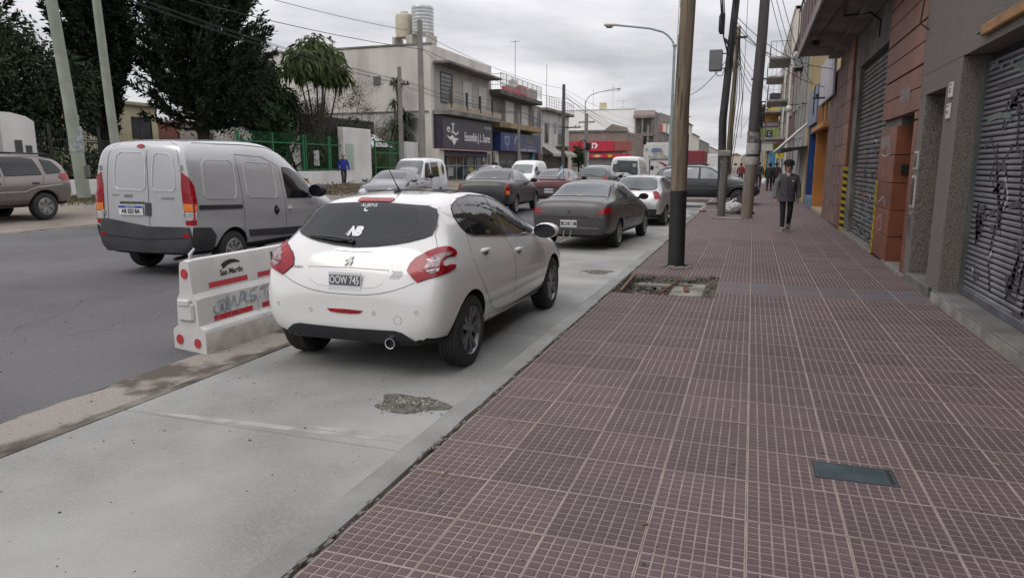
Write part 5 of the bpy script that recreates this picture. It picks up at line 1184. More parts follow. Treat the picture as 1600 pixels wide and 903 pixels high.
# --- red tiled building with second shutter and balcony slab
g2 = thing('shop_building', 'red-brown tiled shop with a tall dark roller shutter under a balcony slab', 'building', (FX, 15.7, 0))
TILE = M('red_glazed_tile', (0.20, 0.066, 0.032), 0.42, (0.125, 0.041, 0.021), 2.6, 7, .35, .65, bump=.12, bscale=15, objrand=.10, streak=((0.30, .2, .16), .22, 2.0))
TILED = M('red_tile_joint', (0.34, 0.24, 0.19), .9)
PINK = M('faded_pink_tile', (0.22, 0.088, 0.058), 0.6, (0.15, 0.06, 0.041), 1.4, 7, bump=.1, objrand=.06, streak=((0.12, .06, .05), .45, 1.6))
DIRT = M('grimy_plaster', (0.18, 0.165, 0.148), .95, (0.075, 0.068, 0.06), 1.6, 8, .35, .65, bump=.3, bscale=30, streak=((0.05, .045, .04), .6, 1.3))
Y = lambda y: y - 15.7
OLDP = M('peeling_pink_paint', (0.20, 0.12, 0.10), .85, (0.10, 0.065, 0.054), 2.4, 8, .38, .62, bump=.4, bscale=14, streak=((.07, .05, .045), .5, 2))
w = MB()
w.box(.06, Y(10.685), 2.26, .75, Y(13.5), 7.0); w.box(.06, Y(18.1), 0, .75, Y(20.85), 7.0); w.box(.06, Y(13.5), 3.66, .75, Y(18.1), 7.0); w.box(.06, Y(12.12), 0, .75, Y(13.495), 2.255); w.box(.55, Y(10.69), 0, .75, Y(12.11), 2.25); w.box(.06, Y(10.685), 0, .5, Y(10.93), 2.25)
w.box(.76, Y(10.69), 0, 8, Y(20.84), 7.0)
w.build('wall', DIRT, g2)
MB().box(.10, Y(13.51), 0, .155, Y(13.60), 3.655).build('guide_rail', DARK, g2)
def tilepiece(name, m, x0, y0, z0, x1, y1, z1, par=None): return MB().bbox(x0, y0, z0, x1, y1, z1, .004).build(name, m, par or g2)
rows = [0.04, .44, .85, 1.27, 1.70, 2.14]
for i in range(5):                                       # near pier: front face and reveal facing the camera, and the narrow side
    z0_, z1_ = rows[i], rows[i + 1] - .012
    for y0_, y1_ in ((12.13, 12.80), (12.81, 13.49)): tilepiece('wall_tile', TILE, .0, Y(y0_), z0_, .06, Y(y1_), z1_)
    tilepiece('wall_tile', TILE, .0, Y(12.07), z0_, .30, Y(12.118), z1_)
    tilepiece('wall_tile', TILE, .0, Y(10.70), z0_, .058, Y(10.92), z1_)
tilepiece('wall_tile', TILE, .0, Y(10.70), 2.155, .058, Y(10.92), 2.255)
for r_, (z0_, z1_) in enumerate([(2.27, 2.56), (2.57, 2.84), (2.87, 3.14), (3.15, 3.42), (3.45, 3.75), (3.76, 4.02), (4.05, 4.35), (4.36, 4.62)]):
    for y0_, y1_ in ((10.69, 12.10), (12.105, 13.48)): tilepiece('wall_panel', PINK, -.004 * (r_ % 2), Y(y0_), z0_, .058, Y(y1_), z1_)
for i in range(9):
    z0_ = .03 + i * .5
    for y0_, y1_ in ((18.12, 19.0), (19.01, 19.9), (19.91, 20.83)): tilepiece('wall_tile', OLDP if y0_ > 18.5 else TILE if i < 5 else PINK, .0, Y(y0_), z0_, .058, Y(y1_), z0_ + .49)
for i in range(7): tilepiece('wall_tile', TILE, .0, Y(18.055), .03 + i * .5, .26, Y(18.098), .03 + i * .5 + .49)
# grille, niche floor
nd = MB().box(.50, Y(10.95), .06, .545, Y(12.06), 2.24).build('niche_back', M('niche_brown', (0.14, 0.05, 0.03), .5, (0.09, .03, .02), 2), g2)
MB().bbox(.46, Y(11.55), 1.30, .50, Y(11.85), 1.55, .005).build('wall_grille', DARK, g2)
MB().bbox(.10, Y(12.03), 1.40, .22, Y(12.066), 1.55, .005).build('wall_grille', DARK, g2)
MB().bbox(-.02, Y(10.55), -.02, .55, Y(12.3), .05, .01).build('threshold', M('dusty_threshold', (0.21, .195, .175), .95, (0.12, .11, .10), 4, bump=.2), g2)
MB().bbox(-.02, Y(13.5), -.02, .42, Y(18.08), .045, .01).build('threshold', MATS['dusty_threshold'], g2)
MB().box(.065, Y(17.3), 0, .349, Y(18.0), 3.65).build('dirty_pier', DIRT, g2)
sh2 = shutter(g2, Y(13.52), Y(17.28), .05, 3.62, .16, .095, SLAT2)
base = []
def gm2(pts, ww): base.append(([(Y(a), b_) for a, b_ in pts], ww))
rg3 = random.Random(21)
cols = [((0.33, .33, .34), 'pale'), ((0.28, .09, .08), 'red'), ((0.08, .14, .16), 'teal')]
for ci, (cc, nm) in enumerate(cols):
    base = []
    for k in range(26):
        y_ = rg3.uniform(13.7, 17.1); z_ = rg3.uniform(.25, 1.9) if ci else rg3.uniform(.4, 2.3)
        gm2([(y_, z_), (y_ + rg3.uniform(-.3, .3), z_ + rg3.uniform(-.25, .25)), (y_ + rg3.uniform(-.5, .5), z_ + rg3.uniform(-.3, .3))], rg3.uniform(.05, .10))
    graffiti('graffiti', on_slats(base, .05, .095, .22, .66), .16 - .0235 - .0008 * ci, M(nm + '_spray', cc, .85), sh2, seed=30 + ci)
graffiti('graffiti', [([(Y(16.9), .25), (Y(16.4), .35), (Y(16.1), .15), (Y(15.6), .3), (Y(15.0), .12), (Y(14.3), .28), (Y(13.7), .15)], .08)], .132, SPR, sh2)
# white tags on the pier
WS = MATS['white_spray']
tg = []
for k in range(6): tg.append(([(Y(13.35 - k * .13), 1.75 + .03 * k), (Y(13.32 - k * .13), 2.05), (Y(13.26 - k * .13), 1.78), (Y(13.24 - k * .13), 1.98)], .018))
tg += [([(Y(13.3), 1.72), (Y(12.9), 1.68), (Y(12.5), 1.72)], .02), ([(Y(12.75), 1.74), (Y(12.55), 1.86), (Y(12.5), 1.74)], .03)]
tg += [([(Y(13.0), 1.48), (Y(12.95), 1.35)], .03), ([(Y(12.8), 1.5), (Y(12.75), 1.38)], .02), ([(Y(13.1), .62), (Y(12.8), .75), (Y(12.6), .55), (Y(12.9), .45)], .02), ([(Y(13.2), .9), (Y(12.7), 1.05), (Y(12.5), .9)], .02)]
graffiti('graffiti', tg, -.0015, WS, g2)
tg = []
for k in range(7): tg.append(([(Y(12.0 - k * .1), 2.36 + .1 * (k % 2)), (Y(12.0 - k * .1 + .03), 2.72), (Y(11.93 - k * .1), 2.45)], .028))
graffiti('graffiti', tg, -.0062, M('grey_spray', (0.30, .27, .26), .85), g2)
# hazard boards
HY = M('hazard_yellow', (0.56, 0.43, 0.02), .5, (0.40, .30, .02), 9); HB = M('hazard_black', (0.02, .02, .02), .5)
def hazard(label, mtx, w_, h_):
    t = thing('hazard_board', label, 'hazard board', (0, 0, 0)); t.matrix_world = mtx
    MB().bbox(0, -.012, 0, w_, 0, h_, .003).build('board', HY, t)
    n = int(h_ / .155)
    for i in range(n):
        z = .02 + i * .155; pts = [(.002, z + .10), (w_ - .002, z), (w_ - .002, z + .075), (.002, z + .175)]
        pts = [(a, min(b_, h_ - .003)) for a, b_ in pts]
        b = MB(); b.add([(a, -.0145, c_) for a, c_ in pts] + [(a, -.011, c_) for a, c_ in pts], [(0, 1, 2, 3), (0, 4, 5, 1), (1, 5, 6, 2), (2, 6, 7, 3), (3, 7, 4, 0)])
        b.build('stripe', HB, t)
    return t
hazard('upright yellow and black striped board against the far pier of the tiled shop', Matrix.Translation((FX - .03, 18.045, 0.0)), .29, 1.50)
hazard('narrow yellow and black striped strip on the near pier of the dark shutter', Matrix.Translation((FX - .001, 13.492, 0.02)) @ Matrix.Rotation(-PI / 2, 4, 'Z'), .13, 1.25)
# balcony slab over the shop
SLABM = M('stained_slab_underside', (0.215, 0.20, 0.185), .95, (0.10, 0.092, 0.085), 1.1, 8, .32, .68, bump=.2, bscale=12)
MB().bbox(-.98, Y(10.75), 4.52, .06, Y(21.6), 4.62, .01).build('balcony_slab', SLABM, g2)
MB().bbox(-1.04, Y(10.72), 4.47, -.982, Y(21.65), 4.70, .012).build('slab_edge', M('slab_edge_paint', (0.27, .25, .24), .8, (0.17, .155, .15), 3, streak=((.1, .09, .09), .5, 2)), g2)
MB().bbox(-.25, Y(10.76), 4.42, .055, Y(21.55), 4.518, .02).build('slab_moulding', SLABM, g2)
MB().bbox(-1.02, Y(10.75), 4.71, -.985, Y(21.6), 5.65, .004).build('balcony_panel', M('maroon_panel', (0.15, 0.035, 0.038), .5, (0.11, .026, .03), 3), g2)
b = MB()
for i in range(12): b.tube([(-1.06, Y(10.8 + i * .98), 4.70), (-1.06, Y(10.8 + i * .98), 5.72)], .016, 6)
b.tube([(-1.06, Y(10.75), 5.72), (-1.06, Y(21.6), 5.72)], .025, 6); b.build('balcony_rail', M('railing_grey', (.14, .13, .13), .6), g2)
MB().tube([(-.35, Y(10.9), 4.505), (-.62, Y(12.6), 4.505), (-.62, Y(14.5), 4.50), (-.5, Y(16), 4.50), (-.1, Y(15.3), 4.40), (.05, Y(15.0), 4.2), (.05, Y(15.0), 3.9)], .022, 6).build('cable_conduit', INK, g2, smooth=60)
MB().tube([(-.62, Y(14.5), 4.50), (-.78, Y(19.2), 4.50)], .016, 6).build('cable_conduit', INK, g2, smooth=60)
MB().bbox(-.86, Y(18.9), 4.40, -.70, Y(19.4), 4.515, .02).build('junction_box', INK, g2)
MB().tube([(-.02, Y(11.4), 4.40), (-.06, Y(11.0), 4.30), (-.04, Y(10.72), 3.9), (-.10, Y(10.6), 3.35), (-.02, Y(10.5), 3.25)], .012, 6).build('loose_cable', INK, g2, smooth=60)
b = MB()
for k in range(3): b.lathe([(.001, 0), (.05, .01), (.06, .05), (.03, .09), (.001, .1)], 10, (-.22 - .12 * k * 0, Y(11.2 + k * .16), 4.26))
b.build('insulator', PLW, g2, smooth=60); MB().bbox(-.24, Y(11.1), 4.22, -.0, Y(11.7), 4.26, .005).build('bracket', INK, g2)

# --- low shops: orange door, blue door
g3 = thing('shop_building', 'low pinkish shop with an orange doorway and a blue doorway', 'building', (FX, 25.8, 0))
Y3 = lambda y: y - 25.8
w = MB()
w.box(0, Y3(20.86), 0, .5, Y3(22.85), 4.1); w.box(0, Y3(22.85), 2.72, .5, Y3(30.88), 4.1); w.box(0, Y3(26.55), 0, .5, Y3(26.9), 2.715); w.box(0, Y3(29.8), 0, .5, Y3(30.88), 2.715); w.box(.51, Y3(20.87), 0, 7, Y3(30.87), 4.1); w.build('wall', OLDP, g3)
ORG = M('orange_paint', (0.42, 0.185, 0.045), .55, (0.30, .125, .03), 1.2, 6); BLU = M('deep_blue_paint', (0.012, 0.055, 0.18), .5, (0.01, .035, .12), 1.5, 6)
MB().box(.35, Y3(22.86), .05, .40, Y3(26.54), 2.71).build('door', ORG, g3); MB().box(-.02, Y3(26.50), .02, .36, Y3(26.60), 2.70).build('door_frame', ORG, g3)
MB().box(.002, Y3(26.44), .05, .345, Y3(26.495), 2.70).build('door_reveal', ORG, g3)
MB().bbox(-.16, Y3(22.7), 2.66, .02, Y3(26.9), 2.80, .01).build('door_canopy', ORG, g3)
MB().box(.35, Y3(26.92), .02, .40, Y3(29.78), 2.71).build('door', BLU, g3); MB().box(-.02, Y3(29.72), 0, .345, Y3(29.82), 3.0).build('door_reveal', BLU, g3)
MB().bbox(-.03, Y3(26.62), 0, .30, Y3(29.7), .40, .01).build('sill_block', M('pale_blue_sill', (0.10, .19, .27), .7, (.07, .13, .19), 3), g3)
MB().bbox(-.03, Y3(22.86), 0, .34, Y3(26.45), .12, .01).build('threshold', M('buff_step', (0.33, .27, .19), .9), g3)
for y_ in (23.6, 24.9, 26.0): MB().bbox(-.06, Y3(y_ - .06), 2.81, .0, Y3(y_ + .06), 3.55, .005).build('fanlight_post', ORG, g3)
MB().box(.0, Y3(22.9), 2.81, -.004, Y3(26.9), 3.5).build('fanlight', PANE, g3)
MB().bbox(-.10, Y3(21.3), 3.45, -.04, Y3(25.6), 4.75, .01).build('sign_board', M('lavender_sign', (0.42, .40, .44), .5, (.33, .31, .35), 1), g3)
MB().bbox(-.10, Y3(26.4), 3.0, -.04, Y3(30.4), 4.3, .01).build('sign_board', M('faded_blue_sign', (0.16, .19, .27), .5, (.11, .135, .20), 3), g3)
rg4 = random.Random(4)
# bracket arm with lamp in front of the shops
br = thing('wall_bracket', 'dark wall bracket with insulators above the orange doorway', 'bracket', (FX - .1, 23.4, 3.55))
MB().tube([(.1, 0, 0), (-.35, 0, 0)], .03, 8).build('arm', INK, br); MB().tube([(-.3, 0, -.5), (-.3, 0, .35)], .02, 6).build('post', INK, br); MB().lathe([(.001, 0), (.045, .01), (.05, .06), (.02, .10), (.001, .1)], 10, (-.22, 0, .03)).build('insulator', INK, br)

# --- buildings further along the right side
def rbuild(label, y0, y1, h, m, x0=FX, depth=9, name='house'):
    t = thing(name, label, 'building', (x0, (y0 + y1) / 2, 0)); L_ = (y1 - y0) / 2
    MB().box(0, -L_, -.05, depth, L_, h).build('wall', m, t)
    MB().bbox(-.06, -L_ - .0, h - .22, .4, L_, h + .06, .03).build('cornice', m, t)
    return t, L_
def win(t, y, z, w_, h_, m=None, fm=None, name='window', sill=True, x=0):
    f = MB()
    for a in ((-w_ / 2 - .06, -.06, -w_ / 2, h_ + .06), (w_ / 2, -.06, w_ / 2 + .06, h_ + .06), (-w_ / 2, -.06, w_ / 2, 0), (-w_ / 2, h_, w_ / 2, h_ + .06)):
        f.box(x - .05, y + a[0], z + a[1], x + .02, y + a[2], z + a[3])
    o = f.build(name, fm or FRM, t); MB().box(x - .012, y - w_ / 2, z, x - .006, y + w_ / 2, z + h_).build('pane', m or PANE, o)
    if sill: MB().bbox(x - .10, y - w_ / 2 - .1, z - .10, x - .02, y + w_ / 2 + .1, z - .062, .01).build('sill', fm or FRM, o)
    return o
YEL = M('ochre_wall', (0.42, 0.34, 0.185), .9, (0.34, .27, .145), .8, 7, bump=.1, streak=((.22, .18, .11), .4, .7))
GRG = M('grey_green_facade', (0.30, 0.30, 0.27), .9, (0.22, .22, .195), .9, 7, bump=.1, streak=((.13, .13, .115), .5, .9))
MARN = M('brown_brick_facade', (0.125, 0.062, 0.052), .85, (0.09, .045, .038), 2, 6, bump=.2, streak=((.05, .03, .028), .5, 1))
WHI = M('cream_render', (0.62, 0.58, 0.50), .9, (0.52, .48, .41), .7, 7, bump=.1, streak=((.36, .33, .28), .45, .6))
t, L_ = rbuild('tall ochre and grey-green house beyond the blue doorway', 30.9, 40.5, 7.4, YEL)
MB().box(-.03, -3.4, 0, .01, L_, 7.2).build('facade_panel', GRG, t)
for y_ in (-2.4, -.2, 2.2, 3.9): MB().bbox(-.10, y_ - .16, 3.4, -.02, y_ + .16, 7.0, .02).build('pilaster', GRG, t)
for y_ in (-1.3, 1.0, 3.1): win(t, y_, 4.4, 1.0, 1.9, x=-.03)
MB().bbox(-.03, -L_ + .05, 0, .04, -3.45, 7.1, .01).build('ochre_pier', YEL, t)
win(t, -1.0, .5, 1.8, 2.3, M('pale_shutter', (.42, .42, .40), .7, (.3, .3, .28), 2), x=-.03); win(t, 2.4, .3, 2.6, 2.6, M('blue_grey_shutter', (.25, .28, .33), .6), x=-.03)
ac = thing('air_conditioner', 'white air conditioner hanging on the grey-green house front', 'air conditioner', (FX - .28, 37.4, 6.15))
MB().bbox(-.22, -.45, 0, .22, .45, .75, .03).build('case', M('ac_white', (.52, .52, .50), .5, (.42, .42, .40), 3), ac)
g_ = MB().lathe([(.001, 0), (.24, 0), (.25, -.02)], 20, (.0, -.455, .37), 'y').build('fan_grille', M('ac_grey', (.3, .3, .3), .6), ac)
MB().bbox(-.15, -.3, -.10, .25, .3, -.02, .01).build('bracket', INK, ac); MB().tube([(-.05, -.46, .55), (.05, -.55, .6), (.12, -.5, .2)], .03, 8).build('pipe', FRM, ac, smooth=60)
t, L_ = rbuild('narrow brown brick house between the ochre house and the white block', 41.0, 49.5, 8.6, MARN)
for y_ in (-2, 1.8): win(t, y_, 4.6, 1.2, 1.7); win(t, y_, .6, 1.5, 2.2)
wb, L_ = rbuild('tall cream apartment block with stacked balconies on the right', 50, 73, 11.6, WHI, name='apartment_block')
def balcony(t, y, z, w_, d, m, rail=True, wall_=False):
    s = MB().bbox(-d, y - w_ / 2, z - .16, .02, y + w_ / 2, z, .02).build('balcony', m, t)
    b = MB()
    if wall_: b.box(-d, y - w_ / 2, z, -d + .06, y + w_ / 2, z + .45)
    n = int(w_ / .35)
    for i in range(n + 1): b.tube([(-d + .03, y - w_ / 2 + i * w_ / n, z), (-d + .03, y - w_ / 2 + i * w_ / n, z + 1.0)], .012, 4)
    for k in range(4): b.tube([(-d + .03 + k * d / 4, y - w_ / 2, z), (-d + .03 + k * d / 4, y - w_ / 2, z + 1.0)], .012, 4)
    b.tube([(0, y - w_ / 2, z + 1), (-d + .03, y - w_ / 2, z + 1), (-d + .03, y + w_ / 2, z + 1)], .02, 4)
    b.build('railing', M('thin_railing', (.12, .12, .12), .6), s); return s
UND = M('balcony_concrete', (0.34, .33, .31), .9, (.22, .21, .2), 1.2, 6)
for z_, y_ in ((8.9, -6.5), (6.1, -6.0), (3.5, -5.8), (8.9, 4.5), (6.1, 4.5), (3.5, 4.5)): balcony(wb, y_, z_, 5.0, 1.35, UND)
for z_ in (9.0, 6.2, 3.6):
    for y_ in (-8, -4.5, 2.5, 6.5): win(wb, y_, z_, 1.3, 1.9)
for y_ in (-7, 0, 6): win(wb, y_, .3, 3.0, 2.4)
bx = MB().bbox(-1.2, -8.2, 6.12, -.5, -6.6, 6.55, .05).build('balcony_box', M('dark_blue_grey', (.05, .055, .07), .6), wb)
aw = thing('awning', 'black shop awning with a sloping white arm over the pavement', 'awning', (FX, 33, 0))
a_ = MB(); 
a_.add([(0, -2.4, 2.32), (-1.0, -2.4, 2.22), (-1.0, 2.6, 2.22), (0, 2.6, 2.32), (0, -2.4, 2.28), (-1.0, -2.4, 2.06), (-1.0, 2.6, 2.06), (0, 2.6, 2.28)], [(0, 3, 2, 1), (4, 5, 6, 7), (0, 1, 5, 4), (1, 2, 6, 5), (2, 3, 7, 6)])
a_.build('fabric', M('black_awning', (.018, .018, .018), .8), aw)
for y_ in (-2.0, 2.2): MB().tube([(0, y_, 3.25), (-1.15, y_ + .3, 2.15)], .05, 8).build('arm', M('pale_metal', (.5, .5, .5), .4, metal=.4), aw)
# hanging shop signs
def hang(label, x, y, z, w_, h_, m, txt=None, tm=None, depth=.10):
    t = thing('hanging_sign', label, 'sign', (x, y, z)); MB().bbox(-w_ / 2, -depth / 2, -h_ / 2, w_ / 2, depth / 2, h_ / 2, .015).build('panel', m, t)
    MB().tube([(w_ / 2, 0, h_ / 2 - .1), (FX - x + .05, 0, h_ / 2 - .1)], .025, 6).build('bracket', INK, t)
    if txt: lettering(txt, h_ * .62, tm or WHITEP, frame_mtx((0, -depth / 2 - .004, 0), (1, 0, 0), (0, 0, 1)), t)
    return t
hs = hang('green hanging shop sign with a dark square emblem over the pavement', 1.15, 62, 4.1, 1.45, .95, M('sign_green', (.28, .34, .10), .5, (.2, .25, .08), 3))
MB().bbox(-.24, -.07, -.28, .24, -.055, .28, .005).build('emblem', M('sign_navy', (.03, .03, .08), .5), hs); lettering('C', .4, WHITEP, frame_mtx((0, -.074, 0), (1, 0, 0), (0, 0, 1)), hs)
hang('blank white hanging sign below the green sign', 1.1, 60, 2.95, 1.0, .55, M('sign_white', (.58, .57, .54), .5))
hang('orange shop sign box high under the cream balcony', 1.15, 66, 5.6, 1.5, .8, M('sign_orange', (.50, .25, .05), .5))
hang('dark purple hanging sign above the green sign', 1.2, 64, 4.95, 1.3, .5, M('sign_purple', (.10, .06, .09), .5), 'KIOSCO')
hang('yellow hanging sign with black marks near the shoppers', 1.62, 56, 2.75, .55, .75, M('sign_yellow', (.55, .52, .10), .5), '8', INK)
hang('small yellow sign near the heads of the shoppers', 1.72, 52, 2.2, .45, .4, M('sign_lemon', (.58, .45, .06), .5), '%', INK)
hang('pink and white hanging sign beside the yellow signs', 1.72, 54, 3.3, .5, .5, M('sign_pink', (.55, .33, .38), .5))
t, L_ = rbuild('bright blue shop front beyond the brown brick house', 74, 84, 5.6, M('sky_blue_front', (.08, .27, .42), .6, (.06, .2, .33), 1.5), x0=1.55)
win(t, -2, .3, 2.6, 2.4); win(t, 2, 3.6, 1.4, 1.4); MB().bbox(-.3, -5, 2.9, 0, 5, 3.4, .03).build('fascia', M('fascia_navy', (.03, .06, .16), .5), t)
t, L_ = rbuild('dark green narrow shop front far along the pavement', 84.5, 90, 4.6, M('shop_green', (.05, .16, .10), .6), x0=1.45); win(t, 0, .3, 2.4, 2.4)
t, L_ = rbuild('yellow ochre building far along the right side', 90.5, 108, 8.5, M('far_yellow', (.50, .33, .07), .8, (.42, .27, .06), 1), x0=1.3)
for y_ in (-5, 0, 5): win(t, y_, 4.4, 1.6, 1.8); win(t, y_, .4, 2.5, 2.3)
t, L_ = rbuild('grey building far along the right side', 109, 140, 7.5, M('far_grey', (.32, .31, .29), .9, (.25, .24, .22), .5), x0=1.2)
for y_ in (-11, -4, 3, 10): win(t, y_, 4.2, 1.6, 1.8); win(t, y_, .4, 2.5, 2.3)
t, L_ = rbuild('pale building at the far end of the right side', 141, 200, 9, M('far_pale', (.42, .40, .37), .9), x0=1.2)
for y_ in (-22, -10, 2, 14): win(t, y_, 4.6, 2, 2); win(t, y_, .4, 3.5, 2.3)
# ================================================================== LEFT SIDE: buildings across the street
LZ = 0.42
CREAM = M('cream_grey_render', (0.62, 0.59, 0.54), .9, (0.50, .47, .43), .35, 8, bump=.08, streak=((.24, .225, .20), .55, .45))
CREAM2 = M('beige_facade', (0.46, 0.43, 0.39), .9, (0.37, .345, .31), .5, 8, streak=((.17, .155, .14), .45, .6))
WLOW = M('weathered_white_wall', (0.52, .51, .48), .9, (.36, .35, .33), .5, 8, streak=((.16, .155, .145), .7, .8))
CONC2 = M('mouldy_concrete', (0.24, .225, .20), .95, (.13, .12, .11), .7, 8, streak=((.07, .066, .06), .6, .9))
def lbuild(name, label, y0, y1, h, m, x0=-22.0, depth=14, cat='building'):
    t = thing(name, label, cat, (x0, (y0 + y1) / 2, LZ)); L_ = (y1 - y0) / 2
    MB().box(-depth, -L_, -.5, 0, L_, h).build('wall', m, t); return t, L_
def lwin(t, y, z, w_, h_, pane, frame=None, x=0.0, name='window', bars=0):
    f = MB()
    for a in ((-w_ / 2 - .07, -.07, -w_ / 2, h_ + .07), (w_ / 2, -.07, w_ / 2 + .07, h_ + .07), (-w_ / 2, -.07, w_ / 2, 0), (-w_ / 2, h_, w_ / 2, h_ + .07)):
        f.box(x - .02, y + a[0], z + a[1], x + .05, y + a[2], z + a[3])
    for i in range(bars): f.box(x + .03, y - w_ / 2, z + h_ * (i + 1) / (bars + 1) - .02, x + .06, y + w_ / 2, z + h_ * (i + 1) / (bars + 1) + .02)
    o = f.build(name, frame or FRM, t); MB().box(x + .004, y - w_ / 2, z, x + .012, y + w_ / 2, z + h_).build('pane', pane, o); return o
DGL = M('dark_shop_glass', (0.05, .053, .06), .06, (.03, .032, .036), 1.5)
SHUT = M('pale_roller_blind', (0.55, .54, .51), .7, (.47, .46, .43), 1.2)
b1, L_ = lbuild('shop_building', 'cream two-storey corner building with a dark purple shop sign and roof tanks', 46, 58.2, 9.55, CREAM, depth=18)
y1 = lambda y: y - 52.1
MB().box(.003, y1(46.6), 5.0, .03, y1(57.9), 8.35).build('facade_panel', CREAM2, b1)
MB().bbox(.0, y1(46.4), 8.28, 1.25, y1(57.5), 8.46, .02).build('eave_slab', CONC2, b1)
MB().bbox(-18.05, y1(45.94), 9.5, .06, y1(46.25), 9.66, .03).build('parapet_cap', CONC2, b1)
bs = MB().bbox(.03, y1(46.2), 4.72, 1.3, y1(57.2), 5.02, .02).build('balcony_slab', CONC2, b1)
MB().bbox(1.16, y1(46.2), 5.02, 1.3, y1(57.2), 5.45, .02).build('balcony_wall', M('buff_balcony', (.40, .34, .26), .9, (.3, .26, .2), .8, streak=((.2, .17, .13), .4, .8)), bs)
for y_ in (46.6, 49.6, 52.3, 55.0): MB().bbox(1.20, y1(y_ - .09), 5.2, 1.34, y1(y_ + .09), 6.5, .01).build('railing_post', M('dark_iron', (.05, .045, .042), .6), bs)
rl_ = MB()
for z_ in (5.75, 6.05, 6.35): rl_.tube([(1.27, y1(46.2), z_), (1.27, y1(57.1), z_)], .015, 5)
stuff(rl_.build('railing_wire', MATS['dark_iron'], bs))
lwin(b1, y1(48.6), 5.75, 2.0, 2.05, DGL, MATS['dark_iron'], x=.03, bars=6); lwin(b1, y1(52.7), 5.2, 1.9, 2.45, SHUT, x=.03); lwin(b1, y1(56.0), 5.6, 1.8, 2.0, SHUT, x=.03)
PURP = M('purple_black_sign', (0.045, .036, .058), .4, (.035, .028, .045), 2)
sg = MB().bbox(.02, y1(46.3), 2.32, .75, y1(56.4), 4.66, .03).build('shop_sign', PURP, b1)
MB().box(.03, y1(46.32), 2.24, .757, y1(56.38), 2.318).build('sign_trim', M('pink_trim', (.50, .30, .33), .5), sg)
lettering('Encendido J. L. Suarez', .92, WHITEP, frame_mtx((.758, y1(53.05), 3.28), (0, 1, 0), (0, 0, 1)), sg, sx=.68, offset=.012, extrude=.01)
lettering('INYECCION', .34, WHITEP, frame_mtx((.758, y1(55.3), 4.15), (0, 1, 0), (0, 0, 1)), sg, sx=.8, extrude=.01)
def yzpoly(name, pts, m, parent, x, th=.02):
    b = MB(); n = len(pts); b.add([(x, a, c) for a, c in pts] + [(x - th, a, c) for a, c in pts], [tuple(range(n)), tuple(range(2 * n - 1, n - 1, -1))] + [(i, n + i, n + (i + 1) % n, (i + 1) % n) for i in range(n)]); return b.build(name, m, parent)
ey = y1(47.9)
yzpoly('emblem', [(ey - 1.0, 3.3), (ey - .6, 3.05), (ey - .1, 2.95), (ey + .35, 2.62), (ey + .8, 2.95), (ey + 1.25, 3.15), (ey + .8, 3.12), (ey + .45, 3.15), (ey + .05, 3.35), (ey - .35, 3.18), (ey - .7, 3.25)], WHITEP, sg, .775)
yzpoly('emblem', [(ey - .25, 4.2), (ey + .55, 4.2), (ey + .25, 4.02), (ey + .22, 3.62), (ey + .75, 3.45), (ey + 1.15, 3.68), (ey + 1.1, 3.5), (ey + .7, 3.32), (ey + .1, 3.52), (ey - .3, 3.45), (ey + .05, 3.62), (ey + .08, 4.02)], WHITEP, sg, .775)
yzpoly('emblem', [(ey - .62 + .30 * math.cos(a), 3.72 + .20 * math.sin(a)) for a in [i * PI / 6 for i in range(12)]], WHITEP, sg, .775)
yzpoly('emblem', [(ey - .6 + .14 * math.cos(a), 3.70 + .07 * math.sin(a)) for a in [i * PI / 4 for i in range(8)]], PURP, sg, .785)
sf = MB().box(.004, y1(47.1), .02, .02, y1(55.9), 2.22).build('shopfront', DGL, b1)
MB().bbox(.03, y1(47.0), 1.78, .45, y1(56.0), 2.22, .03).build('awning_box', M('awning_purple', (.06, .052, .082), .7), b1)
AL = M('aluminium', (.42, .42, .42), .4, metal=.5)
for y_ in (47.1, 48.6, 50.2, 51.6, 52.6, 54.2, 55.8): MB().box(.022, y1(y_ - .05), .0, .07, y1(y_ + .05), 1.78).build('mullion', AL, sf)
MB().box(.022, y1(47.1), 1.05, .075, y1(55.9), 1.12).build('transom', AL, sf)
for y_, m_ in ((49.2, M('poster_pale', (.35, .36, .36), .6)), (53.3, M('poster_yellow', (.42, .33, .08), .6)), (55.0, M('poster_grey', (.36, .38, .40), .6)), (52.0, M('poster_dark', (.10, .11, .13), .5))): MB().box(.021, y1(y_ - .5), .30, .034, y1(y_ + .5), .95).build('poster', m_, sf)
MB().bbox(.0, y1(46.0), -.4, .5, y1(47.0), 2.3, .02).build('pier', CREAM, b1)
MB().bbox(.01, y1(46.15), .05, .52, y1(46.9), 1.25, .01).build('purple_panel', M('lilac_panel', (.20, .13, .27), .6), b1) 
for y_, w_ in ((56.75, .5), (57.5, .55)): MB().box(.003, y1(y_ - w_ / 2), 0, .05, y1(y_ + w_ / 2), 2.1).build('door', M('grey_door', (.16, .165, .17), .6), b1)
MB().bbox(.0, y1(55.95), 0, .20, y1(56.4), 1.5, .01).build('patterned_pier', M('patterned_brown', (.20, .15, .11), .7, (.34, .29, .22), 5, lo=.45, hi=.55), b1)
MB().box(-18, y1(45.96), -.4, -.6, y1(45.998), 4.9).build('lower_side_wall', WLOW, b1)
MB().bbox(-18, y1(45.90), 4.9, -.2, y1(45.99), 5.0, .01).build('side_ledge', CONC2, b1)
MB().bbox(-4.6, y1(45.93), 6.9, -4.0, y1(45.99), 7.5, .01).build('vent', M('vent_dark', (.12, .115, .11), .7), b1)
tk = thing('water_tank', 'ribbed steel water tank on the roof of the cream corner building', 'water tank', (-23.6, 48.2, LZ + 10.55))
b = MB(); prof = [(.001, 0), (.78, 0)]
for i in range(8): prof += [(.80, .06 + i * .24), (.82, .12 + i * .24), (.82, .20 + i * .24), (.80, .26 + i * .24)]
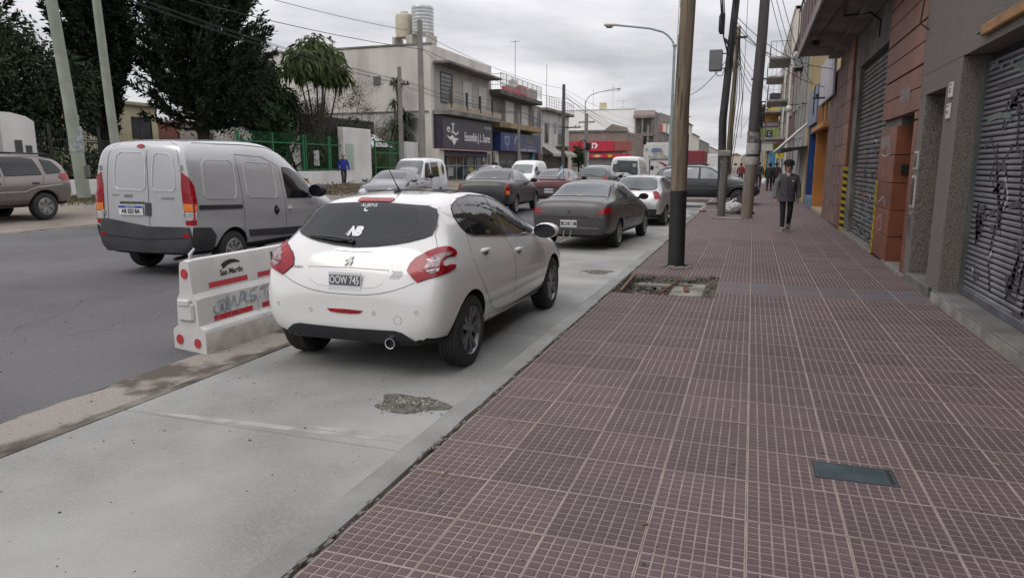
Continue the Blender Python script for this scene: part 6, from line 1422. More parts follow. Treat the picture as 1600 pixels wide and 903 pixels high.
prof += [(.78, 2.0), (.5, 2.12), (.001, 2.15)]; b.lathe(prof, 28); b.build('tank', M('galvanised', (.52, .53, .53), .4, (.40, .41, .41), 3, metal=.5), tk, smooth=40)
MB().bbox(-.8, -.7, -.62, -.55, .7, -.0, .01).bbox(.55, -.7, -.62, .8, .7, 0, .01).build('stand', CREAM2, tk)
tk = thing('water_tank', 'cream plastic water tank on the roof beside the steel tank', 'water tank', (-25.2, 48.4, LZ + 10.5))
MB().lathe([(.001, 0), (.66, 0), (.70, .5), (.68, 1.5), (.62, 1.62), (.3, 1.72), (.28, 1.85), (.001, 1.86)], 24).build('tank', M('tank_cream', (.50, .45, .34), .6, (.42, .37, .28), 3), tk, smooth=40)
MB().bbox(-.7, -.7, -.6, -.5, .7, 0, .01).bbox(.45, -.7, -.6, .7, .7, 0, .01).bbox(-.75, -.75, -.95, .75, .75, -.601, .01).build('stand', CREAM2, tk)
# blue shop block
GREYB = M('sooty_grey_render', (.22, .205, .19), .9, (.15, .14, .13), .6, 8, streak=((.06, .056, .052), .6, .7))
b2, L_ = lbuild('shop_building', 'grey building with two blue shop signs, a tan balcony band and a railed roof terrace', 58.45, 73.2, 7.3, GREYB)
y2 = lambda y: y - 65.825
MB().bbox(-4, y2(57.6), 7.2, 1.1, y2(70.2), 7.6, .04).build('terrace_slab', M('blackened_concrete', (.13, .122, .112), .95, (.07, .066, .06), .8, streak=((.04, .037, .034), .5, .8)), b2)
rb = MB()
for i in range(9): rb.tube([(1.0, y2(57.8 + i * 1.53), 7.75), (1.0, y2(57.8 + i * 1.53), 9.0)], .035, 5)
for z_ in (8.1, 8.5, 9.0): rb.tube([(1.0, y2(57.8), z_), (1.0, y2(70.1), z_)], .025, 5); rb.tube([(1.0, y2(58.5), z_), (-3.5, y2(58.5), z_)], .025, 5)
for i in range(70): rb.tube([(1.0, y2(57.9 + i * .174), 7.75), (1.0, y2(57.9 + i * .174), 9.0)], .010, 3)
for i in range(18): rb.tube([(1.0 - .25 * i, y2(58.5), 7.75), (1.0 - .25 * i, y2(58.5), 9.0)], .010, 3)
stuff(rb.build('terrace_railing', M('pale_railing', (.34, .33, .32), .6), b2))
tb = MB().bbox(.03, y2(57.3), 4.42, 1.15, y2(70.0), 4.90, .02).build('balcony_band', M('tan_band', (.34, .25, .14), .8, (.26, .185, .10), .9, streak=((.14, .10, .06), .5, 1)), b2)
lat = MB()
for i in range(12):
    for k in range(3): lat.box(.9, y2(57.35 + i * .22), 4.47 + k * .13 + (.065 if i % 2 else 0), 1.16, y2(57.46 + i * .22), 4.53 + k * .13 + (.065 if i % 2 else 0))
stuff(lat.build('lattice', INK, tb))
lwin(b2, y2(63.0), 4.95, 2.3, 2.0, SHUT); lwin(b2, y2(67.6), 4.95, 2.1, 2.0, SHUT); lwin(b2, y2(71.4), 4.95, 1.3, 1.9, DGL)
BS = M('shop_blue', (.015, .035, .17), .45, (.012, .028, .13), 1.5); BS2 = M('shop_slate_blue', (.065, .075, .15), .5, (.045, .052, .11), .9)
s1 = MB().bbox(.02, y2(58.5), 2.42, .75, y2(61.9), 4.05, .02).build('shop_sign', BS, b2)
s2 = MB().bbox(.02, y2(61.95), 2.42, .70, y2(71.0), 4.10, .02).build('shop_sign', BS2, b2)
GOLD = M('dull_gold_print', (.30, .27, .12), .6); PALEP = M('pale_blue_print', (.32, .35, .44), .6)
cy_ = y2(60.2)
yzpoly('emblem', [(cy_ - .7, 3.75), (cy_ - .5, 3.80), (cy_ - .25, 3.68), (cy_, 3.76), (cy_ + .25, 3.68), (cy_ + .5, 3.80), (cy_ + .7, 3.75), (cy_ + .6, 3.5), (cy_ + .62, 3.15), (cy_ + .4, 3.0), (cy_, 2.88), (cy_ - .4, 3.0), (cy_ - .62, 3.15), (cy_ - .6, 3.5)], PALEP, s1, .765)
yzpoly('emblem', [(cy_ - .42, 3.55), (cy_, 3.62), (cy_ + .42, 3.55), (cy_ + .42, 3.2), (cy_, 3.02), (cy_ - .42, 3.2)], BS, s1, .775); lettering('B', .5, PALEP, frame_mtx((.78, cy_, 3.32), (0, 1, 0), (0, 0, 1)), s1)
for z_ in (2.72, 2.55): lettering('4755 0088', .17, PALEP, frame_mtx((.757, cy_, z_), (0, 1, 0), (0, 0, 1)), s1, extrude=.004)
lettering('CASA', .3, GOLD, frame_mtx((.705, y2(67.0), 3.85), (0, 1, 0), (0, 0, 1)), s2, extrude=.004); lettering('"J FRENOS"', .62, GOLD, frame_mtx((.705, y2(67.0), 3.42), (0, 1, 0), (0, 0, 1)), s2, sx=.85, extrude=.004)
lettering('Frenos - Embragues - Tren', .3, PALEP, frame_mtx((.705, y2(67.2), 2.92), (0, 1, 0), (0, 0, 1)), s2, extrude=.004); lettering('AV. 2 DE MAYO 456 - SAN MARTIN - TEL 4', .3, WHITEP, frame_mtx((.705, y2(66.5), 2.58), (0, 1, 0), (0, 0, 1)), s2, extrude=.004)
yzpoly('emblem', [(y2(63.2) + .8 * math.cos(a), 3.1 + .85 * math.sin(a)) for a in [i * PI / 8 for i in range(9)]] + [(y2(63.2) + .5 * math.cos(a), 3.1 + .55 * math.sin(a)) for a in [PI - i * PI / 8 for i in range(9)]], PALEP, s2, .712)
MB().box(.005, y2(60.3), 0, .03, y2(73.0), 2.4).build('shopfront', M('shop_dark', (.03, .03, .032), .4, (.06, .055, .05), 1), b2)
for y_, w_, m_ in ((65.6, .5, WLOW), (69.9, .55, M('light_blue_pier', (.08, .26, .42), .6)), (72.3, 1.2, M('brown_panel', (.14, .10, .085), .7)), (58.9, .9, CREAM)): MB().bbox(.02, y2(y_ - w_ / 2), 0, .25, y2(y_ + w_ / 2), 2.4, .01).build('pier', m_, b2)
for y_ in (61.0, 63.0): MB().box(.032, y2(y_ - .7), 1.3, .045, y2(y_ + .7), 1.6).build('poster', M('poster_black', (.15, .15, .15), .6), b2)
ds = thing('satellite_dish', 'grey satellite dish on the railed roof terrace', 'satellite dish', (-21.4, 62.2, LZ + 8.5)); b = MB(); b.lathe([(.001, .0), (.25, .03), (.45, .12), (.46, .125), (.24, .045), (.001, .01)], 20); d_ = b.build('dish', M('dish_grey', (.40, .39, .38), .5), ds, smooth=60); d_.rotation_euler = (1.1, 0, .5)
MB().tube([(0, 0, 0), (0, .1, -.75)], .03, 6).build('mast', INK, ds)
rtk = MB().bbox(-2.0, -.9, 0, 0, 1.2, 1.0, .08).build('roof_tank', M('red_tank', (.42, .08, .09), .6, (.33, .06, .07), 2), None, (-21.6, 66.0, LZ + 7.76)); tag(rtk, 'red box tank on the railed roof terrace', 'tank')
rtk = MB().bbox(-1.6, -.9, 0, 0, 1.6, .95, .05).build('roof_tank', M('beige_tank', (.42, .34, .28), .7), None, (-21.6, 69.0, LZ + 7.76)); tag(rtk, 'beige box beside the red tank on the roof terrace', 'tank')
# white block after it
b3, L_ = lbuild('house', 'white weathered two-storey building with awnings next to the blue shops', 73.4, 85.5, 7.0, M('weathered_white', (.60, .59, .57), .9, (.47, .46, .44), .5, 8, streak=((.16, .155, .15), .6, .6)))
y3 = lambda y: y - 79.45
MB().bbox(-1, y3(73.4), 7.0, .7, y3(85.5), 7.3, .03).build('parapet', CONC2, b3)
rb = MB()
for i in range(13): rb.tube([(.6, y3(73.5 + i), 7.3), (.6, y3(73.5 + i), 8.5)], .03, 4)
for z_ in (7.6, 7.9, 8.2, 8.5): rb.tube([(.6, y3(73.5), z_), (.6, y3(85.5), z_)], .02, 4)
stuff(rb.build('roof_railing', MATS['pale_railing'], b3))
for y_, w_, h_ in ((75.5, 1.5, 2.1), (79.0, .8, 1.2), (81.3, 1.9, 2.6)): lwin(b3, y3(y_), 3.6 if h_ > 2 else 4.8, w_, h_, DGL)
MB().bbox(.0, y3(79.5), 3.2, .8, y3(84.5), 3.4, .02).build('balcony_slab', CONC2, b3)
AWN = M('pale_canvas', (.40, .38, .34), .8, (.32, .305, .27), 2)
for a_, c_ in ((73.8, 78.6), (79.4, 84.6)):
    b = MB(); b.add([(.05, y3(a_), 3.2), (1.3, y3(a_), 2.4), (1.3, y3(c_), 2.4), (.05, y3(c_), 3.2), (1.3, y3(a_), 2.1), (1.3, y3(c_), 2.1)], [(0, 1, 2, 3), (1, 4, 5, 2)]); b.build('awning', AWN, b3)
MB().box(.003, y3(74), 0, .03, y3(85), 2.3).build('shopfront', MATS['shop_dark'], b3)
# corner beyond the cross street: red fascia shop, white gable, corner house
b4 = thing('shop_building', 'brownish corner shop with a long red fascia facing the cross street', 'building', (-22.0, 128, LZ))
BRN = M('brown_grey_render', (.25, .205, .175), .9, (.18, .145, .125), .4, 8, streak=((.10, .08, .07), .5, .5))
MB().box(-14, 0, -.5, 0, 20, 7.2).build('wall', BRN, b4); MB().bbox(-14.1, -.25, 7.2, .25, .3, 7.55, .05).build('cornice', CONC2, b4)
b = MB(); b.add([(-4.2, -.02, 7.5), (-2.8, -.02, 8.6), (-1.2, -.02, 8.2), (.1, -.02, 7.9), (.1, -.02, 7.2), (-4.2, -.02, 7.2), (-4.2, .4, 7.5), (-2.8, .4, 8.6), (-1.2, .4, 8.2), (.1, .4, 7.9)], [(0, 5, 4, 3, 2, 1), (0, 1, 7, 6), (1, 2, 8, 7), (2, 3, 9, 8)]); b.build('parapet_gable', BRN, b4)
RF = M('claret_red_fascia', (.45, .02, .045), .45, (.38, .016, .036), 1)
f1 = MB().bbox(-10.8, -.7, 3.7, -2.2, -.02, 5.55, .04).build('fascia', RF, b4); MB().bbox(-2.18, -.65, 3.75, 1.0, -.02, 5.5, .04).build('fascia', M('brown_red_fascia', (.27, .075, .06), .5), b4)
rearpoly('emblem', [(-6.3, 4.2), (-6.3, 5.2), (-5.6, 5.2), (-5.2, 4.75), (-5.6, 4.2), (-5.9, 4.2), (-5.55, 4.75), (-5.9, 5.0), (-6.1, 5.0), (-6.1, 4.2)], WHITEP, f1, -.72)
MB().bbox(-8.2, -.8, 2.5, .8, -.03, 3.15, .03).build('lower_fascia', RF, b4)
for x_, m_ in ((-7.4, M('sign_amber', (.60, .33, .05), .5)), (-5.2, MATS['sign_amber']), (-2.9, MATS['sign_amber'])): MB().bbox(x_ - .4, -.83, 2.55, x_ + .4, -.79, 3.1, .01).build('sign_panel', m_, b4)
lettering('CREDITO', .4, WHITEP, frame_mtx((-5.2, -.84, 2.82), (1, 0, 0), (0, 0, 1)), b4)
for i in range(5): MB().box(-10 + i * 2.1, -.03, 0, -8.4 + i * 2.1, -.01, 2.45).build('shutter_panel', M('grey_shutter_panel', (.20, .20, .205), .6, (.15, .15, .155), 2), b4)
for x_ in (-10.6, -.4): MB().bbox(x_ - .3, -.1, 0, x_ + .3, .1, 3.6, .02).build('pier', M('buff_pier', (.42, .36, .29), .8), b4)
wb4 = thing('warehouse', 'big plain white warehouse wall rising behind the red fascia shop', 'building', (-24.0, 150, LZ)); MB().box(-17, 0, -.5, 0, 25, 12.9).build('wall', M('bright_white_sheet', (.82, .82, .81), .6, (.77, .77, .76), .15), wb4)
b = MB(); b.tube([(-16.9, -.05, 12.9), (0, -.05, 12.9)], .06, 5); b.build('ridge_trim', FRM, wb4)
for x_ in (-12.5, -11.8): MB().bbox(x_ - .25, -.6, 5.6, x_ + .25, -.1, 7.9, .02).build('roof_block', M('cream_block', (.52, .46, .30), .8), wb4)
b5 = thing('house', 'stained grey corner tower house with columns and balconies beyond the red shop', 'house', (-21.6, 150, LZ)); GR5 = M('stained_grey_stone', (.24, .215, .195), .95, (.13, .118, .108), .5, 8, streak=((.07, .063, .057), .6, .5))
MB().box(-2.4, .3, -.5, 1.4, 10, 12.4).build('wall', GR5, b5)
for z_ in (3.4, 7.2, 10.9): MB().bbox(-2.8, -.9, z_, 1.8, .29, z_ + .55, .04).build('balcony_slab', GR5, b5)
for x_ in (-2.3, -.9, 1.2): MB().lathe([(.26, 7.75), (.22, 10.9)], 12, (x_, -.4, 0)).build('column', GR5, b5)
MB().bbox(-2.7, -.85, 11.45, 1.7, -.7, 12.5, .03).build('balustrade', M('pinkish_stone', (.40, .33, .31), .9), b5)
for z_ in (1, 4.4, 8.2): MB().box(-1.6, .28, z_, .6, .296, z_ + 2.2).build('window', DGL, b5)
BALC = M('pale_shell_stone', (.44, .41, .37), .9)
MB().lathe([(.1, 4.3), (1.0, 5.0), (1.25, 5.8), (1.25, 6.3), (.3, 6.35)], 18, (-3.6, -.7, 0)).build('bow_balcony', BALC, b5)
ho = [('grey house with a red roof tank further along the far side', 166, 190, 8.6, GR5), ('low brown house far along the left side of the street', 191, 225, 6.5, BRN), ('white gabled house far along the left side of the street', 226, 250, 14.5, WHI), ('second white gabled house far along the left side', 251, 285, 12.0, WHI), ('grey block far along the left side of the street', 286, 350, 11, GREYB), ('pale block at the far left end of the street', 351, 450, 10, CREAM2)]
for l_, a_, c_, h_, m_ in ho:
    t, L2 = lbuild('house', l_, a_, c_, h_, m_, x0=-20.5, depth=16)
    for k in range(3):
        for z_ in (1.2, 4.6): MB().bbox(-.02, -L2 * .6 + k * L2 * .6 - .7, z_, .04, -L2 * .6 + k * L2 * .6 + .7, z_ + 1.8, .01).build('window', DGL, t)
    for k in range(3):
        for z_ in (1.2, 5.0): MB().bbox(-13 + k * 4.5, -L2 - .03, z_, -11.6 + k * 4.5, -L2 + .02, z_ + 1.8, .01).build('window', DGL, t)
    if 'gabled' in l_:
        b = MB(); b.add([(-16.3, -L2 - .4, h_), (.6, -L2 - .4, h_), (-8, -L2 - .4, h_ + 3), (-16.3, L2, h_), (.6, L2, h_), (-8, L2, h_ + 3)], [(0, 1, 2), (3, 5, 4), (1, 4, 5, 2), (0, 2, 5, 3), (0, 3, 4, 1)]); b.build('roof', M('grey_tile_roof', (.22, .2, .19), .9), t)
    else: MB().bbox(-16.1, -L2 - .1, h_, .2, L2, h_ + .35, .05).build('cornice', GR5, t)
rt = MB().bbox(-1.5, -1.5, 0, 1.5, 1.5, 1.9, .1).build('roof_tank', M('red_tank', (.42, .08, .09), .6), None, (-22.5, 171, LZ + 8.96)); tag(rt, 'red tank on the roof of the grey house behind the coach', 'tank')
# end of street
rE = random.Random(12)
for i in range(14):
    x = -16 + i * 2.9 + rE.uniform(-.5, .5); y = rE.uniform(470, 520); h = rE.uniform(5, 9.5); w_ = rE.uniform(2.2, 3.2)
    cc = rE.choice([(.42, .36, .30), (.36, .2, .16), (.5, .46, .38), (.30, .28, .26), (.46, .40, .30)])
    t = thing('house', ['ochre', 'brick', 'pale', 'grey', 'tan', 'cream', 'russet', 'sandy', 'dull', 'buff', 'faded', 'rosy', 'stone', 'smoky'][i] + ' little house closing the far end of the street', 'house', (x, y, 0), group='little houses at the far end of the street')
    MB().box(-w_, 0, -.5, w_, 8, h).build('wall', M('end_wall_%d' % i, cc, .9), t)
    b = MB(); b.add([(-w_ - .2, -.3, h), (w_ + .2, -.3, h), (0, -.3, h + 1.6), (-w_ - .2, 8, h), (w_ + .2, 8, h), (0, 8, h + 1.6)], [(0, 1, 2), (3, 5, 4), (1, 4, 5, 2), (0, 2, 5, 3)]); b.build('roof', M('end_roof_%d' % (i % 3), [(.22, .10, .07), (.2, .19, .18), (.26, .14, .1)][i % 3], .9), t)
    MB().bbox(-.8, -.05, 1.5, .8, .02, 3, .01).build('window', DGL, t)

# ------------------------------------------------------------------ houses, walls and fences behind the left pavement
hy = thing('house', 'pale yellow house with dark window behind the cypress trees', 'house', (-40, 36.5, LZ)); YW = M('pale_yellow_render', (.52, .49, .33), .9, (.43, .40, .27), .4, 7, streak=((.28, .26, .19), .4, .5))
MB().box(-9, -6, -.5, 0, 2.5, 5.1).box(-9, -14, -.5, .5, -6.01, 5.6).build('wall', YW, hy); MB().bbox(-9.2, -14.2, 5.6, .8, -6, 5.85, .04).build('cornice', M('greenish_cap', (.32, .33, .22), .9), hy); MB().bbox(-9.2, -6.0, 5.1, .3, 2.7, 5.35, .04).build('cornice', MATS['greenish_cap'], hy)
lwin(hy, 1.1, 3.0, 1.5, 1.3, DGL, INK); lwin(hy, -9.5, 2.6, 1.2, 1.5, DGL, INK, x=.5)
hr = thing('house', 'low house with a red brick panel and a pale wall behind the big conifer', 'house', (-42, 46, LZ)); MB().box(-8, -6.3, -.5, 0, 5, 4.3).build('wall', M('pinkish_pale', (.48, .42, .38), .9), hr)
MB().bbox(-.02, -6.2, 3.1, .12, -3.2, 4.25, .02).build('brick_panel', M('brick_red', (.27, .10, .075), .85, (.2, .075, .055), 4), hr); MB().bbox(-8.2, -6.5, 4.3, .3, 5.2, 4.5, .03).build('cornice', FRM, hr)
hw_ = thing('house', 'white building seen between the conifer and the leafy trees', 'house', (-36, 50.5, LZ)); MB().box(-9, -4.5, -.5, 0, 9, 7.2).build('wall', WLOW, hw_); MB().bbox(-9.2, -4.7, 7.2, .2, 9, 7.5, .05).build('cornice', CONC2, hw_); lwin(hw_, 0, 3.5, 1.3, 1.5, DGL)
MB().bbox(-6.0, -4.62, 4.2, -1.5, -4.5, 5.1, .02).build('roof_sheet', M('blue_white_sheet', (.42, .46, .5), .5), hw_)
lw = thing('garden_wall', 'long low white wall carrying a dark iron fence behind the poles', 'wall', (-24, 21.5, LZ - .03)); wwm = M('whitewash', (.72, .71, .70), .85, (.60, .59, .58), .9, 7, bump=.15, bscale=20, streak=((.4, .39, .37), .3, 1.2))
MB().bbox(-.15, -9.0, -.4, .15, 6.3, .62, .02).build('wall', wwm, lw); MB().bbox(-.15, 6.35, -.4, .15, 9.0, .62, .02).build('wall', wwm, lw)
IRON = M('black_iron', (.018, .018, .018), .6)
ir = thing('iron_fence', 'dark iron railing fence with pointed bars on the low white wall', 'fence', (-24, 21.5, LZ + .58))
for y_ in range(-9, 10, 2): MB().bbox(-.04, y_ - .04, -.05, .04, y_ + .04, 2.0, .005).build('post', IRON, ir)
for z_ in (.15, 1.45): MB().box(-.02, -9, z_, .02, 9, z_ + .04).build('rail', IRON, ir)
b = MB()
for i in range(150): b.tube([(0, -8.95 + i * .12, .05), (0, -8.95 + i * .12, 1.75), (0, -8.95 + i * .12, 1.9)], [.009, .009, .001], 3, False)
stuff(b.build('bars', IRON, ir))
gt = thing('iron_gate', 'pair of dark iron gates in front of the yellow house', 'gate', (-24.4, 20.3, LZ))
for y_ in (0, 1.25):
    b = MB()
    for a in ((0, .0, .05, 2.0), (1.1, 0, 1.15, 2.0), (0, 0, 1.15, .06), (0, 1.94, 1.15, 2.0)): b.box(-.03, y_ + a[0], a[1], .03, y_ + a[2], a[3])
    b.build('gate_leaf', IRON, gt)
wp_ = thing('meter_pillar', 'white rounded pillar with two meter boxes and a blue door at the far left', 'wall', (-24.0, 17.2, LZ)); pts = [(-.55, -.4), (.62, -.4), (.62, 2.62), (.35, 2.78), (-.2, 2.88), (-.55, 2.88)]
MB().prism([(a, b_) for a, b_ in pts], .4, 'x', -.2).build('pillar', wwm, wp_)
for y_, z_, w2, h2 in ((-.02, 1.55, .26, .42), (.33, 1.5, .22, .30)): MB().bbox(.19, y_ - w2 / 2, z_, .225, y_ + w2 / 2, z_ + h2, .01).build('meter_box', M('meter_grey', (.06, .065, .07), .5), wp_)
MB().bbox(-.1, -2.6, 0, .05, -.56, 2.6, .02).build('blue_door', M('slate_blue_door', (.06, .08, .13), .5), wp_)
MB().bbox(-.3, -3.0, 2.6, .1, -.56, 4.6, .02).build('upper_wall', M('dusty_pink_wall', (.36, .30, .29), .9), wp_)
# green fence
GRN = M('fence_green', (.022, .16, .065), .5, (.018, .12, .05), 3)
gf = thing('green_fence', 'green bar and mesh fence on a white base wall beside the man in blue', 'fence', (-23.2, 31.8, LZ))
MB().bbox(-.14, -4.6, -.4, .14, 4.3, .80, .02).build('base_wall', wwm, gf)
for y_ in (-4.5, -2.0, .55, .75, 2.95, 3.1): MB().bbox(-.05, y_ - .045, .78, .05, y_ + .045, 2.75, .005).build('post', GRN, gf)
for y_, L3 in ((-4.4, 2.35), (-1.9, 2.35), (.85, 2.05), (3.2, 1.1)):
    for z_ in (.86, 2.25): MB().box(-.025, y_, z_, .025, y_ + L3, z_ + .06).build('rail', GRN, gf)
b = MB()
for i in range(86): b.tube([(0, -4.4 + i * .10, 2.3), (0, -4.4 + i * .10, 2.78)], .010, 3)
for i in range(58): b.box(-.002, -4.4 + i * .15, .88, .002, -4.394 + i * .15, 2.25)
for i in range(9): b.box(-.002, -4.4, .88 + i * .15, .002, 4.2, .886 + i * .15)
stuff(b.build('mesh_bars', GRN, gf))
MB().bbox(.02, 1.45, 1.1, .05, 1.95, 1.95, .01).build('notice', M('notice_paper', (.45, .46, .45), .7, (.15, .16, .16), 7, lo=.45, hi=.55), gf)
gp = thing('gate_pillar', 'tall white wall pillar at the end of the green fence', 'wall', (-23.2, 37.4, LZ)); MB().bbox(-.2, -1.35, -.4, .2, 1.8, 3.35, .03).build('pillar', wwm, gp)
MB().bbox(.2, -1.2, .9, .24, -.35, 2.4, .01).build('side_panel', M('pale_green_panel', (.38, .46, .40), .7), gp)
gg = thing('green_gate', 'tall green barred gate with a solid lower panel between white pillars', 'gate', (-23.2, 41.9, LZ))
for a in ((-1.95, 0, -1.85, 2.75), (1.85, 0, 1.95, 2.75), (-.05, .1, .05, 2.6)): MB().box(-.04, a[0], a[1], .04, a[2], a[3]).build('stile', GRN, gg)
for z_ in (.1, .95, 1.9, 2.6): MB().box(-.03, -1.85, z_, .03, 1.85, z_ + .08).build('rail', GRN, gg)
MB().box(-.015, -1.85, .18, .015, 1.85, .62).build('solid_panel', GRN, gg); b = MB()
for i in range(30): b.tube([(0, -1.8 + i * .124, .95), (0, -1.8 + i * .124, 2.75)], .014, 3)
stuff(b.build('bars', GRN, gg))
gp = thing('gate_pillar', 'second white pillar to the right of the green gate', 'wall', (-23.2, 44.9, LZ)); MB().bbox(-.2, -.85, -.4, .2, .9, 2.75, .03).build('pillar', wwm, gp)
dw = thing('garden_wall', 'dark grey wall with ivy behind the green fence and gate pillar', 'wall', (-26.6, 41.2, LZ)); MB().bbox(-.15, -4.2, -.4, .15, 4.4, 4.25, .02).build('wall', M('dark_wet_wall', (.075, .07, .066), .9, (.05, .047, .045), 1), dw)
hk = thing('kiosk', 'small white pitched-roof hut behind the gate pillar', 'hut', (-25.4, 42.4, LZ)); MB().box(-1.2, -1.2, -.3, 1.2, 1.2, 2.4).build('wall', M('hut_brown', (.16, .10, .08), .8), hk)
b = MB(); b.add([(-1.5, -1.4, 2.35), (1.5, -1.4, 2.35), (0, -1.4, 3.25), (-1.5, 1.4, 2.35), (1.5, 1.4, 2.35), (0, 1.4, 3.25), (-1.5, -1.4, 2.15), (1.5, -1.4, 2.15), (0, -1.4, 3.0)], [(0, 2, 8, 6), (2, 1, 7, 8), (1, 2, 5, 4), (0, 3, 5, 2)]); b.build('roof', wwm, hk)
# ================================================================== VEGETATION
def leaf_mat(name, rgb, rgb2): return M(name, rgb, .75, rgb2, 1.1, 4, .35, .65, spec=.2, island=.35)
def rand_unit(r_): 
    while True:
        v = Vector((r_.uniform(-1, 1), r_.uniform(-1, 1), r_.uniform(-1, 1)))
        if .05 < v.length < 1: return v.normalized()
class Leaves:
    def __init__(s): s.v = []; s.f = []
    def leaf(s, p, d, L, w, r_, droop=0.0):
        side = d.cross(rand_unit(r_)); 
        if side.length < 1e-3: return
        side = side.normalized() * w * .5; o = len(s.v); m = p + d * L * .5; e = p + d * L + Vector((0, 0, -droop * L)); m = m + Vector((0, 0, -droop * L * .25))
        s.v += [p, m + side, e, m - side]; s.f.append((o, o + 1, o + 2, o + 3))
    def build(s, name, m, parent):
        me = bpy.data.meshes.new(name); me.from_pydata([tuple(v) for v in s.v], [], s.f); me.materials.append(m); me.update(); return link(name, me, parent)
BARK = M('dark_bark', (.055, .045, .037), .95, (.03, .025, .02), 6, bump=.6, bscale=14, stretch=(4, 4, 1))
BARKP = M('pale_bark', (.15, .125, .10), .95, (.085, .07, .056), 6, bump=.5, bscale=14, stretch=(4, 4, 1))
def conifer(name, label, loc, h, z0, rad, n_br, per, seed, m, leafL=.34, up=.5, trunk=.28, cat='tree', dens=1.0, group=None, prof=None):
    r_ = random.Random(seed); t = thing(name, label, cat, loc, 0, group)
    tb = MB(); tb.tube([(0, 0, -.5), (r_.uniform(-.1, .1), 0, h * .3), (0, r_.uniform(-.15, .15), h * .7), (0, 0, h)], [trunk, trunk * .8, trunk * .45, .03], 9)
    lv = Leaves()
    prof = prof or (lambda u: min(1, .55 + 1.6 * u) * (1 - u) ** .62 * 1.28)
    for i in range(n_br):
        u = ((i + r_.random()) / n_br) ** 1.05; z = z0 + (h - z0) * u; a = r_.uniform(0, 2 * PI); L = rad * prof(u) * r_.uniform(.72, 1.12)
        el = up * r_.uniform(.5, 1.4); d = Vector((math.cos(a), math.sin(a), 0)); pts = []
        for k in range(6):
            q = k / 5; pts.append(Vector((0, 0, z)) + d * L * q + Vector((0, 0, L * el * q * q - .10 * L * q)))
        if L > .8 and u < .5: tb.tube(pts[:5], [trunk * .22, trunk * .18, trunk * .13, trunk * .09, .015], 4, False)
        cnt_ = int(per * (L / rad + .25) * dens)
        for k in range(cnt_):
            q = r_.random() ** .6; i0 = min(4, int(q * 5)); p = pts[i0].lerp(pts[i0 + 1], q * 5 - i0)
            spread = .16 * L * (1.15 - q) + .10
            p = p + rand_unit(r_) * spread * r_.random(); dd = (d * r_.uniform(.2, 1) + Vector((0, 0, r_.uniform(-.1, 1.0) * (up + .35))) + rand_unit(r_) * .55).normalized()
            lv.leaf(p, dd, leafL * r_.uniform(.6, 1.4), leafL * r_.uniform(.28, .42), r_)
    tb.build('trunk', BARK, t, smooth=60); lv.build('crown', m, t); return t
def branch(tb, r_, p, d, L, rad, depth, tips, spread=.55, grav=0.0):
    n = 4; pts = [p]; 
    for i in range(n):
        d = (d + rand_unit(r_) * .22 + Vector((0, 0, grav))).normalized(); p = p + d * L / n; pts.append(p)
    tb.tube(pts, [rad * (1 - .45 * i / n) for i in range(n + 1)], 6 if rad > .04 else 3, False)
    if depth == 0: tips.append((p, d)); return
    for k in range(r_.choice([2, 3, 3])):
        nd = (d + rand_unit(r_) * spread * 1.4).normalized(); branch(tb, r_, pts[r_.choice([2, 3, 4])], nd, L * r_.uniform(.55, .82), rad * .52, depth - 1, tips, spread, grav)
def tree(name, label, loc, starts, depth, seed, leaf=None, bark=BARK, spread=.55, cat='tree', grav=0.0):
    """starts: list of (p, d, L, rad); leaf: (mat, per tip, length, width, scatter, droop)"""
    r_ = random.Random(seed); t = thing(name, label, cat, loc); tb = MB(); tips = []
    for (p, d, L, rad) in starts: branch(tb, r_, Vector(p), Vector(d).normalized(), L, rad, depth, tips, spread, grav)
    tb.build('trunk', bark, t, smooth=60)
    if leaf:
        lv = Leaves(); m, per, LL, ww, sc_, dr = leaf
        for p, d in tips:
            for k in range(per):
                q = p + rand_unit(r_) * sc_ * r_.random() ** .5; dd = (rand_unit(r_) + d * .5 + Vector((0, 0, -dr))).normalized(); lv.leaf(q, dd, LL * r_.uniform(.6, 1.3), ww * r_.uniform(.7, 1.2), r_, dr * .4)
        lv.build('crown', m, t)
    return t
DCON = leaf_mat('dark_conifer_leaf', (.030, .040, .022), (.018, .025, .015)); DCYP = leaf_mat('cypress_leaf', (.026, .036, .022), (.016, .022, .014)); MAG = leaf_mat('glossy_dark_leaf', (.035, .055, .026), (.020, .032, .017))
LGT = leaf_mat('fresh_green_leaf', (.115, .15, .06), (.05, .075, .03)); OLV = leaf_mat('olive_leaf', (.085, .095, .045), (.055, .06, .03)); PINE = leaf_mat('pine_needle', (.05, .085, .04), (.03, .055, .028)); BRN_ = leaf_mat('dry_twig_leaf', (.105, .09, .06), (.06, .05, .035))
conifer('cypress_tree', 'broad dark conifer with upswept ragged branches behind the silver van', (-26.2, 28.4, LZ), 15.5, 2.9, 3.7, 380, 175, 3, DCON, leafL=.27, up=.62, trunk=.34, prof=lambda u: min(1, .62 + 1.4 * u) * (1 - u) ** .5 * 1.22)
conifer('cypress_tree', 'tall dense dark cypress just right of the two leaning left poles', (-29.0, 25.0, LZ), 15.0, 2.3, 1.75, 340, 190, 5, DCYP, leafL=.25, up=1.0, trunk=.32, prof=lambda u: min(1, .35 + 2.6 * u) * (1 - max(0, u - .4) / .6) ** .55)
conifer('cypress_tree', 'dark cypress cut off by the left edge of the picture', (-31, 20.4, LZ), 14.5, 2.0, 1.9, 300, 150, 8, DCYP, leafL=.25, up=1.0, trunk=.32, prof=lambda u: min(1, .35 + 2.6 * u) * (1 - max(0, u - .4) / .6) ** .55)
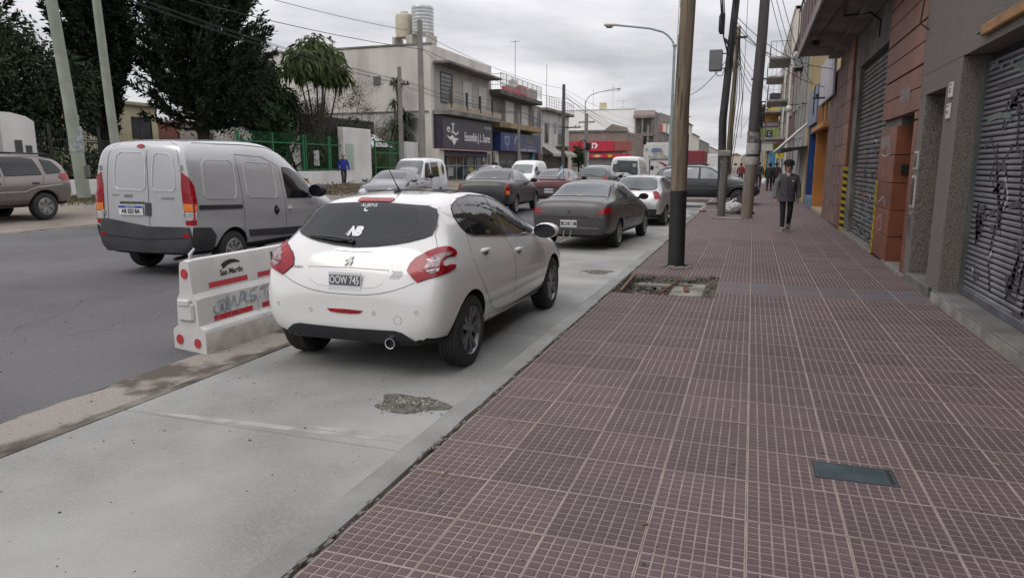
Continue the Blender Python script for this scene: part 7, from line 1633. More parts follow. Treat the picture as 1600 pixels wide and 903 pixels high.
def bushy(name, label, loc, blobs, n, m, L, w_, seed, trunk_pts=None, cat='tree', drop=.2):
    r_ = random.Random(seed); t = thing(name, label, cat, loc); lv = Leaves(); tot = sum(b_[3] ** 2 for b_ in blobs); tb = MB()
    for (x, y, z, rr1) in blobs:
        tb.tube([(0, 0, -.3), (x * .4, y * .4, z * .5), (x, y, z)], [.11, .07, .02], 5, False)
        k = int(n * rr1 ** 2 / tot)
        for i in range(k // 9):
            c = Vector((x, y, z)) + rand_unit(r_) * rr1 * r_.random() ** .35
            for j in range(9):
                p = c + rand_unit(r_) * .28; d = ((p - Vector((x, y, z))).normalized() + rand_unit(r_) * .9 + Vector((0, 0, -drop))).normalized(); lv.leaf(p, d, L * r_.uniform(.6, 1.3), w_ * r_.uniform(.7, 1.2), r_, drop)
    tb.build('trunk', BARK, t, smooth=60); lv.build('crown', m, t); return t
bushy('leafy_tree', 'dense dark broadleaf tree behind the meter pillar at the far left', (-27.3, 20.2, LZ), [(0, 0, 4.4, 1.6), (-.9, -1.3, 5.0, 1.3), (.5, 1.0, 3.4, 1.3), (-.3, .4, 2.4, 1.2), (.4, -.8, 3.2, 1.2), (-1.2, 1.4, 5.2, 1.1), (.2, -2.0, 4.4, 1.2), (-.6, -.2, 6.0, 1.1), (.3, 1.9, 4.6, 1.0)], 19000, MAG, .20, .10, 11)
bushy('hedge_shrub', 'dark hedge shrub behind the low white wall by the leaning poles', (-25.3, 21.6, LZ), [(0, -2.6, 1.0, .9), (0, -1.2, 1.0, .9), (0, .2, 1.1, .8), (.2, 1.6, .9, .8), (0, -3.8, 1.3, 1.0)], 3600, MAG, .22, .10, 12, cat='shrub')
bushy('hedge_shrub', 'mixed green hedge under the broad conifer beyond the iron fence', (-26.0, 28.5, LZ), [(0, -3, 1.2, .8), (0, -1.6, 1.3, .8), (0, .2, 1.4, .9), (0, 1.8, 1.2, .8), (-1, 3.2, 1.3, .8)], 3200, OLV, .20, .09, 13, cat='shrub')
bushy('leafy_tree', 'dark glossy broadleaf tree right of the broad conifer', (-26.4, 33.6, LZ), [(-.5, -.8, 5.6, 1.25), (.3, .4, 4.6, 1.2), (-.8, .8, 6.3, .9), (.6, -1.2, 4.2, 1.0), (-.1, 1.0, 3.4, .8)], 6500, MAG, .34, .13, 14, drop=.6)
bushy('tropical_tree', 'light green tree with long drooping leaves in an umbrella crown', (-25.0, 36.6, LZ), [(.1, -1.5, 7.2, .85), (.2, -.4, 7.6, .95), (.1, .7, 7.7, .9), (-.3, 1.5, 7.2, .8), (.3, .2, 6.9, .8), (.2, -2.2, 6.7, .6), (.2, 2.2, 6.8, .5)], 2900, LGT, .48, .17, 15, drop=.7)
tree('tangled_tree', 'tangled brownish half bare tree behind the green fence', (-26.9, 36.6, LZ), [((0, -.8, 0), (.0, .3, 1), 2.6, .13), ((0, .2, 0), (0, -.4, 1), 2.4, .12), ((0, .9, 0), (0, .5, 1), 2.2, .11), ((-.4, 0, 0), (.1, .1, 1), 3.0, .12), ((0, 1.4, 0), (0, .7, 1), 2.6, .10), ((0, -1.2, 0), (0, -.6, 1), 2.6, .10)], 4, 21, (M('tangle_leaf', (.085, .08, .05), .8, (.045, .042, .028), 1.1, spec=.2, island=.4), 60, .14, .05, .5, .4), BARK, .62)
tree('bare_tree', 'thin bare tree with sparse brown leaves in front of the cream side wall', (-27.2, 41.8, LZ), [((0, 0, 0), (.05, .1, 1), 3.6, .11), ((0, .1, 1.2), (.1, .8, 1), 2.6, .07)], 5, 22, (BRN_, 4, .16, .06, .35, .2), BARKP, .55)
tree('bare_tree', 'bare pale tree crown above the dark leafy tree', (-30.0, 38.0, LZ), [((0, 0, 1), (0, 0, 1), 4.2, .13)], 4, 25, (BRN_, 3, .14, .06, .3, .1), BARKP, .5)
bushy('shrub', 'dark ivy mound against the dark wall behind the green fence', (-25.2, 40.2, LZ), [(0, -.5, 2.6, 1.0), (0, .6, 3.2, 1.0), (0, 1.5, 2.2, .9), (0, -1.5, 1.8, .8)], 2600, MAG, .20, .11, 16, cat='shrub')
conifer('pine_tree', 'small fresh green pine just behind the green fence', (-24.6, 31.6, LZ), 4.2, .9, 1.0, 60, 60, 9, PINE, leafL=.34, up=.75, trunk=.08)
# spiky yucca and dracaena, agaves, cactus
def rosette(lv, r_, c, n, L, w_, droop, up=.2):
    for i in range(n):
        d = rand_unit(r_); d.z = d.z * .6 + up; d.normalize(); o = len(lv.v); side = d.cross(Vector((0, 0, 1))).normalized() * w_ * .5; l_ = L * r_.uniform(.7, 1.1)
        m = c + d * l_ * .6; e = c + d * l_ + Vector((0, 0, -droop * l_)); lv.v += [c + side * .6, m + side, e, m - side, c - side * .6]; lv.f.append((o, o + 1, o + 2, o + 3, o + 4))
def yucca(name, label, loc, stems, m, seed):
    r_ = random.Random(seed); t = thing(name, label, 'plant', loc); tb = MB(); lv = Leaves()
    for pts, n, L in stems:
        tb.tube(pts, [.10, .08, .06][:len(pts)] if len(pts) == 3 else .08, 7); rosette(lv, r_, Vector(pts[-1]), n, L, .08, .35)
    tb.build('trunk', BARKP, t, smooth=60); lv.build('leaves', m, t); return t
YUC = leaf_mat('yucca_leaf', (.06, .085, .045), (.035, .05, .028))
yucca('yucca_plant', 'tall spiky yucca against the weathered side wall behind the poles', (-24.2, 46.9 - 1.4, LZ), [([(0, 0, 0), (.1, .3, 2.2), (.1, .5, 4.3)], 260, 1.5), ([(0, 0, 0), (0, -.6, 1.6), (0, -1.0, 3.6)], 220, 1.3), ([(0, .2, 1.5), (0, 1.1, 3.0), (0, 1.5, 5.2)], 220, 1.3), ([(0, 0, 2), (0, -.3, 4.2), (0, -.5, 6.9)], 110, .75), ([(0, .3, 1), (0, .8, 2.0), (0, .7, 3.0)], 200, 1.4), ([(0, -.2, 2), (0, -.7, 3.4), (0, -.9, 5.4)], 80, .6)], YUC, 31)
yucca('palm_plant', 'low spiky palm showing above the green gate', (-24.2, 41.6, LZ), [([(0, -.6, 0), (0, -.6, .5), (0, -.6, 1.0)], 80, 1.6), ([(0, .8, 0), (0, .8, .6), (0, .8, 1.2)], 80, 1.5)], leaf_mat('palm_leaf', (.07, .12, .045), (.045, .08, .03)), 32)
yucca('spiky_plant', 'spiky olive plant behind the green fence panels', (-24.6, 35.4, LZ), [([(0, 0, 0), (0, 0, .8), (0, .1, 1.8)], 160, 1.2)], OLV, 33)
ct = thing('cactus', 'tall dark branching cactus beside the grey pole near the purple shop', 'plant', (-23.0, 47.0 - .5, LZ)); CAC = M('cactus_skin', (.06, .075, .04), .8, (.045, .055, .03), 5)
b = MB()
for pts in ([(0, 0, 0), (0, 0, 1.6), (0, .1, 3.0)], [(0, 0, 1.0), (0, .45, 1.3), (0, .5, 2.3)], [(0, 0, .6), (0, -.4, .9), (0, -.45, 1.7)], [(0, .5, 0), (.1, .8, .9), (.1, .8, 2.0)]): b.tube(pts, [.09, .10, .07], 7)
b.build('stem', CAC, ct, smooth=60)
bushy('street_shrub', 'small green street tree in front of the red fascia corner', (-20.8, 86, .3), [(0, 0, 2.4, .9), (0, .5, 1.8, .8), (0, -.4, 3.0, .7)], 1500, leaf_mat('street_leaf', (.05, .09, .035), (.035, .06, .025)), .25, .14, 41)
# cut logs and brush on the far pavement
LOGE = M('fresh_cut_wood', (.46, .21, .085), .8, (.36, .16, .06), 8)
for i, (x, y, r_, l_, a_, lb) in enumerate([(-20.0, 27.6, .30, .62, .35, 'larger orange-brown sawn log end on the far pavement'), (-20.9, 27.0, .25, .5, .1, 'smaller sawn log lying left of the larger log')]):
    t = thing('log', lb, 'log', (x, y, ground_z(x, y) + r_ - .02), a_)
    MB().lathe([(r_ * .96, -l_ / 2), (r_, -l_ / 2 + .04), (r_ * 1.02, l_ / 2 - .04), (r_ * .97, l_ / 2)], 18, (0, 0, 0), 'x').build('bark', BARK, t, smooth=60)
    for s_ in (-1, 1): MB().lathe([(.001, s_ * l_ / 2), (r_ * .96, s_ * l_ / 2)], 18, (0, 0, 0), 'x').build('cut_face', LOGE, t)
    MB().lathe([(.001, -r_ * .0), (r_ * .8, .001)], 18, (0, -.0, 0), 'y').build('knot', LOGE, t).location = (0, -r_ * .99, 0)
r_ = random.Random(50); b = MB(); lv = Leaves()
for i in range(120):
    y = r_.uniform(26.5, 33); x = -18.6 - (y - 26) * .18 + r_.gauss(0, .7); z = ground_z(x, y) + abs(r_.gauss(0, .07)); a_ = r_.uniform(0, PI); l_ = r_.uniform(.4, 1.6)
    b.tube([(x, y, z), (x + math.cos(a_) * l_ * .5, y + math.sin(a_) * l_ * .5, z + .08), (x + math.cos(a_) * l_, y + math.sin(a_) * l_, z + r_.uniform(-.05, .2))], r_.uniform(.012, .03), 4)
bp = stuff(b.build('pruned_branches', M('pruned_twig', (.16, .13, .085), .95, (.10, .08, .05), 5))); tag(bp, 'heap of pruned branches along the far pavement near the logs', 'branches')
for i in range(2600):
    y = r_.uniform(26, 34); x = -18.6 - (y - 26) * .18 + r_.gauss(0, .9); lv.leaf(Vector((x, y, ground_z(x, y) + abs(r_.gauss(0, .06)))), rand_unit(r_), .16, .05, r_)
lf = stuff(lv.build('dry_leaves', leaf_mat('dry_leaf', (.14, .125, .07), (.09, .075, .045)), None)); tag(lf, 'dry leaves scattered among the pruned branches', 'leaves')
lv = Leaves()
for i in range(1500):
    x, y = -20.6 + r_.gauss(0, .8), 17.0 + r_.gauss(0, 1.1); lv.leaf(Vector((x, y, ground_z(x, y))), (rand_unit(r_) * .5 + Vector((0, 0, 1))).normalized(), .14, .03, r_)
lf = stuff(lv.build('weeds', leaf_mat('weed_leaf', (.12, .125, .06), (.09, .085, .045)), None)); tag(lf, 'dry grass tuft around the foot of the greenish leaning pole', 'grass')
lv = Leaves()
for i in range(9000):
    x, y = r_.uniform(-39, -24.5), r_.uniform(14, 48); lv.leaf(Vector((x, y, LZ - .02)), (rand_unit(r_) * .6 + Vector((0, 0, 1))).normalized(), .30, .08, r_)
lf = stuff(lv.build('garden_grass', leaf_mat('grass_leaf', (.09, .11, .045), (.06, .075, .03)), None)); tag(lf, 'rough grass in the gardens behind the fences', 'grass')
# ================================================================== POLES, WIRES, BARRIER
def wood(name, rgb, rgb2): return M(name, rgb, .9, rgb2, 2.2, 8, .3, .7, bump=.5, bscale=8, stretch=(9, 9, .7))
W1 = wood('weathered_pole_wood', (.25, .195, .135), (.105, .08, .056)); W2 = wood('grey_post_wood', (.17, .155, .14), (.09, .082, .075)); W3 = wood('tan_post_wood', (.24, .205, .165), (.14, .118, .094))
TAR = M('black_tar_paint', (.014, .014, .014), .55, (.022, .021, .02), 5, bump=.2, bscale=20)
def shaft(pts, r0, r1, n=14):
    k = len(pts); return MB().tube(pts, [r0 + (r1 - r0) * i / (k - 1) for i in range(k)], n)
p1 = thing('utility_pole', 'thick brown wooden pole with a black tarred foot beside the pit', 'utility pole', (-1.03, 10.75, 0))
shaft([(0, 0, -.3), (-.012, 0, 1.16)], .128, .124).build('tarred_foot', TAR, p1, smooth=60); shaft([(-.012, 0, 1.10), (-.02, 0, 2.4), (.02, 0, 4.2), (.07, 0, 9.2)], .122, .098).build('shaft', W1, p1, smooth=60)
cr = MB(); rc = random.Random(2)
for i in range(16): 
    a = rc.uniform(0, 6.28); cr.tube([(-.012 + .12 * math.cos(a), .12 * math.sin(a), 1.2 + i * .2), (-.01 + .119 * math.cos(a + .05), .119 * math.sin(a + .05), 1.6 + i * .2)], .004, 3)
stuff(cr.build('cracks', M('wood_crack', (.04, .03, .024), .95), p1))
cl_ = MB(); 
for i in range(26):
    a = rc.uniform(0, 6.28); q = rc.uniform(.13, .24); s = rc.uniform(.015, .045); cl_.bbox(q * math.cos(a) - s, q * math.sin(a) - s, -.01, q * math.cos(a) + s, q * math.sin(a) + s, s * .7, s * .3)
stuff(cl_.build('mortar_collar', M('grey_mortar', (.20, .19, .17), .95), p1))
p2 = thing('utility_pole', 'black pole with a grey box tied to a short grey wooden stub', 'utility pole', (-.85, 22.3, 0))
shaft([(0, 0, -.2), (.02, 0, 1.1), (.05, 0, 1.98)], .125, .115).build('stub', W2, p2, smooth=60)
shaft([(-.02, .24, .2), (-.10, .24, 2.9), (.0, .24, 4.6), (.10, .24, 6.3), (.13, .24, 6.9)], .125, .10).build('shaft', M('black_pole', (.024, .023, .024), .7, (.04, .038, .038), 3, bump=.3, bscale=10), p2, smooth=60)
b = MB()
for z_ in (1.62, 1.72, 1.80): b.lathe([(.13, z_), (.14, z_ + .03), (.13, z_ + .06)], 12, (.03, .08, 0))
b.build('wire_binding', M('binding_wire', (.22, .21, .2), .7), p2); MB().bbox(-.16, -.16, 1.80, .20, .30, 1.99, .03).build('stub_cap', M('pale_stub_cap', (.30, .28, .25), .95, (.2, .185, .165), 6, bump=.4), p2)
MB().bbox(-.58, .02, 4.35, -.20, .36, 4.95, .02).build('junction_box', M('grey_cabinet', (.16, .16, .165), .6), p2); MB().tube([(-.2, .2, 4.85), (.0, .24, 4.85)], .02, 6).build('bracket', INK, p2); MB().tube([(-.2, .2, 4.42), (-.02, .24, 4.42)], .02, 6).build('bracket', INK, p2)
b = MB()
hexa = [(.12 + .34 * math.cos(i * PI / 3), .24 + .34 * math.sin(i * PI / 3), 6.55) for i in range(7)]; b.tube(hexa, .03, 6); b.tube([(h_[0] * .98, h_[1], h_[2] + .12) for h_ in hexa], .02, 5)
for i in range(3): b.tube([hexa[i], hexa[i + 3]], .018, 5)
b.build('crown_bracket', INK, p2)
b = MB()
for k in range(7):
    y_ = .1 + rc.uniform(-.1, .2); b.tube([(-.3 - rc.uniform(0, .12), y_, 6.9), (-.24 + rc.uniform(-.05, .05), y_, 5.9), (-.2, y_ + .1, 5.3), (-.02, .15, 5.0 + rc.uniform(-.4, .2))], .016, 5)
b.lathe([(.05, 5.4), (.09, 5.5), (.09, 5.9), (.05, 6.0)], 10, (-.27, .15, 0)); b.tube([(-.4, .2, 4.35), (-.32, .2, 4.2), (-.18, .2, 4.22), (-.12, .22, 4.4)], .012, 5)
for k in range(4): b.tube([(.10, .16, 6.2 - .3 * k), (.02 + .1 * (k % 2), .1, 5.2 - .3 * k), (.0, .16, 4.2), (-.04 - .02 * k, .13, 2.2)], .012, 5)
b.build('cable_bundle', INK, p2, smooth=60)
p3 = thing('utility_pole', 'thick purplish grey pole clamped to a tan wooden stub with a paper collar', 'utility pole', (-.08, 21.7, 0))
shaft([(-.02, 0, -.2), (.01, 0, 1.0), (.05, 0, 1.72)], .175, .165).build('stub', W3, p3, smooth=60)
shaft([(.04, .02, 1.70), (.06, .02, 3.3), (.12, .02, 5.2), (.16, .02, 8.2)], .172, .13).build('shaft', M('purple_grey_pole', (.085, .075, .078), .85, (.055, .048, .05), 2, bump=.4, bscale=9, stretch=(6, 6, .8)), p3, smooth=60)
MB().lathe([(.182, 1.55), (.190, 1.62), (.186, 1.72), (.176, 1.78)], 16, (.045, 0, 0)).build('mortar_band', M('white_mortar_band', (.42, .40, .37), .95, (.3, .28, .25), 8, bump=.4), p3)
MB().lathe([(.181, 1.86), (.183, 2.02), (.181, 2.18)], 16, (.05, .01, 0)).build('paper_collar', M('torn_paper', (.44, .43, .42), .8, (.33, .32, .31), 7), p3)
MB().lathe([(.18, 2.20), (.185, 2.3), (.182, 2.5)], 16, (.055, .01, 0)).build('torn_poster', M('torn_poster_grey', (.25, .235, .225), .9, (.10, .09, .09), 9, lo=.45, hi=.55), p3)
far_poles = [(-1.05, 32.5, 7.4, .12, M('yellow_pole', (.24, .20, .11), .9, (.16, .13, .075), 2, stretch=(6, 6, .8)), 'yellowish pole just beyond the black boxed pole', .12), (-.30, 41, 6.6, .14, M('dark_lean_pole', (.04, .037, .036), .85), 'dark leaning pole beyond the yellowish pole', .34), (-.15, 47, 5.9, .15, W1, 'brown pole with a black foot among the far right poles', .25), (.05, 56, 6.2, .14, W2, 'grey pole right of the brown far pole', .25), (.30, 66, 6.8, .14, M('dark_far_pole', (.05, .047, .045), .85), 'thin dark pole far along the right pavement', .3), (.45, 82, 7.5, .15, W1, 'farthest pole in the row along the right pavement', .3)]
for x, y, h, r_, m_, lb, ln in far_poles:
    t = thing('utility_pole', lb, 'utility pole', (x, y, 0)); shaft([(0, 0, -.2), (ln * .5, 0, h * .5), (ln, 0, h)], r_, r_ * .75, 10).build('shaft', m_, t, smooth=60)
    b = MB()
    for k in range(5): b.tube([(ln + .1, -.1, h - .2 * k), (ln * .6 - .1 + .12 * k, -.16, h * .6), (.06 * k - .1, -.15, 1.2)], .015, 4)
    MB().box(ln - .4, -.12, h - .5, ln + .4, -.04, h - .42).build('crossarm', INK, t); b.build('cable_bundle', INK, t)
def lamp(label, loc, m, h, arm, head_m, flip=1, r0=.075):
    t = thing('street_lamp', label, 'street lamp', loc); shaft([(0, 0, -.2), (.0, 0, h * .55)], r0, r0 * .85).build('lower_post', m, t, smooth=60); shaft([(0, 0, h * .55), (0, 0, h)], r0 * .72, r0 * .6).build('upper_post', m, t, smooth=60)
    MB().lathe([(r0 * .9, h - .06), (r0 * 1.1, h), (r0 * .9, h + .06)], 12).build('collar', m, t)
    pts = [(0, 0, h)] + [(flip * arm * (.02 + .24 * math.sin(a) ** 2), 0, h + .8 * math.sin(a) * arm * .33) for a in (.35, .7, 1.05)] + [(flip * arm * .42, 0, h + arm * .30), (flip * arm * .7, 0, h + arm * .345), (flip * arm, 0, h + arm * .39)]
    MB().tube(pts, r0 * .48, 8).build('arm', m, t, smooth=60)
    hd = MB(); hx = flip * arm; hz = h + arm * .39
    hd.lathe([(.001, -.05), (.06, -.04), (.11, .08), (.15, .35), (.14, .55), (.09, .68), (.001, .70)], 14, (0, 0, 0), 'x')
    hd.v = [(hx + flip * v[0], v[1] * .9, hz + .02 + v[2] * .62 + v[0] * .05) for v in hd.v]; hh = hd.build('lamp_head', head_m, t, smooth=60)
    gl = MB(); gl.lathe([(.001, .20), (.08, .22), (.12, .35), (.11, .52), (.001, .60)], 12, (0, 0, 0), 'x'); gl.v = [(hx + flip * v[0], v[1] * .8, hz - .07 + v[2] * .75 + v[0] * .05) for v in gl.v]; gl.build('lamp_glass', M('lamp_glass_grey', (.14, .14, .15), .2, coat=.3), hh, smooth=60)
    return t
lamp('pale green street lamp with a curved arm and cream head behind the wooden pole', (-4.25, 38.5, -.02), M('pale_green_post', (.27, .34, .33), .55, (.20, .26, .255), 2), 7.75, 3.1, M('cream_lamp_head', (.55, .51, .38), .5), -1, .11)
lamp('grey street lamp with an upturned arm on the far side before the red fascia shop', (-21.0, 90, .3), M('grey_lamp_post', (.25, .25, .245), .6), 9.3, 3.9, MATS['cream_lamp_head'], 1, .10)
lamp('thin distant street lamp behind the coach', (-17.5, 150, .2), M('dark_lamp_post', (.12, .12, .12), .6), 9.6, 4.2, MATS['cream_lamp_head'], 1, .12)
GPOL = M('greenish_painted_pole', (.30, .33, .27), .85, (.22, .245, .20), 1.6, 7, bump=.2, bscale=14)
t = thing('utility_pole', 'thick greenish leaning pole with torn paper at the far left', 'utility pole', (-20.9, 17.1, .38)); shaft([(0, 0, -.3), (.05, -.25, 3.2), (.05, -.62, 8.4)], .215, .15).build('shaft', GPOL, t, smooth=60)
MB().lathe([(.205, 1.6), (.208, 2.2), (.2, 2.4)], 14, (.03, -.14, 0)).build('torn_paper', M('torn_blue_paper', (.36, .38, .43), .8, (.24, .25, .25), 8, lo=.45, hi=.55), t); MB().bbox(.12, -.10, .75, .26, .10, 1.15, .02).build('bracket', W2, t)
t = thing('utility_pole', 'thinner greenish leaning pole right of the thick leaning pole', 'utility pole', (-21.7, 19.3, .40)); shaft([(0, 0, -.3), (.02, -.2, 3.0), (.05, -.42, 8.8)], .17, .13).build('shaft', GPOL, t, smooth=60)
def cross(t, z, L, along='x', off=(0, 0)):
    a = (L, .05) if along == 'x' else (.05, L); MB().box(off[0] - a[0], off[1] - a[1], z - .06, off[0] + a[0], off[1] + a[1], z + .06).build('crossarm', M('crossarm_wood', (.08, .07, .062), .9), t)
    b = MB()
    for k in (-.85, -.45, .45, .85): b.lathe([(.001, z + .06), (.05, z + .08), (.05, z + .16), (.001, z + .2)], 8, (off[0] + (k * L if along == 'x' else 0), off[1] + (0 if along == 'x' else k * L), 0))
    stuff(b.build('insulators', INK, t))
CPOL = M('concrete_pole', (.27, .255, .235), .9, (.2, .19, .175), 2, streak=((.13, .12, .11), .4, 3))
t = thing('utility_pole', 'square grey post in front of the cream corner building', 'utility pole', (-18.4, 37.2, .27)); b = MB(); b.tube([(0, 0, -.3), (0, -.02, 9.4)], [.21, .17], 4); b.build('shaft', CPOL, t)
t = thing('utility_pole', 'grey pole with a crossarm in front of the yucca', 'utility pole', (-20.0, 37.6, .34)); b = MB(); b.tube([(0, 0, -.3), (0, 0, 6.9)], [.17, .12], 8); b.build('shaft', CPOL, t, smooth=60); cross(t, 5.9, .62)
t = thing('utility_pole', 'tall dark grey pole in front of the white awning building', 'utility pole', (-17.4, 65.5, .2)); b = MB(); b.tube([(0, 0, -.3), (0, 0, 8.9)], [.19, .15], 8); b.build('shaft', M('dark_grey_pole', (.10, .095, .09), .9), t, smooth=60); cross(t, 4.9, .9, off=(.8, 0))
t = thing('utility_pole', 'grey pole with a crossarm and a coil of cable before the red fascia', 'utility pole', (-19.4, 84.0, .3)); b = MB(); b.tube([(0, 0, -.3), (0, 0, 7.4)], [.22, .18], 8); b.build('shaft', CPOL, t, smooth=60); cross(t, 6.4, 1.0); b = MB(); b.tube([(-.35 + .45 * math.cos(i * PI / 6), -.22, 3.7 + .6 * math.sin(i * PI / 6)) for i in range(13)], .06, 5); b.lathe([(.001, 3.0), (.28, 3.1), (.28, 3.9), (.001, 4.0)], 10, (.35, -.2, 0)); b.build('cable_coil', INK, t)
t = thing('utility_pole', 'slim grey pole in front of the blue shop signs', 'utility pole', (-18.6, 55.6, .25)); b = MB(); b.tube([(0, 0, -.3), (0, 0, 5.6)], [.14, .11], 8); b.build('shaft', CPOL, t, smooth=60)
t = thing('utility_pole', 'pale slim pole behind the coach on the far side', 'utility pole', (-18.5, 130, .25)); b = MB(); b.tube([(0, 0, -.3), (0, 0, 8.6)], [.2, .15], 8); b.build('shaft', CPOL, t, smooth=60)
bn = thing('street_board', 'blank white board on the lamp post before the red fascia shop', 'sign', (-21.1, 89.6, .3)); MB().bbox(-.75, -.05, .5, .75, .05, 3.0, .02).build('panel', MATS['sign_white'], bn); MB().tube([(0, .0, 0), (0, 0, 1.0)], .05, 6).build('post', CPOL, bn)
# aerials on the roofs
def aerial(label, x, y, z, h, bars):
    t = thing('roof_aerial', label, 'aerial', (x, y, z)); MB().tube([(0, 0, 0), (0, 0, h)], .035, 5).build('mast', M('aerial_grey', (.25, .25, .25), .6), t); b = MB()
    for z_, w_ in bars: b.tube([(-w_, 0, z_), (w_, 0, z_)], .028, 4)
    b.build('elements', MATS['aerial_grey'], t)
aerial('tall thin aerial above the railed roof terrace', -24.5, 72, LZ + 7.2, 6.9, [(6.8, .5)]); aerial('thin bare mast right of the tall aerial', -24.5, 84, LZ + 7, 6.2, [(6.0, .05)])
aerial('cross-shaped aerial above the white warehouse', -29.2, 151, LZ + 12.8, 5.2, [(4.0, 1.6), (4.6, .5)]); aerial('low frame aerial on the white warehouse roof', -27.0, 151, LZ + 12.8, 2.1, [(2.0, 1.3)]); aerial('short mast on the left of the white warehouse roof', -33.5, 151, LZ + 12.8, 4.4, [(4.2, .06)])
rb_ = MB().bbox(-.7, -.6, 0, .7, .6, 1.6, .05).build('roof_hut', M('cream_block', (.52, .46, .30), .8), None, (-31.5, 152, LZ + 12.9)); tag(rb_, 'cream roof hut on top of the white warehouse', 'hut')
# ---- wires
WIRE = M('cable_black', (.022, .022, .023), .7)
def wire(label, a, c, sag, r_=.012, group='overhead cables across the sky', n=18):
    pts = []
    for i in range(n + 1):
        u = i / n; pts.append((a[0] + (c[0] - a[0]) * u, a[1] + (c[1] - a[1]) * u, a[2] + (c[2] - a[2]) * u - sag * 4 * u * (1 - u)))
    o = MB().tube(pts, r_, 5).build('overhead_cable', WIRE, None, smooth=60); return tag(o, label, 'cable', group)
lp = [((-20.85, 16.6, 8.6), 'thick leaning pole'), ((-18.4, 37.2, 9.0), 'square grey post'), ((-17.4, 65.5, 8.7), 'tall dark grey pole'), ((-18.5, 130, 8.6), 'pale slim pole')]
GL, GR, GH, GS = 'left street cables', 'right street cables', 'house service cables', 'service cables to the right house fronts'
ON = ['first', 'second', 'third', 'fourth', 'fifth', 'sixth', 'seventh', 'eighth', 'ninth', 'tenth', 'eleventh']
for dz, dx, w_ in ((0, 0, 'upper'), (-.95, .25, 'lower')):
    for i in range(3):
        (a, an), (c_, cn) = lp[i], lp[i + 1]; wire('%s cable from the %s to the %s' % (w_, an, cn), (a[0] + dx, a[1], a[2] + dz), (c_[0] + dx, c_[1], c_[2] + dz), .45 if i else .3, .016 if dz else .013, GL)
wire('upper cable running past the left edge from the thick leaning pole', (-20.85, -8, 9.6), (-20.85, 16.6, 8.6), .3, .016, GL); wire('lower cable running past the left edge from the thick leaning pole', (-20.6, -8, 8.9), (-20.6, 16.6, 7.6), .3, .016, GL)
for i, k in enumerate((-.52, -.28, .28, .52)):
    q = ON[i] + ' of four thin cables counted from the garden side, '
    wire(q + 'thin leaning pole to crossarm pole', (-21.6 + k * .6, 18.9, 7.6), (-20.0 + k, 37.6, 6.4), .25, .011, GL); wire(q + 'crossarm pole to slim pole', (-20.0 + k, 37.6, 6.4), (-18.6 + k, 55.6, 5.8), .3, .011, GL); wire(q + 'slim pole to dark pole', (-18.6 + k, 55.6, 5.8), (-17.2 + k, 65.5, 5.1), .2, .012, GL); wire(q + 'dark pole to coil pole', (-17.2 + k, 65.5, 5.1), (-19.4 + k * 1.6, 84, 6.8), .3, .013, GL)
wire('single cable from the square post to the cream building front', (-18.4, 37.2, 8.2), (-21.9, 50, 8.9), .25, .012, GH); wire('cable dropping from the dark grey pole to the white corner wall', (-17.4, 65.5, 8.2), (-23, 150, 6.0), .9, .02, GH)
for k in range(3): wire(ON[k] + ' cable from the top crossing in front of the white warehouse', (-17.4, 65.5, 8.4 - .4 * k), (-17 - k, 128, 5.2 + k * .5), .6, .018, GH)
wire('cable sagging from the black boxed pole toward the green lamp', (-.75, 22.5, 4.9), (-4.2, 38.4, 5.2), .55, .012, GH)
rp = [(-.72, 22.54, 6.4), (-.93, 32.5, 7.0), (.04, 41, 6.4), (.1, 47, 5.8), (.3, 56, 6.0), (.6, 66, 6.6), (.75, 82, 7.3)]
rn = ['black boxed pole', 'yellowish pole', 'dark leaning pole', 'brown far pole', 'grey far pole', 'thin dark far pole', 'farthest pole']
for k in range(4):
    for i in range(6): wire('%s cable from the top between the %s and the %s' % (ON[k], rn[i], rn[i + 1]), (rp[i][0] + .06 * k - .1, rp[i][1], rp[i][2] - .35 * k), (rp[i + 1][0] + .06 * k - .1, rp[i + 1][1], rp[i + 1][2] - .35 * k), .25 + .1 * k, .012, GR)
    wire(ON[k] + ' cable from the top between the thick brown pole and the black boxed pole', (-.96 + .06 * k, 10.8, 8.9 - .25 * k), (-.75, 22.5, 6.7 - .2 * k), .25, .012, GR)
for k, (yy, zz) in enumerate(((21.9, 4.2), (24, 3.9), (31.5, 5.5), (36.5, 6.6), (41.5, 7.6), (44, 5.0), (52, 6.5), (58, 7.5))):
    wire('%s nearest service cable from the thin right poles to the house fronts' % ON[k], (-.72 if k < 4 else .04, 22.5 if k < 4 else 41, 5.9 - .15 * k if k < 4 else 6.0), (FX - .02, yy, zz), .35, .010, GS)
for k in range(3): wire('%s nearest service cable from the purplish grey pole to the house fronts' % ON[k], (.08, 21.7, 7.6 - .5 * k), (FX - .02, 31 + 6 * k, 4.8 + .9 * k), .4, .010, GS)
wire('thin cable hanging vertically between the right poles', (-.45, 24, 7.5), (-.42, 24, 2.4), 0, .008, GS)
wire('thin grey cable crossing the gap in the right sky', (-4.2, 150, 7), (-.5, 60, 5.4), .6, .012, GH)
bl = thing('wall_lamp', 'white globe lamp on a bracket on the grey-green house front', 'lamp', (FX - .75, 32.2, 3.9)); MB().tube([(.75, 0, .2), (.0, 0, .15)], .02, 6).build('arm', INK, bl); MB().lathe([(.001, -.16), (.11, -.1), (.14, 0), (.1, .1), (.03, .15)], 14).build('globe', M('opal_globe', (.55, .55, .52), .3), bl, smooth=60)
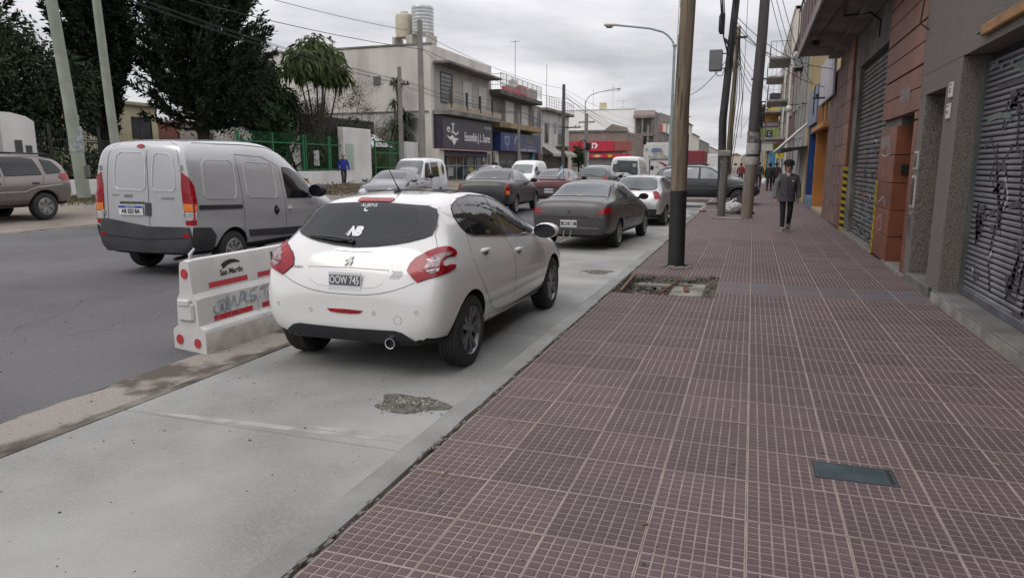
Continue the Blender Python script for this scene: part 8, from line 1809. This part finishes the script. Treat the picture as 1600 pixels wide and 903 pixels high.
# ---- plastic road barrier
pb = thing('road_barrier', 'white plastic road barrier with red strips and blue graffiti beside the white hatchback', 'road barrier', (-4.77, 4.80, -.158), .0)
PLA = M('scuffed_white_plastic', (.62, .60, .585), .5, (.53, .51, .495), 2.2, 7, bump=.05, bscale=60, streak=((.36, .33, .30), .35, 3))
PLD = M('muddy_plastic', (.40, .36, .32), .7, (.52, .49, .46), 5, 8, lo=.42, hi=.6)
half = [(.195, 0), (.198, .19), (.180, .225), (.130, .255), (.122, .42), (.118, .50), (.094, .535), (.082, .55), (.060, .80), (.045, .845), (.02, .853)]
sec = half + [(-a, b_) for a, b_ in half[::-1]]
LB = 2.0
b = MB(); n = len(sec); st_ys = [0, .02, .06, LB - .06, LB - .02, LB]; sc_ = [.93, .985, 1, 1, .985, .93]
for y_, k in zip(st_ys, sc_): b.v += [(a * k, y_, .004 + c_ * (1 if k == 1 else .99)) for a, c_ in sec]
for j in range(len(st_ys) - 1):
    for i in range(n - 1): b.f.append((j * n + i, j * n + i + 1, (j + 1) * n + i + 1, (j + 1) * n + i)); b.m.append(1 if (i == 0 or i == n - 2) else 0)
for j in (0, len(st_ys) - 1):
    for i in range(len(half) - 1):
        f = (j * n + i, j * n + n - 1 - i, j * n + n - 2 - i, j * n + i + 1); b.f.append(f if j == 0 else f[::-1]); b.m.append(0)
me = b.mesh('shell', [PLA, PLD]); bm_ = bmesh.new(); bm_.from_mesh(me); bmesh.ops.recalc_face_normals(bm_, faces=bm_.faces[:]); bm_.to_mesh(me); bm_.free(); shade(me, 28); link('shell', me, pb)
MB().bbox(-.10, -.028, .30, .08, .012, .47, .02).build('coupling_nose', PLA, pb); MB().bbox(-.08, -.040, .44, .055, .0, .505, .012).build('coupling_lip', PLA, pb)
RSTR = M('red_reflective_strip', (.52, .03, .045), .4, (.43, .024, .036), 6)
def bside(z):
    for i in range(len(half) - 1):
        if half[i][1] <= z <= half[i + 1][1]: k = (z - half[i][1]) / (half[i + 1][1] - half[i][1] + 1e-9); return half[i][0] + (half[i + 1][0] - half[i][0]) * k
    return .05
def bquad(name, y0, y1, z0, z1, m, off=.002):
    b = MB(); b.add([(bside(z0) + off, y0, z0 + .004), (bside(z0) + off, y1, z0 + .004), (bside(z1) + off, y1, z1 + .004), (bside(z1) + off, y0, z1 + .004)], [(0, 1, 2, 3)]); return b.build(name, m, pb)
for y0_, y1_ in ((.20, .72), (.87, 1.39), (1.54, 1.9)):
    bquad('red_strip', y0_, y1_, .572, .622, RSTR); bquad('red_strip', y0_ - .02, y1_ - .01, .268, .318, RSTR)
for x_, z_, r2 in ((.0, .735, .045), (-.11, .125, .046), (.09, .10, .044)):
    bb_ = MB().lathe([(.001, 0), (r2, 0), (r2, .006)], 18, (x_, -.004, z_), 'y'); bb_.v = [(v[0], v[1] + .003, v[2]) for v in bb_.v]
    bb_.v = [(x_ + (v[0] - x_) * .8, v[1], v[2]) for v in bb_.v]; d_ = bb_.build('red_reflector', M('red_reflector_disc', (.50, .045, .05), .35), pb); d_.location = (0, -.008, 0)
MB().box(-.004, -.0035, .69, .004, -.002, .78).build('disc_divider', PLA, pb)
def btext(txt, size, y, z, m, rot=0, sx=1, name='lettering', off_=.003):
    me = text_mesh(txt, size, 0.0, offset=.002); bq = bmesh.new(); bq.from_mesh(me); cr_, sr_ = math.cos(rot), math.sin(rot)
    for v in bq.verts:
        a, c_ = v.co.x * sx, v.co.y; a, c_ = a * cr_ - c_ * sr_, a * sr_ + c_ * cr_
        zz = z + c_; v.co = (bside(zz) + off_, y + a, zz + .004)
    bq.to_mesh(me); bq.free(); me.materials.clear(); me.materials.append(m); return link(name, me, pb)
btext('San Martín', .078, .515, .690, INK, .02, .92)
btext('MSM', .055, 1.12, .745, INK, -PI / 2, 1.1); btext('2017', .03, 1.10, .665, INK, -PI / 2)
ar = [(.39 + .135 - .135 * math.cos(a), .725 + .052 * math.sin(a)) for a in [PI * .06 + i * PI * .86 / 10 for i in range(11)]]; ar2 = [(.44 + .09 - .11 * math.cos(a) + .012, .718 + .012 * math.sin(a)) for a in [PI * .92 - i * PI * .86 / 10 for i in range(11)]]
bb_ = MB(); pts = [(.385, .768), (.43, .790), (.50, .803), (.57, .800), (.635, .775), (.64, .757), (.59, .765), (.53, .765), (.47, .752), (.41, .722)]
bb_.add([(bside(z_) + .003, y_, z_ + .004) for y_, z_ in pts], [tuple(range(len(pts)))]); bb_.build('emblem', INK, pb)
GBL = M('blue_grey_spray', (.20, .26, .29), .7, (.36, .40, .42), 14)
def bgraf(strokes, w_):
    b = MB()
    for pts in strokes:
        fine = []
        for i in range(len(pts) - 1):
            for k in range(5): fine.append((pts[i][0] + (pts[i + 1][0] - pts[i][0]) * k / 5, pts[i][1] + (pts[i + 1][1] - pts[i][1]) * k / 5))
        fine.append(pts[-1]); vs = []
        for i, p in enumerate(fine):
            a, c_ = fine[max(0, i - 1)], fine[min(len(fine) - 1, i + 1)]; dx, dz = c_[0] - a[0], c_[1] - a[1]; l_ = math.hypot(dx, dz) + 1e-9; nx, nz = -dz / l_ * w_ / 2, dx / l_ * w_ / 2
            for s_ in (1, -1): zz = p[1] + s_ * nz; vs.append((bside(zz) + .0035, p[0] + s_ * nx, zz + .004))
        b.add(vs, [(2 * i, 2 * i + 1, 2 * i + 3, 2 * i + 2) for i in range(len(fine) - 1)])
    return stuff(b.build('graffiti', GBL, pb))
bgraf([[(.20, .41), (.19, .36), (.22, .325), (.27, .345), (.30, .40), (.24, .40)], [(.30, .42), (.31, .35), (.34, .33), (.38, .47)], [(.38, .47), (.42, .36), (.46, .45)], [(.46, .46), (.49, .35)], [(.52, .355), (.57, .48), (.64, .45), (.60, .40), (.55, .40)], [(.80, .485), (.70, .46), (.68, .42), (.78, .40), (.74, .36), (.62, .37)], [(.84, .46), (1.0, .49)], [(.92, .48), (.90, .38)], [(1.0, .49), (.99, .37), (1.08, .38), (1.10, .47), (1.02, .48)], [(.33, .45), (.24, .43)], [(.60, .45), (.62, .38)]], .023)
bgraf([[(.36, .46), (.37, .34)], [(.34, .44), (.35, .34)], [(.38, .40), (.39, .33)], [(.27, .38), (.28, .33)], [(.30, .39), (.31, .33)], [(.70, .39), (.70, .345)], [(.74, .385), (.745, .345)], [(.78, .39), (.785, .35)], [(.83, .40), (.83, .36)], [(.95, .42), (.955, .38)]], .014)
bgraf([[(.24, .335), (.235, .27)], [(.40, .34), (.405, .25)], [(.50, .35), (.50, .29)], [(.62, .37), (.625, .31)], [(.80, .36), (.78, .22), (.83, .20)], [(.93, .37), (.94, .30)]], .006)
pw = MB().tube([(-.0, .08, .85), (.01, .07, .90), (.04, .10, .955)], [.012, .016, .010], 5).build('torn_tab', PLA, pb)
# bag and scraps by the posts
bg_ = thing('plastic_bag', 'crumpled white bag on the pavement between the two leaning posts', 'bag', (-.55, 23.6, 0)); bmb = bmesh.new(); bmesh.ops.create_icosphere(bmb, subdivisions=3, radius=.26); rb_2 = random.Random(3)
for v in bmb.verts: v.co = Vector((v.co.x * 1.15, v.co.y, max(v.co.z * .9, -.16) + .16)) * (1 + rb_2.uniform(-.09, .09))
bme = bpy.data.meshes.new('bag_body'); bmb.to_mesh(bme); bmb.free(); bme.materials.append(M('white_plastic_bag', (.58, .57, .55), .5)); shade(bme, 30); link('bag_body', bme, bg_); MB().tube([(0, 0, .38), (.04, 0, .46), (.10, .02, .44)], [.06, .03, .05], 7).build('bag_knot', MATS['white_plastic_bag'], bg_)
rg_ = MB().bbox(-.22, -.10, 0, .22, .10, .13, .04).bbox(-.05, -.16, .0, .30, -.02, .09, .03).build('rag', M('brown_rag', (.085, .055, .045), .9, (.05, .03, .026), 6), None, (-.18, 23.4, 0), .3); tag(rg_, 'dark brown rag beside the white bag on the pavement', 'rag')
br_ = MB().bbox(-.11, -.06, 0, .11, .06, .07, .008).build('brick', M('loose_brick', (.30, .13, .09), .9), None, (-1.50, 23.9, 0), .5); tag(br_, 'loose reddish brick at the kerb edge near the leaning posts', 'brick')
# ================================================================== PEOPLE
SKIN = M('skin', (.42, .25, .18), .6, (.36, .205, .145), 8)
def skin_mesh(name, nodes, edges, root, sub=2):
    """nodes: {key: ((x,y,z), rx, ry)}; one continuous skinned surface"""
    keys = list(nodes); idx = {k: i for i, k in enumerate(keys)}
    me = bpy.data.meshes.new(name); me.from_pydata([nodes[k][0] for k in keys], [(idx[a], idx[b]) for a, b in edges], []); me.update()
    o = bpy.data.objects.new('tmp', me); COL.objects.link(o); m = o.modifiers.new('skin', 'SKIN'); m.use_smooth_shade = True; m.branch_smoothing = .3
    sv = me.skin_vertices[0].data
    for k in keys: sv[idx[k]].radius = (nodes[k][1], nodes[k][2]); sv[idx[k]].use_root = False
    sv[idx[root]].use_root = True
    s_ = o.modifiers.new('sub', 'SUBSURF'); s_.levels = sub; s_.render_levels = sub
    out = eval_mods(o); bpy.data.objects.remove(o); out.name = name; shade(out, 180); return out
def person(label, loc, rot, pose, col, scale=1.0, hat=None, hair=None, group=None, detail=True, bag=None, emblem=False):
    """front of the figure faces -y; x right of the viewer"""
    t = thing('person', label, 'person', loc, rot, group); t.scale = (scale,) * 3
    A = pose; fl, fr = A['footL'], A['footR']; hl, hr = A['handL'], A['handR']; lean = A.get('lean', 0)
    hip, z_h = Vector((0, 0, .88)), 1.70
    def mid(a, b_, q, off): a, b_ = Vector(a), Vector(b_); return tuple(a.lerp(b_, q) + Vector(off))
    hL, hR = (-.095, 0, .86), (.095, 0, .86); aL, aR = (fl[0], fl[1], fl[2] + .085), (fr[0], fr[1], fr[2] + .085)
    kL, kR = mid(hL, aL, .48, (0, A.get('kneeL', -.04), 0)), mid(hR, aR, .48, (0, A.get('kneeR', -.04), 0))
    sL, sR = (-.185, lean * .9, 1.385), (.185, lean * .9, 1.385); eL, eR = mid(sL, hl, .5, (-.035, .05, 0)), mid(sR, hr, .5, (.035, .05, 0))
    N = {'pel': ((0, 0, .90), .14, .105), 'wa': ((0, lean * .3, 1.08), .125, .095), 'ch': ((0, lean * .7, 1.28), .15, .11), 'nk0': ((0, lean, 1.43), .07, .065), 'nk1': ((0, lean - .005, 1.49), .058, .06), 'hd0': ((0, lean - .03, 1.55), .080, .092), 'hd1': ((0, lean - .02, 1.64), .094, .106), 'hd2': ((0, lean - .005, 1.71), .068, .078),
         'sL': (sL, .065, .065), 'eL': (eL, .045, .045), 'wL': (hl, .028, .032), 'sR': (sR, .065, .065), 'eR': (eR, .045, .045), 'wR': (hr, .028, .032),
         'hL': (hL, .092, .09), 'kL': (kL, .06, .06), 'aL': (aL, .04, .042), 'tL': ((fl[0], fl[1] - .15, fl[2] + .04), .038, .03), 'hR': (hR, .092, .09), 'kR': (kR, .06, .06), 'aR': (aR, .04, .042), 'tR': ((fr[0], fr[1] - .15, fr[2] + .04), .038, .03)}
    E_ = [('pel', 'wa'), ('wa', 'ch'), ('ch', 'nk0'), ('nk0', 'nk1'), ('nk1', 'hd0'), ('hd0', 'hd1'), ('hd1', 'hd2'), ('ch', 'sL'), ('sL', 'eL'), ('eL', 'wL'), ('ch', 'sR'), ('sR', 'eR'), ('eR', 'wR'), ('pel', 'hL'), ('hL', 'kL'), ('kL', 'aL'), ('aL', 'tL'), ('pel', 'hR'), ('hR', 'kR'), ('kR', 'aR'), ('aR', 'tR')]
    if detail:                                            # palms with five fingers
        for s_, w_, e_ in (('L', hl, eL), ('R', hr, eR)):
            sx = -1 if s_ == 'L' else 1; d = (Vector(w_) - Vector(e_)).normalized(); pm = Vector(w_) + d * .05; N['p' + s_] = (tuple(pm), .022, .034); E_.append(('w' + s_, 'p' + s_))
            for k, (oy, ln) in enumerate(((-.030, .065), (-.010, .075), (.010, .070), (.028, .055))):
                b0 = pm + d * .03 + Vector((0, oy, 0)); b1 = b0 + d * ln * .5 + Vector((-sx * .008, 0, 0)); b2 = b1 + d * ln * .45 + Vector((-sx * .02, 0, 0))
                N['f%d0' % k + s_] = (tuple(b0), .0095, .0095); N['f%d1' % k + s_] = (tuple(b1), .009, .009); N['f%d2' % k + s_] = (tuple(b2), .0075, .0075); E_ += [('p' + s_, 'f%d0' % k + s_), ('f%d0' % k + s_, 'f%d1' % k + s_), ('f%d1' % k + s_, 'f%d2' % k + s_)]
            t0 = pm + Vector((-sx * .006, -.038, -.004)); t1 = t0 + d * .035 + Vector((-sx * .01, -.018, 0)); N['t0' + s_] = (tuple(t0), .011, .011); N['t1' + s_] = (tuple(t1), .009, .009); E_ += [('p' + s_, 't0' + s_), ('t0' + s_, 't1' + s_)]
    body = skin_mesh('body', N, E_, 'pel'); body.materials.append(SKIN); link('body', body, t)
    g = .020
    J = {k: (N[k][0], N[k][1] + g * 1.3, N[k][2] + g * 1.3) for k in ('wa', 'ch', 'sL', 'eL', 'sR', 'eR')}
    bk = A.get('bulk', 0); J['wa'] = (J['wa'][0], J['wa'][1] + .045 + bk, J['wa'][2] + .05 + bk); hm = A.get('hem', .84); J['wa'] = ((0, lean * .3, 1.06), J['wa'][1], J['wa'][2]); J['pel'] = ((0, 0, hm + .05), .195 + bk, .165 + bk); J['hm'] = ((0, 0, hm + .008), .20 + bk, .17 + bk); J['hm2'] = ((0, 0, hm), .195 + bk, .165 + bk)
    for q_, kq in (('ch', .7), ('sL', .35), ('sR', .35), ('eL', .3), ('eR', .3)): J[q_] = (J[q_][0], J[q_][1] + bk * kq, J[q_][2] + bk * kq); J['nk0'] = (N['nk0'][0], .085, .08); J['cl'] = ((0, lean, 1.475), .075, .075)
    for s_, h_, e_ in (('L', hl, eL), ('R', hr, eR)): J['w' + s_] = (tuple(Vector(h_) - (Vector(h_) - Vector(e_)).normalized() * .012), .052 + bk * .3, .056 + bk * .3); J['c' + s_] = (tuple(Vector(h_) - (Vector(h_) - Vector(e_)).normalized() * .002), .050 + bk * .3, .054 + bk * .3)
    jk = skin_mesh('jacket', J, [('hm2', 'hm'), ('hm', 'pel'), ('pel', 'wa'), ('wa', 'ch'), ('ch', 'nk0'), ('nk0', 'cl'), ('ch', 'sL'), ('sL', 'eL'), ('eL', 'wL'), ('wL', 'cL'), ('ch', 'sR'), ('sR', 'eR'), ('eR', 'wR'), ('wR', 'cR')], 'ch'); jk.materials.append(col['jacket'])
    if 'sleeve' in col:
        jk.materials.append(col['sleeve'])
        for p in jk.polygons:
            if abs(p.center.x) > .205 and p.center.z < 1.36: p.material_index = 1
    jo = link('jacket', jk, t)
    Tn = {k: (N[k][0], N[k][1] + (.012 if k[0] == 'k' else .002), N[k][2] + (.012 if k[0] == 'k' else .002)) for k in ('pel', 'hL', 'kL', 'hR', 'kR')}
    for s_ in 'LR': Tn['a' + s_] = ((N['a' + s_][0][0], N['a' + s_][0][1] + .005, N['a' + s_][0][2] + .0), .056, .058)
    tr = skin_mesh('trousers', Tn, [('pel', 'hL'), ('hL', 'kL'), ('kL', 'aL'), ('pel', 'hR'), ('hR', 'kR'), ('kR', 'aR')], 'pel'); tr.materials.append(col['trousers']); link('trousers', tr, t)
    for s_, f_, pz in (('L', fl, A.get('pitchL', 0)), ('R', fr, A.get('pitchR', 0))):
        b = MB(); b.lathe([(.001, -.075), (.040, -.065), (.050, -.02), (.050, .06), (.052, .13), (.040, .185), (.001, .20)], 14, (0, 0, 0), 'y')
        b.v = [(v[0], -v[1] + .02, max(v[2] * .95, -.045) + .05) for v in b.v]; o = b.build('shoe', col['shoes'], t, (f_[0], f_[1], f_[2]), smooth=60); o.rotation_euler = (pz, 0, 0)
        sl = MB().bbox(-.05, -.17, .0, .05, .09, .022, .008).build('sole', col.get('sole', INK), o)
    hz = Vector((0, lean - .025, 1.62))
    if hair:
        b = MB(); b.lathe([(.001, .105), (.05, .10), (.085, .06), (.100, .01), (.098, -.04), (.085, -.11 if hair[1] == 'long' else -.05)], 18, (0, 0, 0)); b.v = [(v[0] * 1.02, (v[1] * (1.15 if v[1] > 0 else (.75 if v[2] > .05 else .15))) + .03 + hz.y, v[2] + hz.z + .02) for v in b.v]; b.build('hair', hair[0], t, smooth=70)
    if hat:
        b = MB(); b.lathe([(.001, .15), (.07, .145), (.115, .115), (.132, .07), (.134, .03), (.124, .005), (.10, .0)], 20); b.v = [(v[0], v[1] * 1.08 + hz.y + .02, v[2] + hz.z + .045) for v in b.v]; ho_ = b.build('hat', hat, t, smooth=60)
        bb2 = MB(); bb2.lathe([(.118, -.002), (.150, -.012), (.150, .0), (.122, .022)], 20); bb2.v = [(v[0], v[1] * 1.05 + hz.y + .005, v[2] + hz.z + .055) for v in bb2.v]; bb2.build('hat_brim', hat, ho_, smooth=60)
    if detail:                                            # face
        fc = MB(); fc.lathe([(.001, .02), (.012, .012), (.015, 0), (.008, -.012), (.001, -.014)], 8); fc.v = [(v[0] * .85, v[1] * 1.2 - .116 + hz.y, v[2] * 1.4 + hz.z - .012) for v in fc.v]; fc.build('nose', SKIN, t, smooth=70)
        for sx in (-1, 1):
            e_ = MB().lathe([(.001, .010), (.010, .005), (.012, 0), (.010, -.005), (.001, -.010)], 8); e_.v = [(v[0] * 1.2 + sx * .032, v[1] * .5 - .105 + hz.y, v[2] + hz.z + .014) for v in e_.v]; e_.build('eye', M('dark_eye', (.02, .015, .012), .3), t)
            e_ = MB().bbox(sx * .032 - .018, -.110 + hz.y, hz.z + .031, sx * .032 + .018, -.094 + hz.y, hz.z + .038, .002).build('eyebrow', M('dark_hair', (.015, .012, .011), .6), t)
            e_ = MB().lathe([(.001, -.03), (.014, -.02), (.018, 0), (.014, .022), (.001, .03)], 8); e_.v = [(v[0] * .5 + sx * .092, v[1] + hz.y + .0, v[2] + hz.z) for v in e_.v]; e_.build('ear', SKIN, t, smooth=70)
        mo = MB().bbox(-.024, -.106 + hz.y, hz.z - .056, .024, -.088 + hz.y, hz.z - .044, .004).build('mouth', M('lips', (.26, .095, .085), .5), t)
        jb = BVHTree.FromPolygons([v.co.copy() for v in jk.vertices], [tuple(p.vertices) for p in jk.polygons])
        pts = []
        for i in range(12):
            z_ = .86 + i * .05; h_, n_, _, _ = jb.ray_cast(Vector((0, -2, z_)), Vector((0, 1, 0)))
            if h_: pts.append(h_ + Vector((0, -.002, 0)))
        if len(pts) > 2: MB().tube(pts, .006, 5).build('zip', INK, jo)
        if emblem:
            h_, n_, _, _ = jb.ray_cast(Vector((.10, -2, 1.28)), Vector((0, 1, 0)))
            if h_: MB().add([tuple(h_ + Vector((-.022, -.004, -.018))), tuple(h_ + Vector((.022, -.004, -.018))), tuple(h_ + Vector((0, -.004, .024)))], [(0, 1, 2)]).build('jacket_emblem', WHITEP, jo)
            h_, n_, _, _ = jb.ray_cast(Vector((0, -2, 1.40)), Vector((0, 1, 0)))
            if h_:
                sc2 = MB().lathe([(.001, .05), (.045, .03), (.05, -.02), (.02, -.07), (.001, -.075)], 10, (0, h_.y + .03, 1.425), 'z'); sc2.v = [(v[0], h_.y + .012 + (v[1] - h_.y - .03) * .5, v[2]) for v in sc2.v]; sc2.build('collar_scarf', M('cream_scarf', (.42, .38, .33), .8), t, smooth=60)
    if bag: MB().lathe([(.001, -.18), (.14, -.15), (.17, 0), (.12, .16), (.03, .2)], 14, (hr[0] + .06, hr[1] - .02, hr[2] - .26)).build('shopping_bag', bag, t, smooth=60)
    return t
C_ = lambda n, c, r=.8: M(n, c, r, tuple(x * .72 for x in c), 7, 6, bump=.25, bscale=18)
person('woman in a dark quilted jacket, black trousers and black hat walking toward the camera', (.80, 17.55, 0), .10, dict(footL=(-.075, -.10, 0), footR=(.10, .16, .05), handL=(-.285, -.03, .83), handR=(.285, .05, .84), kneeL=-.02, kneeR=-.10, pitchR=-.35, hem=.75, bulk=.03),
       dict(jacket=C_('plum_black_jacket', (.070, .060, .072)), sleeve=C_('grey_marl_sleeve', (.16, .155, .16)), trousers=C_('black_trousers', (.012, .012, .013)), shoes=C_('grey_trainers', (.16, .15, .145)), sole=M('pale_sole', (.4, .39, .37), .7)), .925, hat=C_('black_wool_hat', (.013, .012, .013), .95), hair=(MATS.get('dark_hair') or M('dark_hair', (.015, .012, .011), .6), 'long'), emblem=True)
person('man in a bright blue jacket and dark jeans walking past the green fence', (-21.7, 33.9, ground_z(-21.7, 33.9)), .75, dict(footL=(-.09, -.20, 0), footR=(.09, .26, .03), handL=(-.27, .14, .84), handR=(.27, -.12, .86), kneeL=-.03, kneeR=-.08, pitchR=-.4, hem=.86),
       dict(jacket=C_('bright_blue_jacket', (.020, .035, .30)), trousers=C_('navy_jeans', (.02, .025, .05)), shoes=C_('dark_shoes', (.03, .025, .022))), 1.0, hair=(M('grey_cropped_hair', (.20, .18, .165), .8), 'short'))
st2 = dict(footL=(-.10, -.05, 0), footR=(.10, .08, 0), handL=(-.26, .0, .84), handR=(.26, .0, .84))
ppl = [('shopper in a dark green coat far along the pavement', (.42, 50.5), 1.03, (.035, .042, .038), (.02, .022, .03), 3.1, (.02, .016, .014), None), ('shopper in black carrying a round white bag', (1.02, 46.0), .98, (.02, .019, .02), (.015, .015, .016), 2.9, (.02, .015, .013), WHITEP), ('shopper in a brown coat with a pink bag near the blue wall', (1.45, 48.0), 1.0, (.06, .035, .03), (.018, .018, .02), 3.2, (.03, .018, .013), M('pink_bag', (.42, .20, .22), .6)), ('shopper in dark clothes behind the pole far along the pavement', (-.05, 58.0), 1.02, (.03, .028, .035), (.02, .02, .022), .2, (.02, .015, .013), None), ('shopper in a red jacket among the far poles', (-.9, 60.0), 1.0, (.22, .03, .035), (.02, .02, .025), 3.0, (.02, .015, .013), None), ('shopper in a pale top far behind the poles', (.35, 70.0), 1.0, (.5, .5, .48), (.03, .03, .04), .1, (.03, .02, .015), None)]
for i, (lb, (x, y), sc2, jc, tc_, ro, hc_, bag_) in enumerate(ppl):
    person(lb, (x, y, 0), ro, st2, dict(jacket=C_('far_coat_%d' % i, jc), trousers=C_('far_trousers_%d' % i, tc_), shoes=MATS['dark_shoes']), sc2, hair=(M('far_hair_%d' % i, hc_, .7), 'long'), detail=False, bag=bag_, group='shoppers far along the right pavement')
person('person in a navy top standing by the purple shop doorway', (-20.6, 55.2, .36), .6, st2, dict(jacket=C_('navy_top', (.03, .045, .10)), trousers=C_('navy_jeans', (.02, .025, .05)), shoes=MATS['dark_shoes']), 1.0, hair=(MATS['far_hair_0'], 'short'), detail=False)
